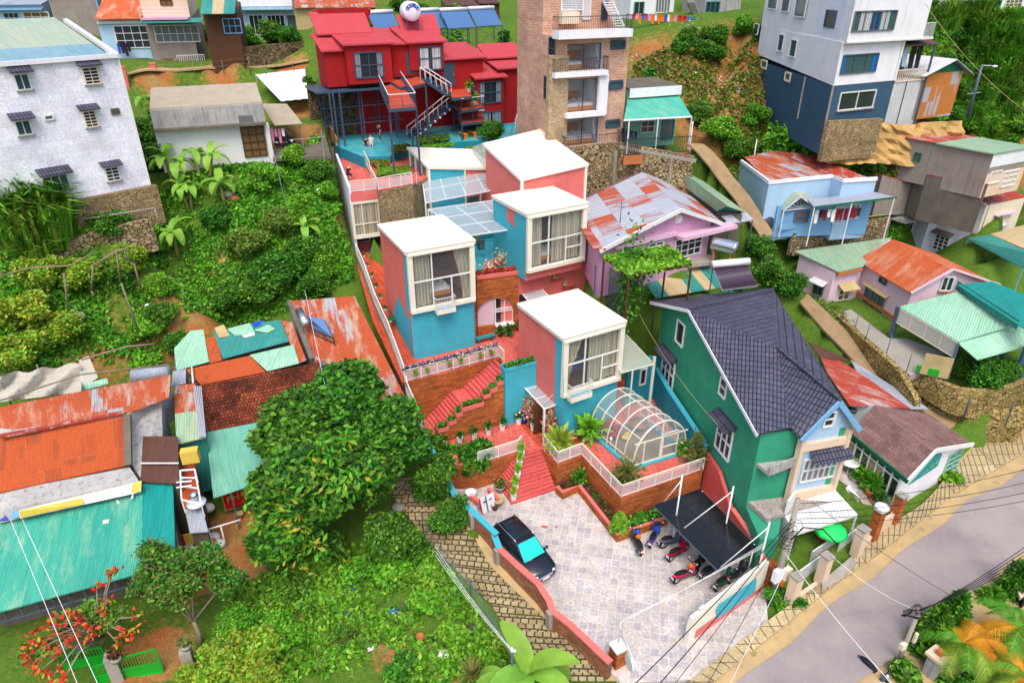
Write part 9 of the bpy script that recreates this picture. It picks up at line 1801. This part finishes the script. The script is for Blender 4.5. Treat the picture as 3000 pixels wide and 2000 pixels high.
def person(label,loc,az,joints,shirt,pants,hair_long=False,skirt=False):
 t=T('person',label,'person',loc);J=joints;E=[];V=[];R=[]
 def v(n,r):V.append(J[n]);R.append(r);return len(V)-1
 names={}
 for n,r in(('pelvis',.14),('waist',.12),('chest',.15),('neck',.055),('head',.095),('top',.085),('hipL',.095),('kneeL',.065),('ankL',.045),('toeL',.04),('hipR',.095),('kneeR',.065),('ankR',.045),('toeR',.04),('shL',.07),('elL',.045),('wrL',.032),('haL',.03),('shR',.07),('elR',.045),('wrR',.032),('haR',.03)):names[n]=v(n,r)
 for a,b in(('pelvis','waist'),('waist','chest'),('chest','neck'),('neck','head'),('head','top'),('pelvis','hipL'),('hipL','kneeL'),('kneeL','ankL'),('ankL','toeL'),('pelvis','hipR'),('hipR','kneeR'),('kneeR','ankR'),('ankR','toeR'),('chest','shL'),('shL','elL'),('elL','wrL'),('wrL','haL'),('chest','shR'),('shR','elR'),('elR','wrR'),('wrR','haR')):E.append((names[a],names[b]))
 me=bpy.data.meshes.new('body');me.from_pydata(V,E,[]);o=bpy.data.objects.new('body',me);COL.objects.link(o)
 sm=o.modifiers.new('s','SKIN');sl=me.skin_vertices[0].data if me.skin_vertices else None
 if sl is None:
  bpy.context.view_layer.objects.active=o;o.select_set(True);sl=me.skin_vertices[0].data
 for i,r in en(R):sl[i].radius=(r,r*.8 if i in(0,1,2) else r)
 sl[0].use_root=True
 sb=o.modifiers.new('b','SUBSURF');sb.levels=1;sb.render_levels=1
 dg=bpy.context.evaluated_depsgraph_get();m2=bpy.data.meshes.new_from_object(o.evaluated_get(dg));bpy.data.objects.remove(o);m2.name='body'
 for k in('skin',shirt,pants,'hair_black'):m2.materials.append(M[k])
 hz=J['pelvis'][2];ch=np.array(J['chest']);pel=np.array(J['pelvis'])
 kn=[np.array(J[k]) for k in('kneeL','kneeR','ankL','ankR')];el=[np.array(J[k]) for k in('elL','elR')]
 for p in m2.polygons:
  c=np.array(p.center);d={k:np.linalg.norm(c-np.array(J[k])) for k in J};n=min(d,key=d.get)
  p.material_index={'chest':1,'waist':1,'shL':1,'shR':1,'pelvis':2,'hipL':2,'hipR':2,'kneeL':2,'kneeR':2}.get(n,0);p.use_smooth=True
 b=bpy.data.objects.new('body',m2);COL.objects.link(b);b.parent=t
 h=Vector(J['head']);tp=Vector(J['top']);q=MB();q.ball(h.lerp(tp,.75)-v3((.025,0,-.01)),.105,.098,.1,10,8)
 if hair_long:q.tu([tp-v3((.08,0,.05)),h-v3((.1,0,.1)),h-v3((.1,0,.35))],.075,7,0,.05)
 q.B('hair','hair_black',t,False)
 q=MB();f=h+v3((.09,0,.02));q.ball(f+v3((.012,0,-.01)),.018,.014,.022,6,4)
 for s in(-1,1):q.ball(h+v3((0,s*.095,.0)),.02,.012,.03,6,4)
 q.B('nose_and_ears','skin',t,False);q=MB()
 for s in(-1,1):q.ball(f+v3((-.004,s*.035,.025)),.012,.014,.01,6,4)
 q.ball(f+v3((-.008,0,-.045)),.01,.025,.008,6,4);q.B('eyes_and_mouth','fabric_maroon',t,False)
 q=MB()
 for s in('L','R'):
  w,ha=Vector(J['wr'+s]),Vector(J['ha'+s]);d=(ha-w).normalized();sd=d.cross(v3((1,0,0)));sd=sd.normalized() if sd.length>.1 else v3((0,1,0))
  for k in rg(4):b0=ha+sd*.016*(k-1.5);q.tu([b0,b0+d*.04,b0+d*.07*(1,1.1,1.05,.85)[k]+v3((.012,0,0))],.009,5,0,.006)
  q.tu([w.lerp(ha,.4),ha-sd*.04+d*.01,ha-sd*.045+d*.035],.01,5,0,.007)
 q.B('fingers','skin',t,False)
 if skirt:q=MB();q.la(Vector(J['pelvis'])-U*.32,[(.30,0),(.2,.2),(.13,.4)],12);q.B('skirt',shirt,t,False)
 t.rotation_euler=(0,0,radians(az));return t
def pose(**k):
 J=dict(pelvis=(0,0,.92),waist=(0,0,1.08),chest=(.01,0,1.3),neck=(.01,0,1.46),head=(.03,0,1.55),top=(.02,0,1.64),hipL=(0,.09,.86),kneeL=(.02,.1,.48),ankL=(0,.1,.08),toeL=(.15,.11,.03),hipR=(0,-.09,.86),kneeR=(.02,-.1,.48),ankR=(0,-.1,.08),toeR=(.15,-.11,.03),shL=(0,.18,1.38),elL=(0,.24,1.1),wrL=(.08,.23,.88),haL=(.11,.23,.80),shR=(0,-.18,1.38),elR=(0,-.24,1.1),wrR=(.08,-.23,.88),haR=(.11,-.23,.80));J.update(k);return J
def sitpose(h=.42,**k):
 d=h-.92+.06;J=pose()
 for n in('pelvis','waist','chest','neck','head','top','shL','shR','elL','elR'):x,y,z=J[n];J[n]=(x,y,z+d)
 J.update(hipL=(.05,.1,h+.02),kneeL=(.42,.12,h+.06),ankL=(.45,.12,.08),toeL=(.58,.12,.03),hipR=(.05,-.1,h+.02),kneeR=(.42,-.12,h+.06),ankR=(.45,-.12,.08),toeR=(.58,-.12,.03),wrL=(.3,.16,h+.18),haL=(.37,.14,h+.16),wrR=(.3,-.16,h+.18),haR=(.37,-.14,h+.16));J.update(k);return J
person('person in black clothes standing on the turquoise court with one hand raised',Pb(742,980,ZC),200,pose(elR=(.18,-.22,1.3),wrR=(.2,-.1,1.5),haR=(.18,-.06,1.57)),'black','fabric_dark',True)
person('person in black sitting bent over on the court step',Pb(640,1018,ZC-.1),-70,sitpose(.3,chest=(.22,0,.66),neck=(.3,0,.8),head=(.36,0,.86),top=(.42,0,.92),shL=(.22,.17,.74),shR=(.22,-.17,.74),elL=(.35,.2,.5),elR=(.35,-.2,.5)),'black','fabric_dark')
person('person in pale top sitting beside the one in black on the court step',Pb(678,1012,ZC-.1),-80,sitpose(.32),'fabric_white','peach',True)
person('person in black crouching with a camera on the annex roof terrace',Pe(318,462,14.3),60,pose(pelvis=(-.05,0,.5),waist=(0,0,.66),chest=(.12,0,.86),neck=(.18,0,1.0),head=(.24,0,1.08),top=(.25,0,1.17),hipL=(-.03,.1,.48),kneeL=(.32,.14,.5),ankL=(.1,.13,.08),toeL=(.25,.13,.03),hipR=(-.03,-.1,.48),kneeR=(.3,-.14,.42),ankR=(.0,-.13,.1),toeR=(.14,-.13,.03),shL=(.1,.18,.94),elL=(.3,.24,.86),wrL=(.38,.1,1.0),haL=(.4,.05,1.06),shR=(.1,-.18,.94),elR=(.3,-.24,.86),wrR=(.38,-.1,1.0),haR=(.4,-.05,1.06)),'black','fabric_dark',True)
person('woman in pale flowered dress seated on the patio with hand at her dark hair',Pe(1600,1120,ZU+.0),215,sitpose(.5,elR=(.1,-.3,1.05),wrR=(.12,-.2,1.25),haR=(.1,-.14,1.3)),'petal_white','skin',True,True)
q.la(Pe(1600,1120,ZU),[(.26,0),(.24,.44),(.26,.5)],10);tag(q.B('stool','wood'),'small round stool under the seated woman on the patio','stool')
person('person in dark shirt sitting by potted plants at the annex corner',Pe(590,960,8.9),-30,sitpose(.4),'fabric_blue','fabric_dark')
person('person in white shirt sitting beside blue tubs at the annex corner',Pe(630,975,8.7),-60,sitpose(.4,elL=(.2,.25,.75)),'fabric_white','royal_blue')
def taper(mb,a,b,r0,r1,n=10):mb.tu([a,b],r0,n,0,r1)
t=T('utility_pole','concrete utility pole with meter boxes and tangled wires by the street','',Pn(425,930,-.2));up0=Pn(425,925,-.2);uz=ZAT('n',160,up0);taper(q,up0-U*.3,H(up0,uz),.2,.13);q.B('shaft','pole_concrete',t)
b0=H(up0,ZAT('n',720,up0));q.box(b0+v3((-.15,-.2,0)),.55,.3,.8,30);q.B('meter_box','off_white',t);q.box(b0+v3((.35,-.12,.05)),.45,.3,.7,30);q.B('meter_box','ivory',t)
for i in rg(3):
 for j in rg(2):q.box(b0+v3((-.30+.16*i,-.40+.09*i,.15-.25*j)),.09,.06,.12,30)
q.B('meter_window','pane_grey',t);q.box(b0+v3((.2,-.25,-.55)),.18,.15,.35,30);q.B('breaker','orange',t)
r_=random.Random(6);ct=H(up0,uz-1.6)
for k in rg(7):
 c=ct+v3((r_.uniform(-.2,.2),-.2,-.5*k*.5));R_=r_.uniform(.2,.4);q.tu([c+v3((R_*cos(a*.52),.1*sin(a),R_*sin(a*.52))) for a in rg(13)],.015,4)
q.tu([ct+v3((.1,-.1,-1.1)),ct+v3((.4,-.4,.1)),ct+v3((1.2,-.8,.35)),ct+v3((1.9,-1.2,-.3))],.035,5);q.B('wire_tangle','black',t)
p2=Pv(290,1420,-.3);z2=ZAT('v',700,p2);t=T('utility_pole','leaning steel street pole with cable bundle across the road','',p2);taper(q,p2-U*.2,H(p2,z2),.14,.09);q.B('shaft','pole_concrete',t);q.box(H(p2,ZAT('v',1090,p2))+v3((-.2,-.15,0)),.3,.2,.35,20);q.box(H(p2,ZAT('v',1020,p2))+v3((.35,0,0)),.15,.12,.6,20);q.B('junction_box','ivory',t);tp2=H(p2,z2)
for k in rg(9):
 R_=r_.uniform(.2,.5);c=tp2+v3((-.3*r_.random(),-.1,r_.uniform(-.2,.3)));q.tu([c+v3((R_*cos(a*.55)-.2,.15*sin(a),.5*R_*sin(a*.55))) for a in rg(12)],.014,4)
q.B('wire_tangle','black',t)
lp=Pw(1500,2040,-.4);t=T('utility_pole','slim blue grey pole at the lane with white insulator head','',lp);lz=ZAT('l',1310,lp);taper(q,lp,H(lp,lz),.07,.06);q.B('shaft','steel_grey',t);q.la(H(lp,lz-.02),[(.07,-.15),(.1,0),(.05,.15)],8);q.ball(H(lp,lz)+v3((.12,0,-.1)),.08);q.B('insulator','white',t)
sp0=Pd(1875,990,18.9);t=T('utility_pole','leaning grey lamp pole on the green hillside','',sp0);e=PV('d',1990,565,sp0,sp0+v3((1,0,0)));taper(q,sp0-U*.3,e,.14,.1);q.B('shaft','steel_grey',t);a=sp0.lerp(e,.45);q.bar(a-E1*1.0,a+E1*.9,.07);q.B('crossarm','steel',t);q.tu([e,e+v3((.7,-.2,.0))],.03,5);q.ball(e+v3((1.0,-.2,-.05)),.25,.15,.1);q.B('lamp','lamp_white',t)
for(x,y0,y1,zb_,l) in((2016,0,505,13.4,'tall thin white pole beside the rubble wall'),(2203,410,520,12.5,'thin white post in front of the broad bright tree')):
 b=Pw(x-4,y1,zb_);tag(MB().tu([b,H(b,ZAT('w',y0 if y0>0 else 355,b))],.05,6).B('white_pole','off_white'),l,'pole')
tp=Pi(2160,1040,2.0);tag(MB().tu([tp,H(tp,ZAT('i',735,tp))],.045,6).B('white_pole','white'),'tall white pole at the right end of the zigzag railing','pole')
def wire(label,a,b,sag=.3,r=.013,mat='black',group=None,n=14):
 a,b=Vector(a),Vector(b);pts=[a.lerp(b,k/n)-U*sag*4*(k/n)*(1-k/n) for k in rg(n+1)];return tag(MB().tu(pts,r,5).B('power_line',mat),label,'wire',group)
ut=H(up0,uz)
far=lambda x,y,z:Pw(x,y,z)
gp='overhead wires along the street'
for k,(dz,e) in en(((-.3,(3060,1360,6.8)),(-.9,(3060,1400,6.2)),(-1.3,(3060,1430,5.8)),(-1.6,(3060,1455,5.4)))):wire('dark overhead wire from the concrete pole along the right street',ut+U*dz,far(*e),.5,.016,'black',gp)
for k,(dz,e) in en(((-1.2,(1800,2060,5.2)),(-1.5,(1880,2060,4.6)),(-1.8,(1930,2060,4.2)),(-2.2,(2040,2060,3.4)))):wire('dark overhead wire from the concrete pole down the left street',ut+U*dz,far(*e),.35,.022 if k<2 else .014,'black','overhead wires down the street to the left')
for k in rg(5):wire('cable of the black bundle from the steel street pole',tp2+U*(-.1+.06*k),far(3060,1560+14*k,4.2),.35,.018,'black','cable bundle of the steel street pole')
wire('pale wire crossing above the street to the bottom edge',Pw(2300,1620,6.5),Pw(2620,2010,3.6),.15,.014,'off_white');wire('pale sagging wire across the street to the steel pole',Pw(2440,1630,4.0),tp2,.3,.012,'off_white');wire('thin dark wire across the street to the palms',Pw(2380,1470,6.0),Pw(2830,1770,3.5),.2,.012,'black');wire('pale wire dropping over the parking entrance',Pw(2310,1650,5.5),Pw(2130,2020,3.0),.1,.012,'off_white')
for k in rg(3):wire('pale service wire from the shelter post across the parking court',Pm(2200,520-14*k,5.0),Pm(1090,1090+10*k,2.2),.12,.010,'off_white','pale service wires over the parking court')
la=H(lp,lz)
for k in rg(3):wire('white service wire along the cobbled lane to the lane pole',Pw(1275,1600+12*k,3.6),la+U*(-.06*k),.25,.011,'off_white','white service wires along the lane')
for k in rg(2):wire('white wire over the left teal roof to the bottom edge',Pw(30+35*k,1520,6.2),Pw(230+60*k,2010,4.2),.3,.014,'off_white','white wires over the teal roof')
wire('thin wire along the green house wall',Pi(1690,30,9.0),Pi(2240,810,7.0),.5,.012,'straw');wire('long thin wire over the vine slope',Pw(800,440,19),Pw(835,590,15),.1,.012,'off_white');wire('double white wire over the striped rust roof',Pw(893,850,10.5),Pw(960,1165,8.0),.25,.014,'off_white');wire('wire over the upper right hillside',Pw(2710,10,28.0),Pw(3010,330,22.0),.5,.014,'straw')
t=T('plot_fence','thin wire fence with posts around the rough garden plot','fence',G('w',1300,1640));n_=MB();fp=[G('w',*p) for p in((1240,1560),(1290,1650),(1378,1745),(1440,1850),(1510,1960))]
for p in fp:q.tu([p-U*.1,p+U*1.4],.03,5)
for i in rg(4):n_.add([fp[i]+U*.1,fp[i+1]+U*.1,fp[i+1]+U*1.35,fp[i]+U*1.35],[(0,1,2,3)]);q.tu([fp[i]+U*1.35,fp[i+1]+U*1.35],.012,4)
q.B('posts','steel_grey',t);n_.B('mesh','wire_mesh',t)
for k,(x,y,r,h,m,l) in en(((1232,1872,.22,.28,'terracotta','tipped terracotta pot on the rough plot'),(1305,1855,.3,.3,'coral','pink rimmed pot with red inside on the rough plot'),(1045,1855,.26,.25,'charcoal','round black pot on the rough plot'),(1383,1852,.3,.25,'charcoal','black tub near the plot fence'),(1055,1812,.28,.3,'fabric_dark','dark blue bag pot on the rough plot'),(1270,1875,.22,.22,'charcoal','small black pot beside the terracotta pot'),(1190,1772,.2,.2,'concrete_dark','grey pot in the weeds of the plot'))):
 p=G('w',x,y);t=T('flower_pot',l,'pot',p);q=MB();q.la(p,[(r*.75,0),(r,h),(r*.88,h),(r*.8,h*.4)],12);q.B('pot',m,t)
for k,(x,y,s,m,l) in en(((1298,1922,.42,'fabric_white','crumpled white sack at the bottom of the plot'),(1082,1900,.3,'fabric_white','white bottle shaped sack on the twig heap'),(980,1868,.22,'fabric_white','small white scrap in the plot weeds'),(1030,1730,.3,'fabric_blue','blue cloth in the weeds under the tree'),(1012,1800,.34,'royal_blue','dark blue plastic bag left in the plot'),(1150,1795,.36,'fabric_blue','pale blue plastic sheet in the plot'),(1335,1780,.34,'black','black bag near the plot fence'),(1315,1842,.22,'royal_blue','blue bag beside the pink rimmed pot'),(1350,1855,.22,'straw','beige sack piece by the plot fence'),(1218,1780,.24,'straw','beige cardboard scrap in the weeds'),(1170,1490,.5,'concrete','large pale rock at the top of the lane'),(1045,1650,.4,'orange','orange brick heap under the tree'),(1145,1655,.35,'terracotta','brick pieces at the plot corner'))):
 p=G('w',x,y);q=MB();rr_=random.Random(k);q.ball(p+U*s*.3,s,s*.75,s*.45,8,5);q.v=[(a+rr_.uniform(-.15,.15)*s,b+rr_.uniform(-.15,.15)*s,c+rr_.uniform(-.08,.08)*s) for a,b,c in q.v];tag(q.B('rubbish',m),l,'rubbish')
for k,(x,y,s,m,l) in en(((938,565,.45,'white','white bucket lying on the garden slope'),(938,755,.6,'fabric_white','torn white sheet in the shrubs near the wall'),(232,940,.7,'concrete','pale sheet of tin among the vines'),(432,900,.3,'fabric_white','white bottle in the vine garden'),(670,580,.6,'concrete','grey boulder below the bungalow yard'),(690,590,.5,'terracotta','brown clay block below the bungalow yard'))):
 p=G('w',x,y);q=MB();rr_=random.Random(k+40);q.ball(p+U*s*.5,s*.8,s*.6,s*.5,8,5);q.v=[(a+rr_.uniform(-.12,.12)*s,b+rr_.uniform(-.12,.12)*s,c) for a,b,c in q.v];tag(q.B('rubbish',m),l,'rubbish')
r_=np.random.default_rng(17);pts=[]
for cx,cy,n,sx in((2180,220,120,30),(2030,85,60,25),(1960,215,50,20),(2120,260,120,45),(1880,170,40,15),(2080,240,80,40),(2240,240,90,35)):
 for i in rg(n):
  g=G('w',cx+r_.normal(0,sx),cy+r_.normal(0,sx*.5));pts.append((g.x,g.y,g.z+.1))
tag(LM('litter',pts,.17,['fabric_white','straw','fabric_white','straw','concrete','fabric_blue'],None,3,up=1.5),'scattered litter and rubble on the bare slope','litter',kind='stuff')
def white_pot(p,label,group,leafm='leaf_dark',sd=0,hp=.55,cyp=False):
 t=T('potted_plant',label,'potted plant',p,group);q=MB();a=.13;b_=.2
 q.add([Vector(p)+v3((sx*a,sy*a,0)) for sx,sy in((-1,-1),(1,-1),(1,1),(-1,1))]+[Vector(p)+v3((sx*b_,sy*b_,hp)) for sx,sy in((-1,-1),(1,-1),(1,1),(-1,1))],[(0,1,5,4),(1,2,6,5),(2,3,7,6),(3,0,4,7),(4,5,6,7)]);q.B('pot','white',t);c=np.array(p)+np.array([0,0,hp+.18]);r=np.random.default_rng(sd)
 pts=c+r.normal(0,1,(110,3))*(np.array([.09,.09,.2]) if cyp else np.array([.14,.14,.14]))+np.array([0,0,.12 if cyp else 0]);LM('foliage',pts,.13,leafm,t,sd);return t
for k,(x,y) in en(((358,965),(466,932),(565,905),(662,872),(757,843),(868,803),(275,965))):white_pot(Pi(x,y,ZT),('white tapered pot by the left end of the brick parapet','white tapered pot, second along the foot of the brick parapet','white tapered pot, third along the foot of the brick parapet','white tapered pot, fourth along the foot of the brick parapet','white tapered pot nearest the turquoise entrance block','white tapered pot at the foot of the turquoise entrance block','white tapered pot at the bottom corner of the long stairs')[k],'white pots along the brick parapet',sd=k)
for k in rg(5):
 p=S0+su*(.22+1.78*(k*2.6+.3)/12)+sv*(.2+2.24*(k*2.6+.3)/12)+U*(ZT*(int(k*2.6+.3)+1)/12.5);white_pot(p,('white pot with small cypress on the lowest front step','white pot with small cypress, second up the front steps','white pot with small cypress halfway up the front steps','white pot with small cypress, fourth up the front steps','white pot with small cypress on the uppermost front step')[k],'cypress pots on the front steps','leaf_bright',k+20,.45,True)
def flower_stand(label,p,h,sd,rx=.4):
 t=T('flower_stand',label,'flower stand',p);q=MB()
 for a in(0,2.1,4.2):q.tu([Vector(p)+v3((.3*cos(a),.3*sin(a),0)),Vector(p)+U*h*.8],.02,5)
 q.B('stand','off_white',t);r=np.random.default_rng(sd);c=np.array(p)+np.array([0,0,h*.68]);LM('flowers',c+r.normal(0,1,(420,3))*np.array([rx*.6,rx*.6,h*.22]),.14,['petal_mixed','petal_mixed','petal_red','leaf_mid','petal_white'],t,sd)
flower_stand('tall red and white flower stand left of the entrance door',Pi(945,800,ZT),2.0,1,.45);flower_stand('second red and white flower stand beside the entrance door',Pi(975,820,ZT),1.8,2,.45);flower_stand('pale flower stand right of the entrance door',Pi(1075,905,ZT),1.9,3,.35);flower_stand('yellow flower basket stand in front of the entrance door',Pi(1010,790,ZT),1.7,4,.3)
white_pot(Pi(967,845,ZT),'tall white pot in front of the flower stands','white pots by the entrance',sd=31,hp=.7);q.la(Pi(905,795,ZT),[(.2,0),(.24,.7),(.2,.72)],10);tag(q.B('blue_bin','royal_blue'),'blue bin behind the flower stands','bin');q.la(Pi(1000,815,ZT),[(.3,0),(.3,.12),(.1,.2)],12);tag(q.B('stand_base','charcoal'),'dark round base among the flower stands','base')
potted('palm in a white pot at the corner of the front cube',Pi(1347,915,ZT),.22,.42,'white','leaf_bright',240,1.1,.8,.3,None,11,True);potted('palm pot behind the zigzag railing corner',Pi(1150,990,ZT),.25,.3,'terracotta','leaf_vine',220,1.0,.8,.3,None,12,True);potted('bonsai bush in a pot at the front corner of the terrace',Pi(1605,1205,ZT),.35,.35,'terracotta','leaf_olive',420,.9,.9,.2,None,13);potted('climbing plant at the right end of the conservatory terrace',Pi(2075,1080,ZT),.3,.3,'terracotta','leaf_olive',300,1.6,.8,.2,None,14);potted('low leafy pot beside the conservatory door',Pi(1985,1010,ZT),.2,.3,'white','leaf_mid',160,.6,.5,.2,None,15)
for x,y,l in((1437,905,'white lamp post at the left side of the glass conservatory'),(1375,835,'white lamp at the rear left of the glass conservatory'),(1500,960,'white globe lamp beside the conservatory curb'),(1985,990,'small lantern by the conservatory door')):
 p=Pi(x,y,2.2);t=T('garden_lamp',l,'lamp',p);q=MB();q.tu([p,p+U*.6],.03,6);q.B('post','white',t);q=MB();q.ball(p+U*.68,.11);q.B('globe','lamp_white',t)
for k,(x,y,w,ky,l) in en(((1560,1490,80,'shrub_y','bright yellow green cypress bush at the planting bed corner'),)):
 p=Pi(x,y+40,.4);t=T('shrub',l,'shrub',p);r=np.random.default_rng(4);u=r.random((900,1));a=r.random((900,1))*6.283;rad=.55*(1-u)**.6;LM('foliage',np.array(p)+np.concatenate([rad*np.cos(a),rad*np.sin(a),1.25*u],1),.16,['leaf_bright','leaf_vine'],t,4,aspect=2.4)
t=T('shrub','small round shrub in the planting bed beside the front steps','',Pi(1295,1180,.4));LM('foliage',np.array(Pi(1295,1165,.8))+np.random.default_rng(5).normal(0,1,(320,3))*np.array([.25,.25,.2]),.17,['leaf_dark','leaf_mid'],t,5)
bp_=np.concatenate([al(Pi(1640,1480,.5),Pi(1870,1410,.5),500,(.25,.2,.1),1)]);tag(LM('bed_plants',bp_,.2,['leaf_dark','leaf_mid','leaf_mid'],None,6),'row of green plants in the planting bed by the canopy','plants')
bp_=np.concatenate([al(Pi(1330,1200,.45),Pi(1540,1460,.45),420,(.18,.15,.05),2),al(Pi(1160,1230,.45),Pi(1280,1200,.45),150,(.12,.12,.05),3)]);tag(LM('bed_plants',bp_,.15,['bark_leaf_brown','leaf_dark','bark_leaf_brown'],None,7),'small brownish red plants in the planting bed along the terrace wall','plants')
for x,y,r,h,m,l,pl in((740,1265,.42,.5,'concrete','large grey bowl planter with a bonsai by the front steps','leaf_olive'),(728,1355,.42,.45,'straw','round beige empty planter by the parked car',None),(705,1390,.26,.35,'wood_brown','small brown jar beside the beige planter',None),(540,1310,.38,.5,'lilac_white','pale fluted planter against the wavy wall',None)):
 p=Pi(x,y,.02);t=T('planter',l,'planter',p);q=MB();q.la(p,[(r*.6,0),(r*.75,h*.6),(r,h),(r*.88,h),(r*.7,h*.5)],14);q.B('bowl',m,t)
 if pl:LM('plant',al(p+U*(h+.05),p+U*(h+.35),130,(.2,.2,.1),1),.16,pl,t,2)
for x,y,l in((628,1355,'white folding notice board with red edge beside the planters'),(668,1335,'white folding notice board next to the beige planter')):
 p=Pi(x,y+40,.02);t=T('notice_board',l,'sign',p);dd=v3((cos(radians(40)),sin(radians(40)),0));nn=v3((dd.y,-dd.x,0));q=MB()
 for s in(1,-1):q.add([p-dd*.32+nn*.28*s,p+dd*.32+nn*.28*s,p+dd*.32+U*1.1,p-dd*.32+U*1.1],[(0,1,2,3)])
 q.B('board','fabric_white',t);q=MB();q.bar(p-dd*.32+nn*.29,p-dd*.32+U*1.1+nn*.02,.08,.02);q.B('edge','red' if x<640 else 'steel_grey',t);q=MB();m_=p+U*.75+nn*.115;q.box(m_,.2,.01,.16,40);q.B('print','royal_blue' if x<640 else 'concrete',t)
q.box(Pi(575,1330,.3),1.1,.25,.35,-50);q.box(Pi(695,1290,.3),1.2,.25,.35,-60);tag(q.B('curb_block','coral'),'coral curb edging of the bush bed by the front steps','curb')
t=T('flower_basket','large basket of white flowers on the turquoise patio','',Pe(1520,1125,ZU));p=Pe(1520,1110,ZU);q.la(p,[(.35,0),(.5,.4),(.45,.42)],12);q.B('basket','wood_orange',t);LM('flowers',np.array(p)+np.array([0,0,.8])+np.random.default_rng(4).normal(0,1,(420,3))*np.array([.32,.32,.25]),.15,['petal_white','petal_white','leaf_mid','petal_mixed'],t,3)
t=T('flower_basket','low spread of pink and cream flowers at the patio edge','',Pe(1410,1150,ZU));p=Pe(1410,1145,ZU);q.la(p,[(.4,0),(.55,.2),(.5,.22)],12);q.B('tray','wood',t);LM('flowers',al(p-E1*.6+U*.4,p+E1*.7+U*.5,420,(.15,.3,.12),3),.15,['petal_mixed','petal_white','petal_mixed'],t,3)
potted('dark potted plant behind the seated woman on the patio',Pe(1580,985,ZU),.25,.35,'white','leaf_dark',200,.9,.7,.22,None,41);potted('dark potted fern right of the seated woman on the patio',Pe(1650,1100,ZU),.25,.35,'wood_brown','leaf_dark',220,.6,.7,.22,None,42);potted('small pot on the corner of the left cube patio edge',Pe(1280,960,ZU),.2,.3,'white','leaf_bright',120,.6,.5,.2,None,43)
t=T('lantern','grey house shaped lantern hanging on the patio wall','',Pe(1330,960,ZU+1));c=Pe(1330,960,ZU+1.1);q.box(c,.5,.3,.75,28);q.B('body','steel_dark',t);q.la(c+U*.38,[(.38,0),(.02,.35)],4);q.B('roof','steel_grey',t);q.box(c-E2*.16,.3,.02,.5,28);q.B('pane','pane_grey',t)
potted('bushy plant in white pot at the annex corner',Pe(548,1010,8.7),.28,.6,'white','leaf_dark',200,.8,.7,.22,None,44);q.la(Pe(515,1020,8.8),[(.4,0),(.5,.25),(.42,.27)],12);tag(q.B('blue_tub','royal_blue'),'flat blue tub beside the white pot at the annex corner','tub');q.la(Pe(615,1020,8.6),[(.35,0),(.42,.3),(.36,.32)],12);tag(q.B('blue_tub','fabric_blue'),'blue tub near the people at the annex corner','tub')
t=T('green_stool_stack','stack of green steps beside the left cube tower','steps',Pe(670,1480,6.9))
for k in rg(4):q.box(Pe(668+4*k,1430+32*k,7.3-.12*k),.9,.4,.1,25);q.B('tread','forest_green',t)
t=T('bench','green bench and bikes on the plaza before the arch wall','',Pi(640,230,ZP));c=Pi(640,235,ZP);q.box(c+U*.42,1.6,.4,.08,28);q.B('seat','teal_wall',t)
for s in(-.6,.6):q.box(c+E1*s+U*.2,.08,.36,.4,28);q.B('leg','teal_wall',t)
for x,y,l in((742,200,'left brown pot under the arched window'),(800,195,'right brown pot under the arched window'),(875,160,'small flower pot beside the dark doorway')):potted(l,Pi(x,y,ZP),.2,.3,'wood_brown','leaf_dark',110,.45,.4,.18,None,int(x))
bed(Pe(1010,1360,9.36)+E2*1.0,28,'bed','white bed behind the open curtains of the left cube tower',None);bed(Pi(1290,480,5.75)+E2*1.2,28,'bed','blue grey bed inside the front cube tower',None,'fabric_blue','wood_brown');bed(Pe(1850,1080,10.9)+E2*1.0,28,'bed','pale bed glimpsed inside the right cube tower',None)
for k,(x,y,z,l) in en(((803,525,20.9,'white pot on the upper red deck beside the window cabin'),(840,515,20.9,'second plant pot on the upper red deck'),(1318,600,19.5,'white pot by the right grey door of the red house'),(1350,640,19.5,'white pot at the corner of the right red deck'),(1390,725,18.3,'white pot on the small red deck'),(1285,790,17,'leafy pot on the lowest red deck'))):potted(l,Pb(x,y,z),.2,.4,'white','leaf_mid',90,.6,.35,.2,'pots on the red house decks',k)
shrub('b',1512,935,100,'shrub_c',1.9,'round flowering shrub in front of the red house plinth',base=Pb(1512,965,ZC))
t=T('garden_swing','white arched swing frame beside the red house plinth','swing',Pb(1690,920,ZC));c=Pb(1688,925,ZC)
for s in(-.7,.7):q.tu([c+RD*s-RN*.4,c+RD*s*.2+U*2.0,c+RD*s+RN*.4],.05,6)
q.tu([c+RD*-.15+U*2.0,c+RD*.15+U*2.0],.06,6);q.B('frame','white',t)
for x,y,w,ky,l in((1240,40,80,'shrub_c','dark tree clump behind the round water tank'),(1330,40,110,'shrub_o','olive tree clump behind the solar collectors'),(1420,50,90,'shrub_a','green clump left of the cream stair block'),(1330,110,110,'shrub_b','bright bush under the solar collectors'),(1180,10,90,'shrub_c','dark foliage above the water tank'),(1480,110,60,'shrub_a','bush beside the cream stair block'),(660,120,120,'shrub_y','yellow green garden bush below the striped awning'),(620,100,90,'shrub_a','garden bush at the shaded porch'),(800,95,110,'shrub_c','purple flowered bush beside the pale blue house'),(730,110,90,'shrub_b','garden bush under the pale blue house windows'),(850,110,90,'shrub_a','bush at the boulder bank end'),(905,250,60,'shrub_c','bush at the red house fence corner'),(400,140,70,'shrub_c','potted bush on the porch of the rust roofed house'),(440,140,60,'shrub_a','bush beside the white folding doors'),(1080,60,70,'shrub_b','bush beside the ochre shed')):shrub('w',x,y,w,ky,label=l)
